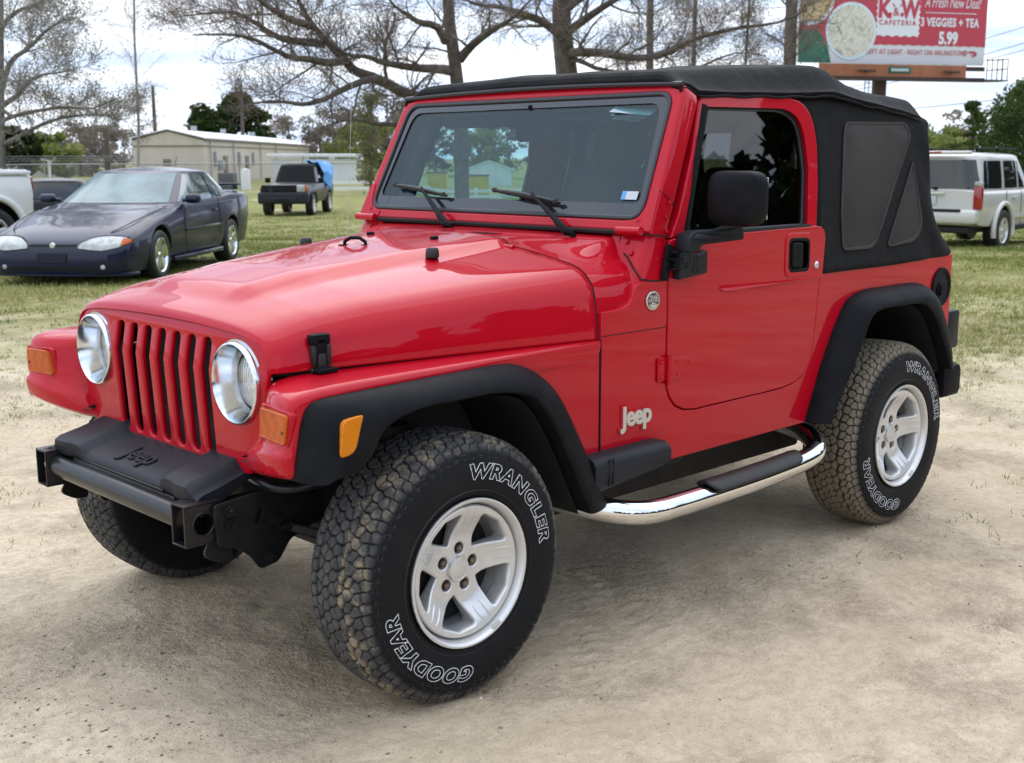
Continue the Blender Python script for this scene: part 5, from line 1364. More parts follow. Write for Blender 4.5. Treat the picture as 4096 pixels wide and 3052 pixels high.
cab.shell(.045).build('cabin', 'navy_paint', COUPE, smooth=60)
cab.end(True, .72, .565, .05, .90).build('windshield', 'coupe_glass', COUPE, smooth=80)
cab.end(False, .66, .52, .12, .88).build('rear_glass', 'dark_glass', COUPE, smooth=80)
for s in (-1, 1):
    cab.side(s, (.98, 1.64), (2.20, 2.24), .06, .88).build('side_window', 'coupe_side_glass', COUPE, smooth=80)
    cab.side(s, (2.29, 2.32), (3.10, 2.74), .10, .86).build('quarter_window', 'coupe_side_glass', COUPE, smooth=80)
    mb = MB(); mb.box((.98, s*1.00, .985), (.13, .20, .12), .045, seg=3); mb.box((1.02, s*.90, .965), (.07, .12, .05), .02); mb.build('mirror', 'navy_paint', COUPE, smooth=60)
    strip([(.86, s*.922, .90), (.84, s*.929, .72), (.86, s*.927, .45), (.95, s*.916, .27)], .0035, 'door_seam', 'dark_gap', COUPE)
    strip([(2.20, s*.918, .96), (2.26, s*.929, .72), (2.24, s*.927, .45), (2.10, s*.916, .27)], .0035, 'door_seam', 'dark_gap', COUPE)
    mb = MB(); mb.box((1.55, s*.928, .585), (1.36, .022, .035), .008); mb.build('side_molding', 'navy_paint', COUPE)
    mb = MB(); mb.box((1.35, s*.915, .235), (1.9, .05, .06), .015); mb.build('rocker_panel', 'navy_paint', COUPE)
    mb = MB(); mb.box((2.05, s*.930, .80), (.16, .02, .032), .008); mb.build('door_handle', 'navy_paint', COUPE)
    for x in (0, 2.81): road_wheel(COUPE, (x, s*.80, .315), .315, .22, 5, .215, 'bezel_metal', s > 0, .3, .62)
    # headlamp follows the nose
    hl = rpoly([(.30, .470, .02), (.47, .452, .05), (.60, .440, .05), (.76, .475, .05), (.845, .520, .03), (.850, .552, .03), (.78, .590, .05), (.60, .604, .05), (.45, .588, .05), (.33, .530, .04)], 3)
    fx = front_hit(cbody)
    h_ = wrap_plate(hl, fx, s, .006, .03).build('headlight', 'cloudy_lens', COUPE, smooth=60)
    wrap_plate(rpoly([(.775, .486, .03), (.850, .523, .03), (.856, .554, .02), (.775, .586, .03)], 4), fx, s, .010, .02).build('turn_signal', 'amber_lens', h_, smooth=60)
    wrap_plate([(q[0]+(.012 if q[0] > .6 else -.012), q[1]+(.010 if q[1] > .525 else -.010)) for q in hl], fx, s, .002, .02).build('lamp_gasket', 'dark_gap', h_, smooth=60)
    mb = MB(); mb.lathe([(.0001, .004), (.024, .003), (.028, 0), (.03, -.03)], 18, Matrix.Translation((fx(s*.60, .25)-.005, s*.60, .25)) @ Matrix.Rotation(-PI/2, 4, 'Y')); mb.build('fog_lamp', 'cloudy_lens', COUPE)
    hood_e = [(.55, s*.80, .90), (.1, s*.775, .838), (-.4, s*.72, .742), (-.66, s*.655, .675), (-.76, s*.60, .640)]
    strip([(p[0], p[1], p[2]+.002) for p in spl(hood_e, 20)], .006, 'hood_seam', 'dark_gap', COUPE)
wrap_plate(rpoly([(-.30, .488, .01), (.30, .488, .01), (.28, .515, .008), (-.28, .515, .008)], 3), fx, 1, .003, .02).build('grille_slot', 'dark_gap', COUPE)
mb = MB(); mb.lathe([(.0001, .016), (.03, .014), (.036, 0)], 16, Matrix.Translation((fx(0, .50)-.002, 0, .50)) @ Matrix.Rotation(-PI/2, 4, 'Y')); mb.build('nose_badge', 'badge_silver', COUPE)
pr_ = wrap_plate(rpoly([(-.17, .29, .02), (.17, .29, .02), (.19, .41, .02), (-.19, .41, .02)], 3), fx, 1, .004, .02).build('plate_recess', 'dark_gap', COUPE, smooth=40)
wrap_plate(rpoly([(-.155, .30, .02), (.155, .30, .02), (.175, .40, .02), (-.175, .40, .02)], 3), fx, 1, .008, .02).build('plate_blank', 'navy_paint', pr_, smooth=40)
wrap_plate(rpoly([(-.56, .205, .02), (.56, .205, .02), (.54, .255, .02), (-.54, .255, .02)], 3), fx, 1, .003, .02).build('lower_grille', 'dark_gap', COUPE)
strip(spl([(-.70, -.895, .155), (-.90, -.80, .155), (-1.0, -.62, .155), (-1.045, -.3, .155), (-1.055, 0, .155), (-1.045, .3, .155), (-1.0, .62, .155), (-.90, .80, .155), (-.70, .895, .155)], 30), .018, 'air_dam', 'navy_paint', COUPE)
mb = MB(); mb.box((3.78, 0, 1.115), (.16, 1.5, .03), .012)
for s in (-1, 1): mb.box((3.76, s*.68, 1.075), (.12, .06, .08), .012)
mb.build('rear_spoiler', 'navy_paint', COUPE)
plate_mb([rpoly([(2.52, .545), (2.575, .550), (2.57, .595), (2.515, .59)])], .004, lambda u, v, w: (u, -.934-w*0+.0*w+w, v)).build('side_decal', 'red_lens', COUPE)
for s in (-1, 1):
    mb = MB(); mb.box((3.945, s*.58, .80), (.07, .36, .12), .03); mb.build('tail_light', 'red_lens', COUPE)

# ---- black SUV without its grille -------------------------------------------
xs0 = Vector((24.16, 34.82, -.6)); hd = R(42)
o0 = xs0-Vector((math.sin(hd)*.80, -math.cos(hd)*.80, 0))
XT = thing('suv', 'black SUV with missing grille and one headlight beside the dirt bank', 'SUV', (o0.x, o0.y, gz(xs0.x, xs0.y)-.03), hd); XT.scale = (1.0, 1.0, 1.07)
st = [(-.90, .78, .46, .74, .78), (-.86, .86, .44, .98, 1.02), (-.70, .90, .44, 1.04, 1.10), (0, .92, .46, 1.06, 1.14), (.6, .92, .46, 1.08, 1.17), (1.5, .925, .46, 1.10, 1.16), (3.0, .925, .46, 1.12, 1.18), (3.50, .90, .48, 1.12, 1.18), (3.58, .84, .55, 1.08, 1.12)]
body_mesh(st, 40, 'body', 'black_paint', XT, [(0, .40, .46), (2.70, .40, .46)], .38)
xc = Cabin(1.10, 1.76, (.55, 1.12), (3.52, 3.30), (.85, .70))
xc.shell(.03).build('cabin', 'mesh_cover', XT, smooth=60)
xc.end(True, .76, .62, .10, .88).build('windshield', 'mesh_cover', XT, smooth=80)
for s in (-1, 1):
    xc.side(s, (.98, 1.26), (1.92, 1.90), .08, .86).build('side_window', 'dark_glass', XT, smooth=80); xc.side(s, (2.02, 2.00), (2.9, 2.8), .08, .86).build('side_window', 'dark_glass', XT, smooth=80)
    for x in (0, 2.70): road_wheel(XT, (x, s*.80, .38), .38, .26, 6, .22, 'alloy', s > 0)
    mb = MB(); mb.box((.80, s*1.02, 1.22), (.12, .20, .18), .04); mb.build('mirror', 'black_plastic', XT)
    mb = MB(); mb.tube([(.46*math.cos(a), s*.93, .40+.46*math.sin(a)) for a in np.linspace(.1, PI-.1, 16)], .035, 8); mb.build('wheel_flare', 'grey_plastic', XT)
mb = MB(); mb.box((-.88, 0, .64), (.32, 1.88, .40), .09, seg=3); mb.box((-1.0, 0, .58), (.14, 1.1, .20), .05); xb = mb.build('front_bumper', 'grey_trim', XT)
mb = MB(); mb.box((-1.05, 0, .58), (.06, .56, .09), .02); mb.build('bumper_opening', 'dark_gap', xb)
for s in (-1, 1):
    mb = MB(); mb.lathe([(.0001, .01), (.055, .008), (.06, -.02)], 14, Matrix.Translation((-1.03, s*.70, .64)) @ Matrix.Rotation(-PI/2, 4, 'Y')); mb.build('fog_lamp', 'badge_dark', xb)
mb = MB(); mb.box((-.905, .08, .955), (.06, 1.44, .26), .02); mb.build('engine_bay', 'dark_gap', XT)
mb = MB()
for z in (.84, .93, .98): mb.box((-.92, .1, z), (.03, .8, .02), .004)
mb.box((-.93, .45, .90), (.04, .16, .18), .01); mb.build('radiator_support', 'grey_trim', XT)
mb = MB(); mb.box((-.885, -.66, .965), (.14, .30, .25), .04, seg=3); mb.build('headlight', 'cloudy_lens', XT)
mb = MB(); mb.box((-.86, -.83, .965), (.14, .09, .22), .03); mb.build('turn_signal', 'amber_lens', XT)
rows = []
for i in range(14):
    q = i/13; row = []
    for j in range(18):
        w_ = j/17; x = lerp(1.75, 3.45, q)+.12*math.sin(w_*9+q*4); y = -.15-.82*min(1, w_*1.5)-.10*math.sin(q*7+w_*5)*w_; z = 1.82-.85*max(0, w_-.45)/.55*(.55+.45*math.sin(q*2.6+.4))+.07*math.sin(q*11+w_*7)+.05*math.sin(w_*17+q*3)
        row.append((x, y, z))
    rows.append(row)
mb = MB(); mb.grid(rows); tp = mb.build('tarp', 'blue_tarp', None, smooth=50, solid=.01); tp.matrix_world = XT.matrix_basis.copy() if False else Matrix.Translation(XT.location) @ Matrix.Rotation(hd, 4, 'Z') @ Matrix.Diagonal((1.0, 1.0, 1.07, 1))
tag(tp, 'crumpled bright blue tarp draped over the rear side of the black SUV', 'tarp')

# ---- silver white SUV seen from behind --------------------------------------
CW = on_ground(24.12, 24.2); ch = R(24.0-28)
# built nose towards -x; turned so that the tail faces the camera
cm_o = CW
CMD = thing('suv', 'silver white SUV with red tail lights seen from behind beside the red car', 'SUV', (0, 0, 0), 0)
st = [(-.86, .74, .44, .74, .78), (-.82, .86, .40, .98, 1.02), (-.5, .92, .40, 1.06, 1.13), (.3, .935, .40, 1.08, 1.17), (1.2, .935, .40, 1.10, 1.15), (2.6, .935, .42, 1.11, 1.16), (3.50, .93, .46, 1.11, 1.16), (3.84, .91, .50, 1.11, 1.16), (3.92, .89, .52, 1.09, 1.13)]
body_mesh(st, 44, 'body', 'silver_paint', CMD, [(0, .39, .46), (2.78, .39, .46)], .38)
cc = Cabin(1.10, 1.77, (.75, 1.45), (3.88, 3.72), (.87, .76))
cc.shell(.035).build('cabin', 'silver_paint', CMD, smooth=50)
cc.end(False, .78, .66, .04, .84, .012).build('rear_glass', 'dark_glass', CMD, smooth=80)
cc.end(True, .78, .66, .06, .88).build('windshield', 'dark_glass', CMD, smooth=80)
for s in (-1, 1):
    for a, b in (((1.18, 1.62), (1.92, 1.90)), ((2.02, 2.00), (2.66, 2.62)), ((2.80, 2.76), (3.50, 3.42))): cc.side(s, a, b, .08, .82, .008).build('side_window', 'dark_glass', CMD, smooth=80)
    for x in (0, 2.78): road_wheel(CMD, (x, s*.82, .38), .38, .25, 5, .23, 'alloy', s > 0, .4, .55)
    for x in (0, 2.78):
        mb = MB(); mb.tube([(x+.47*math.cos(a), s*.93, .39+.49*math.sin(a)) for a in np.linspace(-.25, PI+.25, 22)], .05, 8); mb.build('wheel_flare', 'silver_paint', CMD, smooth=60)
    mb = MB(); mb.box((3.885, s*.86, 1.00), (.11, .16, .42), .03, seg=3); tl_ = mb.build('tail_light', 'red_lens', CMD)
    mb = MB(); mb.box((3.90, s*.865, 1.245), (.10, .15, .09), .03); mb.build('reverse_lens', 'cloudy_lens', tl_)
    mb = MB(); mb.tube([(1.5, s*.63, 1.86), (2.4, s*.645, 1.875), (3.55, s*.64, 1.86)], .016, 8)
    for x in (1.5, 2.5, 3.5): mb.box((x, s*.64, 1.835), (.12, .03, .06), .01)
    mb.build('roof_rail', 'black_plastic', CMD)
    mb = MB(); mb.box((2.30, s*.945, .98), (.17, .03, .04), .012); mb.box((1.25, s*.945, .98), (.17, .03, .04), .012); mb.build('door_handle', 'silver_paint', CMD)
    strip([(2.70, s*.932, 1.10), (2.71, s*.938, .85), (2.62, s*.935, .62)], .005, 'door_seam', 'dark_gap', CMD); strip([(1.92, s*.932, 1.10), (1.93, s*.938, .85), (1.92, s*.935, .45)], .005, 'door_seam', 'dark_gap', CMD)
    mb = MB(); mb.box((1.4, s*.945, .64), (1.9, .02, .09), .01); mb.build('side_molding', 'silver_paint', CMD)
    mb = MB(); mb.box((1.4, s*.90, .41), (1.9, .10, .08), .02); mb.build('rocker_panel', 'grey_trim', CMD)
mb = MB(); mb.box((3.86, 0, 1.795), (.22, 1.34, .06), .025); mb.build('roof_spoiler', 'silver_paint', CMD)
mb = MB(); mb.box((3.975, 0, 1.80), (.02, .34, .035), .008); mb.build('brake_lamp', 'red_lens', CMD)
mb = MB(); mb.box((3.96, 0, .665), (.22, 1.80, .26), .06, seg=3); cb = mb.build('rear_bumper', 'silver_paint', CMD)
mb = MB(); mb.box((4.06, 0, .775), (.05, 1.24, .055), .012); mb.build('bumper_pad', 'grey_trim', cb)
mb = MB(); mb.box((3.945, -.05, 1.075), (.05, .62, .05), .012); mb.build('plate_garnish', 'silver_paint', CMD)
mb = MB(); mb.box((3.94, -.05, .955), (.012, .34, .17), .004); mb.build('license_plate', 'paper_white', CMD)
mb = MB(); mb.tube([(3.955, .10, 1.16), (3.96, -.02, 1.165), (3.955, -.45, 1.15)], .010, 6); mb.box((3.95, .10, 1.16), (.04, .08, .05), .012); mb.build('rear_wiper', 'black_plastic', CMD)
mb = MB(); mb.box((2.8, 0, .42), (2.1, 1.4, .12), .03); mb.build('underbody', 'dark_body', CMD)
# tail towards the camera: local +x points back along the line of sight, turned so its right flank shows
ang = R(24.45-20+180)
CMD.rotation_euler = (0, 0, ang); rw = Matrix.Rotation(ang, 3, 'Z') @ Vector((2.78, .90, 0)); CMD.location = (CW.x-rw.x, CW.y-rw.y, CW.z-.08)

# ---- white pickup at the left edge ------------------------------------------
tw_ = on_ground(69.05, 21.0); ta = R(68-90+24)
TRK = thing('pickup', 'white pickup with a sloped sail panel standing behind the blue coupe', 'pickup', (0, 0, 0), 0)
st = [(-.95, .80, .50, .90, .95), (-.85, .95, .46, 1.08, 1.14), (0, 1.0, .46, 1.12, 1.20), (1.2, 1.0, .46, 1.20, 1.22), (2.4, 1.0, .46, 1.26, 1.28), (3.3, 1.0, .48, 1.30, 1.32), (3.92, .99, .52, 1.30, 1.32), (3.99, .97, .58, 1.28, 1.30)]
body_mesh(st, 40, 'body', 'white_paint', TRK, [(0, .42, .50), (3.30, .42, .50)], .40)
tcb = Cabin(1.22, 1.86, (.75, 1.40), (3.30, 2.75), (.92, .76)); tcb.shell(.04).build('cabin', 'white_paint', TRK, smooth=50)
for s in (-1, 1):
    tcb.side(s, (1.15, 1.58), (1.98, 1.95), .08, .84).build('side_window', 'dark_glass', TRK, smooth=80); tcb.side(s, (2.06, 2.04), (2.62, 2.52), .08, .84).build('side_window', 'dark_glass', TRK, smooth=80)
    for x in (0, 3.30): road_wheel(TRK, (x, s*.86, .40), .40, .27, 5, .24, 'alloy', s > 0)
    mb = MB(); mb.tube([(3.30+.53*math.cos(a), s*.985, .44+.53*math.sin(a)) for a in np.linspace(.0, PI, 20)], .06, 8); mb.build('wheel_flare', 'white_paint', TRK, smooth=60)
    plate_mb([rpoly([(2.75, 1.24), (3.85, 1.30, .06), (3.75, 1.36, .04), (3.40, 1.42), (2.80, 1.84, .05)], 4)], .06, lambda u, v, w: (u, s*(.955-.14*max(0, v-1.3)-w), v), .008, 1).build('sail_panel', 'white_paint', TRK, smooth=40)
    mb = MB(); mb.box((3.98, s*.93, 1.08), (.06, .10, .36), .02); mb.build('tail_light', 'red_lens', TRK)
    mb = MB(); mb.box((3.40, s*.965, 1.335), (1.15, .10, .06), .02); mb.build('bed_rail', 'white_paint', TRK)
mb = MB(); mb.box((3.35, 0, 1.36), (1.25, 1.78, .05), .02); mb.build('bed_cover', 'white_paint', TRK)
mb = MB(); mb.box((4.05, 0, .62), (.18, 1.9, .22), .04); mb.build('rear_bumper', 'grey_trim', TRK)
TRK.rotation_euler = (0, 0, ta); rw = Matrix.Rotation(ta, 3, 'Z') @ Vector((3.30, -1.0, 0)); TRK.location = (tw_.x-rw.x, tw_.y-rw.y, tw_.z)

# ---- small far cars beyond the pickup and along the fence --------------------
def far_car(az, d, turn, mat, label, glass='dark_glass'):
    p = on_ground(az, d); r_ = thing('sedan', label, 'car', p, R(turn))
    st = [(-2.2, .62, .34, .62, .66), (-2.1, .80, .24, .72, .77), (-1.4, .89, .22, .84, .90), (0, .90, .22, .92, .97), (1.4, .89, .24, .95, 1.0), (2.1, .84, .30, .93, .98), (2.25, .72, .42, .84, .88)]
    body_mesh(st, 26, 'body', mat, r_, [(-1.35, .33, .36), (1.35, .33, .36)], .32)
    c_ = Cabin(.92, 1.42, (-1.05, -.30), (1.62, 1.0), (.80, .60)); c_.shell(.04).build('cabin', mat, r_, smooth=60)
    c_.end(True, .70, .54, .06, .88).build('windshield', glass, r_, smooth=80); c_.end(False, .66, .5, .10, .86).build('rear_glass', glass, r_, smooth=80)
    for s in (-1, 1):
        c_.side(s, (-.70, -.20), (1.05, .85), .08, .86).build('side_window', glass, r_, smooth=80)
        for x in (-1.35, 1.35): road_wheel(r_, (x, s*.78, .32), .32, .2, 5, .2, 'alloy', s > 0)
        mb = MB(); mb.box((2.21, s*.62, .80), (.08, .34, .13), .03); mb.build('tail_light', 'red_lens', r_); mb = MB(); mb.box((-2.14, s*.60, .66), (.10, .30, .12), .03); mb.build('headlight', 'cloudy_lens', r_)
    return r_
far_car(66.95, 34, -25, 'black_paint', 'black sedan half hidden between the white pickup and the blue coupe')
far_car(64.2, 47, -20, 'white_paint', 'white sedan beyond the chain link fence whose roof shows over the coupe')

# ================================================================== trees
simple('bark_oak', (0.11, 0.092, 0.078), .95, var=.45, nscale=5, bump=.6, bscale=14, bdist=.05)
simple('bark_grey', (0.15, 0.14, 0.13), .95, var=.35, nscale=6, bump=.4, bscale=20, bdist=.03)
simple('twig_brown', (0.17, 0.142, 0.125), .95, var=.3, nscale=2)
simple('twig_pale', (0.26, 0.24, 0.22), .95, var=.3, nscale=2)
def m_leaf(name, a, b, c):
    t = NT(name); at_ = t.n('ShaderNodeAttribute'); at_.attribute_name = 'tint'
    col = t.ramp(at_.outputs['Fac'], [(0.0, a), (.5, b), (1.0, c)])
    d = t.n('ShaderNodeBsdfDiffuse'); t.l(col, d.inputs[0]); tr = t.n('ShaderNodeBsdfTranslucent'); t.l(col, tr.inputs[0])
    m = t.n('ShaderNodeMixShader'); m.inputs[0].default_value = .25; t.l(d.outputs[0], m.inputs[1]); t.l(tr.outputs[0], m.inputs[2]); t.l(m.outputs[0], t.out.inputs[0]); MATS[name] = t.m
m_leaf('buds_rust', (.12, .065, .04), (.21, .125, .075), (.30, .23, .10))
m_leaf('buds_pale', (.17, .14, .10), (.26, .23, .15), (.33, .33, .18))
m_leaf('leaf_evergreen', (.012, .028, .008), (.035, .060, .018), (.10, .075, .030))
m_leaf('leaf_pine', (.022, .046, .014), (.062, .095, .028), (.12, .145, .05))
m_leaf('leaf_spring', (.12, .15, .035), (.21, .24, .07), (.30, .31, .13))
m_leaf('leaf_thicket', (.16, .135, .115), (.24, .205, .17), (.28, .25, .18))
m_leaf('leaf_dark', (.015, .022, .010), (.030, .042, .016), (.055, .062, .028))
class Tree:
    def __init__(s, seed): s.r = random.Random(seed); s.br = []; s.tips = []
    def add(s, pts, r0, r1, lv): s.br.append(([Vector(p) for p in pts], r0, r1, lv))
    def limb(s, start, d, L, r, lv, up=.0, wig=.18, seg=5):
        p = Vector(start); d = d.normalized(); pts = [p.copy()]
        for i in range(seg):
            d = (d+Vector((s.r.gauss(0, wig), s.r.gauss(0, wig), s.r.gauss(0, wig)+up))).normalized(); p = p+d*(L/seg); pts.append(p.copy())
        s.add(pts, r, r*.35, lv); return pts, d
    def sprout(s, pts, r0, r1, L, lv, maxlv, n, spread=.9, up=.05, start=.15, shrink=.55, flat=.75):
        k = len(pts)-1
        for q in range(n):
            t = start+(1-start)*(q+s.r.random())/n; f = t*k; i = min(int(f), k-1); p = pts[i].lerp(pts[i+1], f-i); d = (pts[i+1]-pts[i]).normalized()
            v = Vector((s.r.gauss(0, 1), s.r.gauss(0, 1), s.r.gauss(0, flat)+.15)); v = (v-d*v.dot(d))
            if v.length < 1e-3: continue
            nd = (d*.75+v.normalized()*spread*s.r.uniform(.6, 1.25)).normalized(); l = L*s.r.uniform(.55, 1.2)*(1-.35*t); rr = max(.0045, lerp(r0, r1, t)*.42)
            c, _ = s.limb(p, nd, l, rr, lv, up, .20, 5 if lv < maxlv else 3)
            if lv < maxlv: s.sprout(c, rr, rr*.35, L*shrink, lv+1, maxlv, max(3, int(n*(.85 if lv < maxlv-1 else .8))), spread, up, .15, shrink, flat)
            else: s.tips.append(c[-1]); s.tips.append(c[-2])
    def mesh(s, name, mat, parent, levels, sides):
        vs = []; fs = []
        V = []; F = []; o = 0
        for pts, r0, r1, lv in s.br:
            if lv not in levels: continue
            n = sides if lv > 1 else max(sides, 8); k = len(pts); prev = None
            for i, p in enumerate(pts):
                a = pts[max(i-1, 0)]; b = pts[min(i+1, k-1)]; t = (b-a).normalized(); u = t.orthogonal().normalized() if prev is None else (prev-t*prev.dot(t)).normalized(); prev = u; w = t.cross(u); r = lerp(r0, r1, i/(k-1))
                for j in range(n):
                    a_ = 2*PI*j/n; V.append(p+(u*math.cos(a_)+w*math.sin(a_))*r*(1 if lv > 1 else 1+.12*math.sin(3*a_+i)))
            for i in range(k-1):
                for j in range(n): F.append((o+i*n+j, o+i*n+(j+1) % n, o+(i+1)*n+(j+1) % n, o+(i+1)*n+j))
            o += k*n
        return np_mesh(name, np.array([tuple(v) for v in V]), np.array(F), mat, parent, smooth=1)
    def buds(s, name, mat, parent, size, per, spread):
        rg = np.random.default_rng(5); P = np.array([tuple(t) for t in s.tips]); P = np.repeat(P, per, 0); n = len(P)
        P = P+rg.normal(0, spread, (n, 3)); return leaf_cloud(name, P, size, mat, parent, rg)
def leaf_cloud(name, P, size, mat, parent, rg, tint=None, up=0.0):
    n = len(P); a = rg.normal(0, 1, (n, 3)); a /= np.linalg.norm(a, axis=1)[:, None]; b = rg.normal(0, 1, (n, 3)); b = np.cross(a, b); b /= np.linalg.norm(b, axis=1)[:, None]
    sz = size*rg.uniform(.5, 1.35, n)[:, None]
    V = np.stack([P-a*sz*.5, P+b*sz*.35, P+a*sz*.6, P-b*sz*.35], 1).reshape(-1, 3); F = np.arange(n*4).reshape(-1, 4)
    t_ = rg.uniform(0, 1, n) if tint is None else np.clip(tint+rg.normal(0, .12, n), 0, 1)
    return np_mesh(name, V, F, mat, parent, attrs={'tint': np.repeat(t_, 4)})
def way(lst, d, d2=None, drop=0.0):
    d2 = d if d2 is None else d2; k = len(lst)
    return [at(a, e, lerp(d, d2, i/max(1, k-1))) for i, (a, e) in enumerate(lst)]
def bare_tree(name, label, seed, base, trunk, limbs, r0, L, n1, maxlv, bud, barkm='bark_oak', twigm='twig_brown', bud_size=.05, per=1, group=None, cat='tree', up=.04, bspread=.06):
    T = Tree(seed); root = thing(name, label, cat, base, 0, group); off = Vector(base)
    tr = [p-off for p in trunk]
    T.add(tr, r0, r0*.55, 0)
    for pts, ra, ln, nn in limbs:
        q = [p-off for p in pts]; q = spl([tuple(v) for v in q], max(6, len(q)*2)); T.add(q, ra, ra*.10, 1)
        T.sprout(q, ra, ra*.16, ln, 2, maxlv, nn, up=up, start=.12)
    if n1: T.sprout(tr, r0*.5, r0*.3, L, 2, maxlv, n1, up=up, start=.35)
    t_ = T.mesh('trunk', barkm, root, (0, 1), 8); T.mesh('crown', twigm, root, (2, 3, 4, 5), 3)
    if bud: T.buds('foliage', bud, root, bud_size, per, bspread)
    return root
# the two old oaks behind the car (limbs follow the real boughs)
D2 = 27.0; b2 = on_ground(48.4, D2)
bare_tree('oak_tree', 'gnarled bare oak with a long bough leaning left behind the red car windshield', 11, b2,
    [b2+Vector((0, 0, -.2))]+way([(48.4, 1.27), (48.43, 2.55), (48.6, 4.36), (48.81, 5.87), (48.97, 7.88), (49.13, 9.58), (49.4, 13)], D2),
    [(way([(48.55, 2.3), (49.5, 2.7), (50.62, 2.82), (51.99, 3.45), (53.18, 3.89), (53.71, 4.42), (54.42, 5.21), (55.11, 5.99), (55.54, 6.76), (55.86, 7.61), (56.2, 9)], D2, 23.5), .15, 1.7, 15),
     (way([(53.62, 4.33), (54.36, 4.24), (55.26, 4.41), (55.98, 4.44), (56.86, 4.83), (57.91, 5.33), (59.23, 5.4), (60.3, 5.35)], 24.6, 22), .085, 1.35, 12),
     (way([(54.51, 5.08), (55.95, 5.19), (56.66, 5.35), (57.7, 6.03), (58.57, 6.36), (59.89, 6.24), (61, 6.1)], 24.2, 25), .08, 1.35, 12),
     (way([(55.03, 5.82), (55.92, 6.06), (56.62, 6.4), (57.31, 6.9), (57.82, 7.4), (58.6, 8.4)], 24, 22), .08, 1.3, 11),
     (way([(52.2, 3.52), (52.9, 3.42), (53.75, 3.08), (54.59, 2.63), (55.51, 2.4), (56.5, 2.53), (57.49, 2.48), (58.6, 2.2)], 25.4, 22), .08, 1.2, 12),
     (way([(48.83, 3.91), (49.58, 4.0), (50.59, 4.08), (51.88, 4.26), (52.61, 4.52), (53.61, 4.64), (54.6, 5.3)], D2, 24), .11, 1.4, 12),
     (way([(48.36, 4.45), (47.71, 5.16), (46.77, 5.78), (45.85, 6.31), (45, 7.2)], D2, 25.5), .11, 1.3, 9),
     (way([(49.0, 5.2), (49.45, 5.87), (50.19, 6.04), (50.64, 6.3), (51.28, 6.69), (52, 7.6)], D2, 25), .10, 1.4, 10),
     (way([(49.0, 7.4), (50.2, 8.2), (51.6, 8.6), (53, 9.4)], D2, 24), .11, 1.6, 8), (way([(48.5, 1.6), (50, 1.75), (51.8, 1.5), (53.4, 1.75), (54.8, 1.35)], D2, 24), .085, 1.0, 10)],
    .17, 1.6, 5, 4, 'buds_rust', bud_size=.030, per=1)
D3 = 30.0; b3 = on_ground(43.3, D3)
bare_tree('oak_tree', 'thick dark trunk of the large bare oak rising above the middle of the soft top', 12, b3,
    [b3+Vector((0, 0, -.2))]+way([(43.4, 2.54), (43.47, 3.81), (43.62, 5.24), (43.72, 6.48), (43.73, 8.3), (43.9, 12)], D3),
    [(way([(43.75, 5.5), (44.09, 5.69), (44.92, 6.22), (45.84, 6.53), (46.77, 6.75), (47.69, 6.84), (49, 7.5)], D3, 27), .12, 1.6, 12),
     (way([(43.4, 4.7), (43.01, 4.69), (41.75, 4.68), (40.48, 4.46), (39.02, 4.59), (37.78, 5.24), (35.74, 5.7), (34.12, 5.86), (32.8, 6.4)], D3, 26), .12, 1.4, 16),
     (way([(43.5, 5.5), (43.23, 5.8), (42.18, 6.49), (40.94, 7.17), (39.49, 7.74), (38, 8.6)], D3, 28), .13, 1.6, 10),
     (way([(43.7, 5.7), (43.97, 5.76), (45.12, 6.21), (46.18, 6.51), (47, 7.4)], D3, 32), .11, 1.5, 8),
     (way([(43.4, 4.2), (43.01, 4.38), (41.95, 3.96), (39.84, 3.74), (37.75, 3.92), (36, 4.6), (34.6, 4.5)], D3, 27.5), .07, 1.2, 14),
     (way([(43.6, 6.6), (42.0, 7.6), (40, 8.2), (37.5, 8.3), (35.5, 8.9)], D3, 28), .12, 1.6, 9)],
    .31, 1.7, 5, 4, 'buds_rust', bud_size=.030, per=1)
# the spreading tree at the left edge
DL = 24.0; bl = on_ground(68.5, DL)
bare_tree('bare_tree', 'pale spreading leafless tree behind the white pickup', 13, bl,
    [bl+Vector((0, 0, -.2))]+way([(68.47, -.19), (68.34, 2.09), (68.19, 4.34), (68.04, 6.55), (67.97, 7.99), (67.9, 10)], DL),
    [(way([(68.2, 4.9), (68.0, 5.6), (67.4, 6.14), (66.74, 6.38), (66.32, 6.62), (65.9, 6.93), (65.3, 7.3)], DL, 21.5), .05, 1.0, 11),
     (way([(68.3, 2.9), (67.84, 4.05), (67.15, 4.59), (66.45, 5.28), (65.77, 5.75), (65.1, 6.0)], DL, 22), .055, 1.05, 12),
     (way([(68.33, 2.2), (67.65, 2.71), (67.18, 3.24), (66.57, 3.56), (65.91, 3.65), (65.2, 3.9)], DL, 21), .05, .95, 12),
     (way([(68.35, 1.6), (67.86, 1.8), (66.97, 2.03), (65.86, 2.2), (64.75, 2.14), (64.05, 2.45), (63.5, 2.6)], DL, 21), .042, .75, 12),
     (way([(68.4, .6), (67.17, 1.27), (66.26, 1.66), (65.51, 1.82), (64.31, 1.91), (63.64, 1.68), (63.2, 1.75)], DL, 22), .04, .7, 12),
     (way([(68.34, 2.09), (68.0, 1.8), (67.8, 1.65), (67.6, 1.0)], DL, 23), .035, .6, 6),
     (way([(68.3, 3.4), (69.3, 4.2), (70.3, 5.4)], DL), .08, 1.0, 6)],
    .06, 1.0, 3, 4, 'buds_pale', 'bark_grey', 'twig_pale', .032, 1)
DT = 44.0; bt = on_ground(62.95, DT)
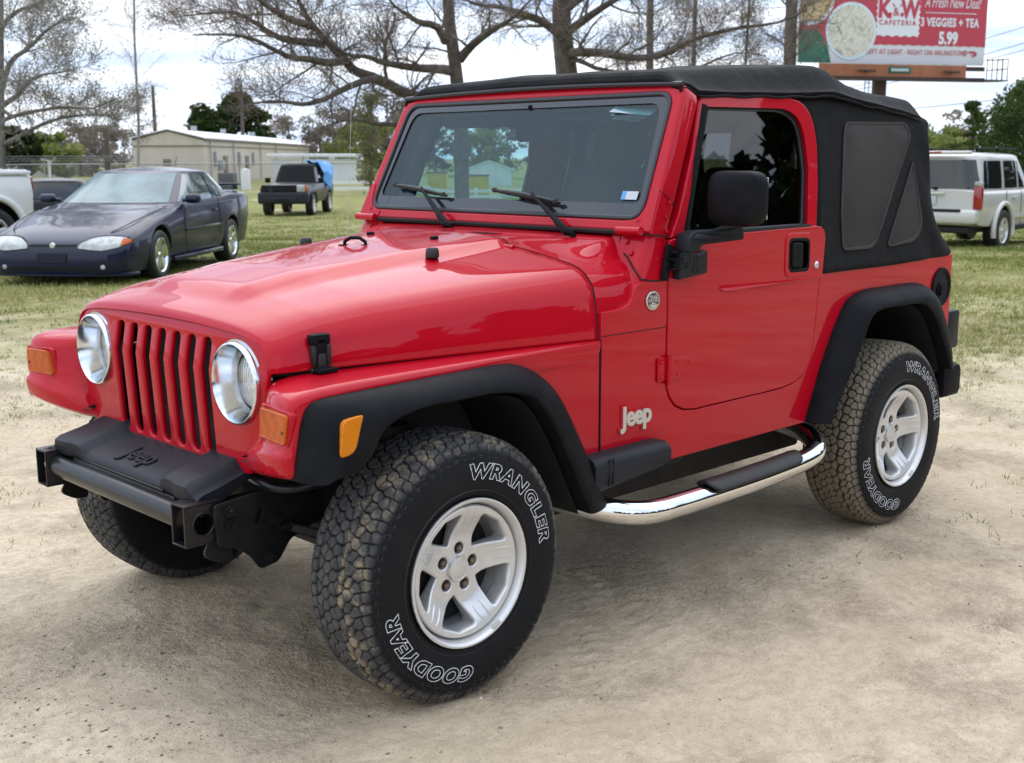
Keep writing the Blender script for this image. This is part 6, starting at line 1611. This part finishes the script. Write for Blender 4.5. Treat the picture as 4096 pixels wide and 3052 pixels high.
bare_tree('bare_tree', 'thin straight leafless sapling rising in front of the beige building', 14, bt, [bt]+way([(62.93, -.61), (62.78, 1.37), (62.76, 3.71), (62.75, 5.24), (62.67, 6.75), (62.6, 8.6)], DT), [], .055, 1.5, 30, 3, None, 'twig_pale', 'twig_pale')
for k, (az, d, r_, h_, lab) in enumerate(((39.7, 36, .13, 11, 'straight slender bare trunk right of the thick oak'), (37.67, 38, .09, 10, 'second slender bare trunk between the thick oak and the billboard'), (33.4, 46, .28, 13, 'dark bare trunk standing in front of the billboard left edge'), (35.4, 40, .06, 8, 'thin bushy bare tree left of the billboard'), (52.6, 34, .06, 3.6, 'small bare tree with yellow green buds left of the windshield'))):
    b_ = on_ground(az, d)
    bare_tree('bare_tree', lab, 30+k, b_, [b_+Vector((.03*math.sin(i*1.7+k)*i, .03*math.cos(i*1.3+k)*i, h_*i/6-.1)) for i in range(7)], [], r_, h_*.17, 16, 4, 'buds_pale' if k != 4 else 'leaf_spring', 'bark_oak', 'twig_brown', .055, 1, bspread=.10)

def leafy_tree(name, label, base, h, w, n, mat, seed, size, clumps=26, trunk_r=.2, low=.12, kind_='round', group=None):
    rg = np.random.default_rng(seed); root = thing(name, label, 'tree', base, 0, group)
    rr = random.Random(seed)
    C = []
    for k in range(clumps):
        v = rg.uniform(low, 1)**.85; a = rg.uniform(0, 2*PI)
        prof = {'round': math.sqrt(max(.02, 1-((v-.50)/.56)**2)), 'pine': (1-v)**.7*(.55+.45*math.sin(v*23)**2)+.10, 'tall': min(1, (1-v)*2.2)**.6*min(1, v*3+.3)}[kind_]
        q = w*.5*prof*rg.uniform(.45, 1.0); C.append((q*math.cos(a), q*math.sin(a), v*h, rg.uniform(.6, 1.25), rg.uniform(-.25, .30)))
    C = np.array(C); idx = rg.integers(0, clumps, n); c = C[idx]
    rad = w*(.13 if kind_ != 'pine' else .10)*c[:, 3]
    g = rg.normal(0, 1, (n, 3)); g /= np.linalg.norm(g, axis=1)[:, None]; g *= (rg.uniform(.2, 1, n)**.5)[:, None]
    P = c[:, :3]+g*np.stack([rad, rad, rad*(.72 if kind_ != 'pine' else .38)], -1)
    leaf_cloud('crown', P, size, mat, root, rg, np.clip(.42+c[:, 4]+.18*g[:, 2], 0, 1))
    mb = MB(); mb.tube([(.0, 0, -.2), (.03*w, .01, h*.3), (.0, .03*w, h*.6), (.02*w, 0, h*.93)], [trunk_r, trunk_r*.8, trunk_r*.5, trunk_r*.15], 8)
    for k in range(min(clumps, 16)): mb.tube([(0, 0, max(.15*h, C[k][2]-.18*h)), tuple(C[k][:3]*np.array([.6, .6, 1])-np.array([0, 0, .03*h])), tuple(C[k][:3])], [trunk_r*.35, trunk_r*.2, trunk_r*.06], 5)
    mb.build('trunk', 'bark_oak', root); return root
p = on_ground(58.9, 112); leafy_tree('evergreen_tree', 'dark round evergreen tree rising behind the beige building roof', p, at(58.9, 2.62, 112).z-p.z, 7.4, 9000, 'leaf_evergreen', 41, .42, 60, .3, .1)
for k, (az, d, el, w, n, lab) in enumerate(((21.2, 40, 5.0, 5.2, 28000, 'tallest dense dark pine beyond the silver SUV'), (23.3, 44, 2.9, 3.5, 18000, 'dark pine behind the silver SUV roof, just left of the tallest pine'), (25.5, 52, 2.3, 2.7, 5000, 'thin open pine left of the dense pines'))):
    p = on_ground(az, d); leafy_tree('pine_tree', lab, p, at(az, el, d).z-p.z, w, n, 'leaf_pine', 50+k, .105 if k < 2 else .10, (110, 95, 38)[k], .22, .12, 'pine' if k == 2 else 'tall')
p = on_ground(51.9, 60); leafy_tree('evergreen_shrub', 'dark green shrub behind the white rail fence beside the windshield', p, 2.1, 2.6, 3000, 'leaf_dark', 61, .14, 24, .06, .05)
p = on_ground(67.75, 60); leafy_tree('evergreen_tree', 'dark upright evergreen behind the bare tree at far left', p, at(67.75, 1.25, 60).z-p.z, 2.6, 3200, 'leaf_dark', 62, .28, 26, .12, .1, 'tall')
p = on_ground(66.65, 85); leafy_tree('budding_tree', 'yellow green budding tree left of the beige building', p, at(66.65, .95, 85).z-p.z, 4.2, 3600, 'leaf_spring', 63, .30, 30, .15, .1)
protos = []
for k, (m_, w, h) in enumerate((('leaf_thicket', 7.5, 6.2), ('leaf_thicket', 6.0, 5.0), ('leaf_spring', 6.5, 5.0), ('leaf_dark', 6.0, 6.4))):
    protos.append(leafy_tree('distant_tree', '', (0, 0, 0), h, w, 2600, m_, 70+k, .30, 34, .18, .05))
LB = ['hazy brown leafless tree in the distant tree line', 'hazy brown leafless tree in the distant tree line', 'pale green budding tree in the distant tree line', 'dark evergreen in the distant tree line']
used = [False]*4; rq = random.Random(5)
spots = [(65.3, 100, 0, .58), (64.7, 104, 1, .70), (64.1, 98, 0, .55), (63.5, 108, 0, .62), (68.6, 95, 1, .65), (67.2, 110, 0, .52), (66.0, 112, 1, .55),
         (56.2, 130, 0, .95), (54.9, 120, 1, .95), (53.9, 126, 0, 1.0), (52.9, 112, 2, .9), (51.8, 118, 0, 1.1), (50.8, 128, 1, 1.1), (49.6, 116, 3, .6), (48.6, 128, 0, 1.2), (47.4, 120, 2, .9), (46.2, 126, 1, 1.2), (27.7, 84, 2, .72), (26.9, 88, 2, .78), (26.1, 82, 2, .70), (25.2, 90, 0, .9)]
for az, d, k, sc in spots:
    b_ = on_ground(az, d)
    if used[k]: r_ = copy_tree(protos[k])
    else: r_ = protos[k]; used[k] = True
    r_.location = b_; r_.rotation_euler = (0, 0, rq.uniform(0, 6)); r_.scale = (sc*rq.uniform(.9, 1.15), sc, sc*rq.uniform(.9, 1.1)); tag(r_, LB[k], 'tree', 'trees of the distant tree line')

# ================================================================== buildings, fences, poles, billboard
def m_ribbed(name, col, sc, var=.05, ax=0):
    t = NT(name); co = t.coord('Object'); s = t.n('ShaderNodeSeparateXYZ'); t.l(co, s.inputs[0])
    w = t.math('PINGPONG', t.math('MULTIPLY', s.outputs[ax], sc), .5)
    n = t.noise(.8, 5, .6); c = t.ramp(n, [(.3, tuple(v*(1-var*2) for v in col)), (.7, tuple(min(1, v*(1+var)) for v in col))])
    st = t.noise(1.0, 4, .6, t.coord('Object', (3, 3, .25))); c = t.mix(t.math('MULTIPLY', t.ramp(st, [(.5, 0.0), (.75, 1.0)]), .25), c, tuple(v*.6 for v in col))
    t.pbr(c, .5, normal=t.bump(w, .6, .05)); MATS[name] = t.m
m_ribbed('wall_beige', (.53, .465, .39), 3.2); m_ribbed('roof_white', (.74, .75, .77), 2.0); m_ribbed('wall_white', (.70, .71, .72), 3.0)
m_ribbed('yellow_steel', (.62, .46, .04), 5.0)
simple('trim_brown', (.13, .095, .07), .7); simple('pipe_grey', (.33, .34, .36), .5); simple('wood_pole', (.09, .07, .055), .9, var=.3); simple('galvanized', (.30, .31, .32), .45, .6, var=.1); simple('white_rail', (.72, .72, .71), .6, var=.05)
simple('unit_dark', (.03, .032, .036), .6); simple('roof_dark', (.06, .06, .07), .8)
C0 = at(60.03, 0, 70); E0 = at(55.37, 0, 108); ln = (Vector((E0.x, E0.y, 0))-Vector((C0.x, C0.y, 0))); BL = ln.length; ax_ = math.atan2(ln.y, ln.x)
zb_ = gz(C0.x, C0.y)-.2
BG = thing('building', 'long beige metal building with low white roof behind the fence', 'building', (C0.x, C0.y, zb_), ax_)
ze = at(0, .9, 70).z-zb_; GW = 3.9; za = ze+.46
mb = MB(); mb.add([(0, 0, 0), (BL, 0, 0), (BL, GW, 0), (0, GW, 0), (0, 0, ze), (BL, 0, ze), (BL, GW, ze), (0, GW, ze), (0, GW/2, za-.03), (BL, GW/2, za-.03)], [(0, 1, 5, 4), (1, 2, 6, 9, 5), (2, 3, 7, 6), (3, 0, 4, 8, 7)]); mb.build('wall', 'wall_beige', BG, smooth=0)
mb = MB()
for s0, s1 in ((-.10, GW/2), (GW+.10, GW/2)):
    z0 = ze-.02; mb.add([(-.12, s0, z0), (BL+.1, s0, z0), (BL+.1, s1, za), (-.12, s1, za), (-.12, s0, z0+.06), (BL+.1, s0, z0+.06), (BL+.1, s1, za+.06), (-.12, s1, za+.06)], [(0, 1, 2, 3), (4, 5, 6, 7), (0, 1, 5, 4), (0, 3, 7, 4), (1, 2, 6, 5)])
mb.build('roof', 'roof_white', BG, smooth=0)
mb = MB(); mb.box((BL/2, -.06, ze-.11), (BL, .06, .07)); mb.tube([(-.06, 0, ze-.06), (-.06, GW/2, za-.03)], .05, 4); mb.tube([(-.06, GW, ze-.06), (-.06, GW/2, za-.03)], .05, 4); mb.box((-.05, GW/2, ze-.42), (.04, GW, .05)); mb.box((BL/2, -.045, ze-.42), (BL, .03, .05)); mb.build('trim', 'trim_brown', BG)
mb = MB(); mb.box((-.06, 2.05, 1.55), (.06, .40, .30), .01); w_ = mb.build('window', 'trim_brown', BG)
mb = MB(); mb.box((-.05, 2.05, 1.15), (.05, .40, .45), .01); mb.build('window_panel', 'tan_board', w_)
for x in (2.4, 9.0, 13.5):
    mb = MB(); mb.box((x, -.10, ze*.60), (.24, .14, .85), .02); mb.build('wall_vent', 'pipe_grey', BG)
for x in (5.2, 11.6):
    MB().box((x, -.05, .95), (.95, .07, 1.9), .02).build('door', 'trim_brown', BG)
for x in (1.2, 7.4, 16, 22): MB().tube([(x, -.09, .1), (x, -.09, ze-.15)], .045, 6).build('downspout', 'pipe_grey', BG)
for x in (6, 14, 24): MB().cyl((x, GW/2, za), (x, GW/2, za+.35), .18, 10).build('roof_vent', 'pipe_grey', BG)
MB().box((3.6, -.16, 1.35), (.45, .25, .55), .02).build('meter_box', 'pipe_grey', BG)
mb = MB(); mb.box((.0, .02, .55), (.16, .16, .50), .01); mb.build('yellow_bollard', 'yellow_steel', BG)
p = on_ground(59.05, 66); o = MB().box((0, 0, .42), (1.0, .8, .84), .03).build('equipment_box', 'unit_dark'); o.location = p; o.rotation_euler = (0, 0, ax_); tag(o, 'dark boxy outdoor unit standing against the beige building', 'box')
p = on_ground(58.25, 65); mb = MB(); mb.lathe([(.24, 0), (.24, .95), (.20, 1.05), (.0001, 1.09)], 20); o = mb.build('storage_tank', 'white_rail'); o.location = p; tag(o, 'white upright tank with rounded top beside the dark boxy unit', 'tank')
# low white outbuilding right of the black SUV
p = on_ground(55.2, 74); q = on_ground(53.2, 78); v = q-p; L_ = v.length
W2 = thing('outbuilding', 'low white flat roofed outbuilding right of the black SUV', 'building', (p.x, p.y, p.z-.1), math.atan2(v.y, v.x))
mb = MB(); mb.box((L_/2, 1.5, .75), (L_, 3, 1.5)); mb.build('wall', 'wall_white', W2, smooth=0)
mb = MB(); mb.box((L_/2, 1.4, 1.72), (L_+.5, 3.6, .20), .03); mb.build('roof', 'roof_white', W2, smooth=0)
for x in (.5, 1.35): MB().box((x, -.02, .85), (.5, .05, .9), .01).build('window', 'pipe_grey', W2)
p = on_ground(47.1, 92); W3 = thing('shed', 'white gabled shed seen through the windshield of the red car', 'shed', p, R(-43))
mb = MB(); mb.add([(-1.7, 0, 0), (1.7, 0, 0), (1.7, 4, 0), (-1.7, 4, 0), (-1.7, 0, 1.3), (1.7, 0, 1.3), (1.7, 4, 1.3), (-1.7, 4, 1.3), (0, 0, 1.85), (0, 4, 1.85)], [(0, 1, 5, 8, 4), (1, 2, 6, 5), (2, 3, 7, 9, 6), (3, 0, 4, 7)]); mb.build('wall', 'wall_white', W3, smooth=0)
mb = MB(); mb.add([(-1.85, -.1, 1.25), (0, -.1, 1.92), (1.85, -.1, 1.25), (-1.85, 4.1, 1.25), (0, 4.1, 1.92), (1.85, 4.1, 1.25)], [(0, 1, 4, 3), (1, 2, 5, 4)]); mb.build('roof', 'roof_white', W3, smooth=0, solid=.06)
for k, az in enumerate((49.5, 47.55)):
    p = on_ground(az, 64); c_ = thing('skip_container', ('yellow ribbed steel container seen through the left half of the windshield', 'yellow ribbed steel container just left of the red door post inside the windshield')[k], 'container', p, R(-43))
    mb = MB(); mb.box((0, 0, .62), (1.0, 1.6, 1.1), .03)
    for x in (-.4, -.13, .13, .4): mb.box((x, -.82, .62), (.05, .06, 1.0), .01)
    mb.build('container_body', 'yellow_steel', c_); MB().box((0, 0, 1.20), (1.1, 1.7, .08), .02).build('rim', 'trim_brown', c_)
    mb = MB()
    for x in (-.4, .4): mb.box((x, 0, .05), (.1, 1.5, .1))
    mb.build('skid', 'trim_brown', c_)
# dark roofed house and white carport far left
p = on_ground(66.3, 100); H1 = thing('house', 'house with dark sloping roof far left behind the fence', 'house', p, R(-20))
mb = MB(); mb.add([(-2.6, 0, 0), (2.6, 0, 0), (2.6, 5, 0), (-2.6, 5, 0), (-2.6, 0, 1.3), (2.6, 0, 1.3), (2.6, 5, 1.3), (-2.6, 5, 1.3), (-1.2, 0, 2.7), (-1.2, 5, 2.7)], [(0, 1, 5, 8, 4), (1, 2, 6, 5), (2, 3, 7, 9, 6), (3, 0, 4, 7)]); mb.build('wall', 'wall_beige', H1, smooth=0)
mb = MB(); mb.add([(-2.9, -.2, 1.15), (-1.2, -.2, 2.85), (2.9, -.2, 1.1), (-2.9, 5.2, 1.15), (-1.2, 5.2, 2.85), (2.9, 5.2, 1.1)], [(0, 1, 4, 3), (1, 2, 5, 4)]); mb.build('roof', 'roof_dark', H1, smooth=0, solid=.1)
p = on_ground(67.5, 66); K1 = thing('carport', 'white carport roof between the white pickup and the chain link fence', 'carport', p, R(-22))
rows = [[(x, y, 1.45+.22*math.cos(x/1.1*1.2)) for x in np.linspace(-1.1, 1.1, 9)] for y in (0, 3)]
MB().grid(rows).build('roof', 'white_rail', K1, smooth=60, solid=.04)
for x in (-1.05, 1.05):
    for y in (.1, 2.9): MB().tube([(x, y, 0), (x, y, 1.55)], .04, 6).build('post', 'white_rail', K1)
# chain link fence with barbed wire arms
t = NT('chain_link'); co = t.coord('Object'); s_ = t.n('ShaderNodeSeparateXYZ'); t.l(co, s_.inputs[0])
u1 = t.math('ADD', s_.outputs[0], s_.outputs[2]); u2 = t.math('SUBTRACT', s_.outputs[0], s_.outputs[2])
w1_ = t.math('LESS_THAN', t.math('PINGPONG', t.math('MULTIPLY', u1, 12.0), .5), .055); w2_ = t.math('LESS_THAN', t.math('PINGPONG', t.math('MULTIPLY', u2, 12.0), .5), .055)
fm = t.math('MAXIMUM', w1_, w2_); tr = t.n('ShaderNodeBsdfTransparent'); df = t.n('ShaderNodeBsdfDiffuse'); df.inputs[0].default_value = (.30, .31, .32, 1)
mx_ = t.n('ShaderNodeMixShader'); t.l(fm, mx_.inputs[0]); t.l(tr.outputs[0], mx_.inputs[1]); t.l(df.outputs[0], mx_.inputs[2]); t.l(mx_.outputs[0], t.out.inputs[0]); MATS['chain_link'] = t.m
pA = on_ground(69.5, 59); pB = on_ground(52.9, 57.5); v = pB-pA; FLn = math.hypot(v.x, v.y)
FN = thing('chain_link_fence', 'grey chain link fence with slanted barbed wire arms behind the parked cars', 'fence', pA, math.atan2(v.y, v.x))
nb_ = 7
def fz(x): return gz(pA.x+v.x*x/FLn, pA.y+v.y*x/FLn)-pA.z
top = [(x, 0, fz(x)+1.42) for x in np.linspace(0, FLn, 16)]
MB().tube(top, .028, 6).build('top_rail', 'galvanized', FN)
MB().grid([[(x, 0, fz(x)+.03) for x in np.linspace(0, FLn, 16)], [(x, 0, fz(x)+1.41) for x in np.linspace(0, FLn, 16)]]).build('wire_mesh', 'chain_link', FN, smooth=0)
for k in range(nb_):
    x = FLn*k/(nb_-1); mb = MB(); mb.tube([(x, 0, fz(x)-.1), (x, 0, fz(x)+1.46)], .035, 8); mb.tube([(x, 0, fz(x)+1.44), (x+.10, -.28, fz(x)+1.78)], .02, 6); mb.build('post', 'galvanized', FN)
for q in (.35, .65, .95): MB().tube([(x+.10*q, -.28*q, fz(x)+1.44+.34*q) for x in np.linspace(0, FLn, 16)], .008, 4).build('barbed_wire', 'galvanized', FN)
# white two rail fence
pA2 = on_ground(54.5, 56.2); pB2 = on_ground(45.5, 58); v2 = pB2-pA2; RL = math.hypot(v2.x, v2.y)
WFc = thing('rail_fence', 'white two rail fence on top of the dirt bank right of the black SUV', 'fence', pA2, math.atan2(v2.y, v2.x))
def fz2(x): return gz(pA2.x+v2.x*x/RL, pA2.y+v2.y*x/RL)-pA2.z
for zz in (.30, .56): MB().grid([[(x, y, fz2(x)+z) for y, z in ((-.03, zz-.07), (-.03, zz+.07), (.03, zz+.07), (.03, zz-.07))] for x in np.linspace(0, RL, 14)], True).build('rail', 'white_rail', WFc, smooth=0)
for k in range(5): x = RL*k/4; MB().box((x, .05, fz2(x)+.30), (.12, .12, .80), .01).build('post', 'white_rail', WFc)
# utility poles
def pole(az, d, el, r_, label, arm):
    b_ = on_ground(az, d); h = at(az, el, d).z-b_.z; P_ = thing('utility_pole', label, 'pole', b_)
    MB().tube([(0, 0, -.2), (0, 0, h)], [r_*1.15, r_*.8], 10).build('shaft', 'wood_pole', P_)
    if arm: 
        MB().box((0, 0, h-.35), (.09, 1.5, .10), .01, ('Z', R(az))).build('crossarm', 'wood_pole', P_)
        for q in (-.65, 0, .65): MB().cyl((-q*math.sin(R(az)), q*math.cos(R(az)), h-.3), (-q*math.sin(R(az)), q*math.cos(R(az)), h-.1), .04, 6).build('insulator', 'pipe_grey', P_)
    return P_
pole(64.2, 58, 1.32, .13, 'short thick dark pole left of the beige building', False)
pole(62.1, 84, 3.18, .13, 'tall plain pole rising behind the beige building gable', False)
pole(58.3, 100, 3.26, .15, 'utility pole with crossarm in front of the dark round evergreen', True)

# billboard
m_ribbed('catwalk_rust', (.33, .115, .05), 1.9, .10); simple('board_red', (.50, .045, .075), .5, var=.04); simple('board_white', (.74, .76, .80), .5, var=.02); simple('steel_rust', (.06, .032, .024), .7, var=.3); simple('steel_dark', (.018, .016, .017), .6); simple('board_green', (.03, .13, .085), .6, var=.3, nscale=2); simple('sign_green', (.02, .10, .075), .5)
def m_food(name, cols, sc):
    t = NT(name); n = t.noise(sc, 5, .7, None, 1.2); c = t.ramp(n, [(.30+.13*i, c_) for i, c_ in enumerate(cols)]); t.pbr(c, .5); MATS[name] = t.m
m_food('food_pale', [(.20, .22, .12), (.55, .52, .42), (.72, .70, .62), (.45, .40, .28)], 1.6); m_food('food_tan', [(.30, .17, .06), (.55, .38, .18), (.62, .50, .30), (.36, .22, .10)], 2.2); m_food('food_dark', [(.02, .02, .025), (.07, .06, .06), (.16, .13, .11), (.03, .03, .04)], 2.5); simple('plate_rim', (.62, .74, .80), .3, var=.03)
pr = at(25.27, 0, 68.0); pl = at(33.1, 0, 62.6); bv = Vector((pr.x-pl.x, pr.y-pl.y, 0)); BW = bv.length; ba = math.atan2(bv.y, bv.x)
zbot = at(0, 4.0, 65.2).z; BH = 3.95
gb = gz(pl.x, pl.y)
BB = thing('billboard', 'red and white restaurant billboard on a rusty catwalk above the soft top', 'billboard', (pl.x, pl.y, gb), ba)
z0 = zbot-gb
# local: x along the face (left to right), -y towards the viewer
def face(off): return lambda u, v, w: (u, -off+w, z0+v)
kx = BW/1130.0; ky = BH/(BH/kx*1.0)*1.0
def U(px): return (px-300)*kx
def Vv(py): return (385-py)*kx*1.02
MB().box((BW/2, .12, z0+BH/2), (BW, .20, BH), .01).build('panel', 'board_white', BB)
plate_mb([[(U(300), Vv(-60)), (U(1430), Vv(-60)), (U(1430), Vv(290))]+[(U(x), Vv(287+2*math.sin(x*.11))) for x in range(1400, 420, -12)]+[(U(300), Vv(290))]], .02, face(.004)).build('poster_red', 'board_red', BB, smooth=0)
plate_mb([[(U(755+5*math.sin(y*.2)), Vv(y)) for y in range(-50, 240, 8)]+[(U(x), Vv(242+4*math.sin(x*.12))) for x in range(760, 1010, 8)]+[(U(1012+5*math.sin(y*.23)), Vv(y)) for y in range(240, -50, -8)]], .02, face(.010)).build('poster_card', 'board_white', BB, smooth=0)
plate_mb([[(U(300), Vv(385)), (U(300), Vv(230)), (U(360), Vv(212)), (U(420), Vv(225)), (U(470), Vv(300)), (U(492), Vv(385))]], .02, face(.008)).build('poster_green', 'board_green', BB, smooth=0)
for cx_, cy_, rr_, mt_ in ((605, 222, 150, 'food_pale'), (355, 55, 145, 'food_tan'), (625, -70, 135, 'food_dark')):
    def clip(P): return [(min(max(a, .01), BW-.01), min(max(b, .01), BH-.01)) for a, b in P]
    pl_ = plate_mb([clip(ell(U(cx_), Vv(cy_), rr_*kx, n=48))], .02, face(.016)).build('poster_plate', 'plate_rim', BB, smooth=0)
    plate_mb([clip(ell(U(cx_), Vv(cy_), rr_*kx*.90, n=48))], .02, face(.022)).build('poster_food', mt_, pl_, smooth=0)
def btxt(s, px, py, size, mat, off=.022, bold=.03, xs=1.0, shear=0, sp=1.0, ys=1.0):
    f = face(off); text_mb(s, size*kx, lambda u, v, w: f(U(px)+u, Vv(py)+v*ys, w), .008, offset=bold, xs=xs, shear=shear, space=sp, res=3).build('poster_lettering', mat, BB, smooth=0)
btxt('K', 797, 108, 132, 'board_red', bold=.045, xs=.85, ys=.98); btxt('W', 955, 108, 132, 'board_red', bold=.045, xs=.78, ys=.98); btxt('&', 868, 120, 62, 'board_red', bold=.01); btxt('.', 833, 108, 100, 'board_red', bold=.05); btxt('.', 905, 108, 100, 'board_red', bold=.05)
btxt('CAFETERIA', 880, 175, 36, 'board_red', bold=.02, sp=1.32)
f_ = face(.020)
for a_, b_ in (((845, 78), (860, 92)), ((905, 78), (890, 92))): MB().tube([f_(U(a_[0]), Vv(a_[1]), 0), f_(U(b_[0]), Vv(b_[1]), 0)], .03, 4).build('poster_mark', 'board_red', BB)
btxt('A Fresh New Deal!', 1212, 66, 66, 'board_white', bold=-.004, shear=.32, xs=.70, sp=.95, ys=1.25)
MB().box((U(1205), -.02, z0+Vv(118)), (U(1362)-U(1048), .012, .035)).build('poster_line', 'board_white', BB)
btxt('3 VEGGIES + TEA', 1200, 168, 62, 'board_white', bold=.035, xs=.72, sp=1.08); btxt('5.99', 1195, 250, 88, 'board_white', bold=.045, xs=.78)
btxt('LEFT AT LIGHT · RIGHT ON ARLINGTON', 1000, 324, 38, 'board_red', bold=-.004, xs=.80, sp=1.08)
fm_ = face(.02)
mb = plate_mb([rpoly([(U(1325), Vv(312)), (U(1365), Vv(312)), (U(1380), Vv(320)), (U(1378), Vv(338)), (U(1355), Vv(341)), (U(1345), Vv(333)), (U(1366), Vv(331)), (U(1362), Vv(324)), (U(1336), Vv(323))])], .008, fm_); mb.build('poster_mark', 'board_red', BB, smooth=0)
mb = plate_mb([rpoly([(U(1296), Vv(310), .05), (U(1318), Vv(310), .05), (U(1318), Vv(330), .05), (U(1296), Vv(330), .05)]), rpoly([(U(1301), Vv(314), .04), (U(1313), Vv(314), .04), (U(1313), Vv(326), .04), (U(1301), Vv(326), .04)])], .008, fm_); mb.join(plate_mb([[(U(1300), Vv(334)), (U(1314), Vv(334)), (U(1314), Vv(338)), (U(1300), Vv(338))]], .008, fm_)); mb.build('poster_mark', 'board_red', BB, smooth=0)
xc0, xc1 = U(392), U(1278)
MB().box(((xc0+xc1)/2, -.55, z0-.38), (xc1-xc0, .06, .62)).build('apron', 'catwalk_rust', BB)
mb = MB(); mb.box((BW*.56, -.30, z0-.78), (BW*.96, .70, .09)); mb.box((BW*.52, -.55, z0-.70), (BW*.90, .10, .08)); mb.box((BW*.52, .25, z0-.74), (BW*1.0, .16, .16)); mb.box((BW*.94, -.2, z0-.20), (BW*.10, .10, .22)); mb.build('catwalk', 'steel_rust', BB)
for x in (U(662), U(1175)): mb = MB(); mb.box((x, -.78, z0-.40), (.95, .10, .10), .02); mb.box((x, -.66, z0-.44), (.08, .25, .06)); mb.build('floodlight', 'steel_rust', BB)
mb = MB(); mb.box((U(870), -.60, z0-.34), (1.22, .04, .30), .01); sg = mb.build('owner_sign', 'sign_green', BB)
for k in range(7): MB().box((U(870)-.42+.14*k, -.625, z0-.34), (.085, .012, .13), .01).build('sign_mark', 'board_white', sg)
mb = MB(); gx0, gx1 = U(1395), U(1525)
for x in np.linspace(gx0, gx1, 5): mb.tube([(x, -.75, z0-.75), (x, -.75, z0+.28)], .025, 5)
for z in (z0-.2, z0+.28): mb.tube([(gx0, -.75, z-.10), (gx1, -.75, z)], .025, 5); mb.tube([(gx1, -.75, z), (gx1, .1, z)], .025, 5)
for y in (-.3, .1): mb.tube([(gx1, y, z0-.75), (gx1, y, z0+.28)], .025, 5)
mb.box(((gx0+gx1)/2-.4, -.35, z0-.78), (gx1-gx0+.9, .85, .06)); mb.build('catwalk_railing', 'steel_dark', BB)
xp = U(818); MB().tube([(xp, .45, -.3), (xp, .45, z0-.68)], .36, 20).build('column', 'steel_rust', BB)
mb = MB()
for x in (xp-.95, xp-.72): mb.tube([(x, .2, z0-3.2), (x, .2, z0-.8)], .025, 5)
for z in np.linspace(z0-3.1, z0-.9, 9): mb.tube([(xp-.95, .2, z), (xp-.72, .2, z)], .018, 4)
mb.build('ladder', 'steel_dark', BB)
# overhead wires at the right
for k, (a0, e0, a1, e1) in enumerate(((20, 6.5, 31, 3.6), (20, 5.8, 31, 3.0), (20, 5.45, 31, 2.85), (20, 2.9, 36, 1.6))):
    A_, B_ = at(a0, e0, 80), at(a1, e1, 105); pts = [A_.lerp(B_, q)-Vector((0, 0, 1.2*4*q*(1-q)*.25)) for q in np.linspace(0, 1, 14)]
    o = MB().tube(pts, .022, 4).build('power_line', 'steel_dark'); tag(o, ('topmost overhead wire right of the billboard', 'second overhead wire from the top right of the billboard', 'third overhead wire from the top right of the billboard', 'lowest overhead wire passing behind the pines')[k], 'wire')

# woods on the other side of the lot, behind the photographer: seen mirrored in the paint and glass
rg = np.random.default_rng(77); Vs = []; Ts = []
for k in range(100):
    a = R(rg.uniform(-125, 8)); d = rg.uniform(36, 58); bx, by = CAM.x+d*math.cos(a), CAM.y+d*math.sin(a)
    h = rg.uniform(5, 13); w = rg.uniform(3.0, 5.5); n = 900; v = rg.uniform(.05, 1, n); q = w*.5*np.minimum(1, (1-v)*1.9)**.7*np.sqrt(rg.uniform(0, 1, n)); th = rg.uniform(0, 2*PI, n)
    Vs.append(np.stack([bx+q*np.cos(th), by+q*np.sin(th), v*h-.2], -1)); Ts.append(np.full(n, rg.uniform(.1, .8)))
wd = leaf_cloud('woods', np.concatenate(Vs), .75, 'leaf_dark', None, rg, np.concatenate(Ts)); kind(wd, 'stuff'); tag(wd, 'dark woods across the lot mirrored in the door glass', 'woods')
bpy.context.view_layer.update()
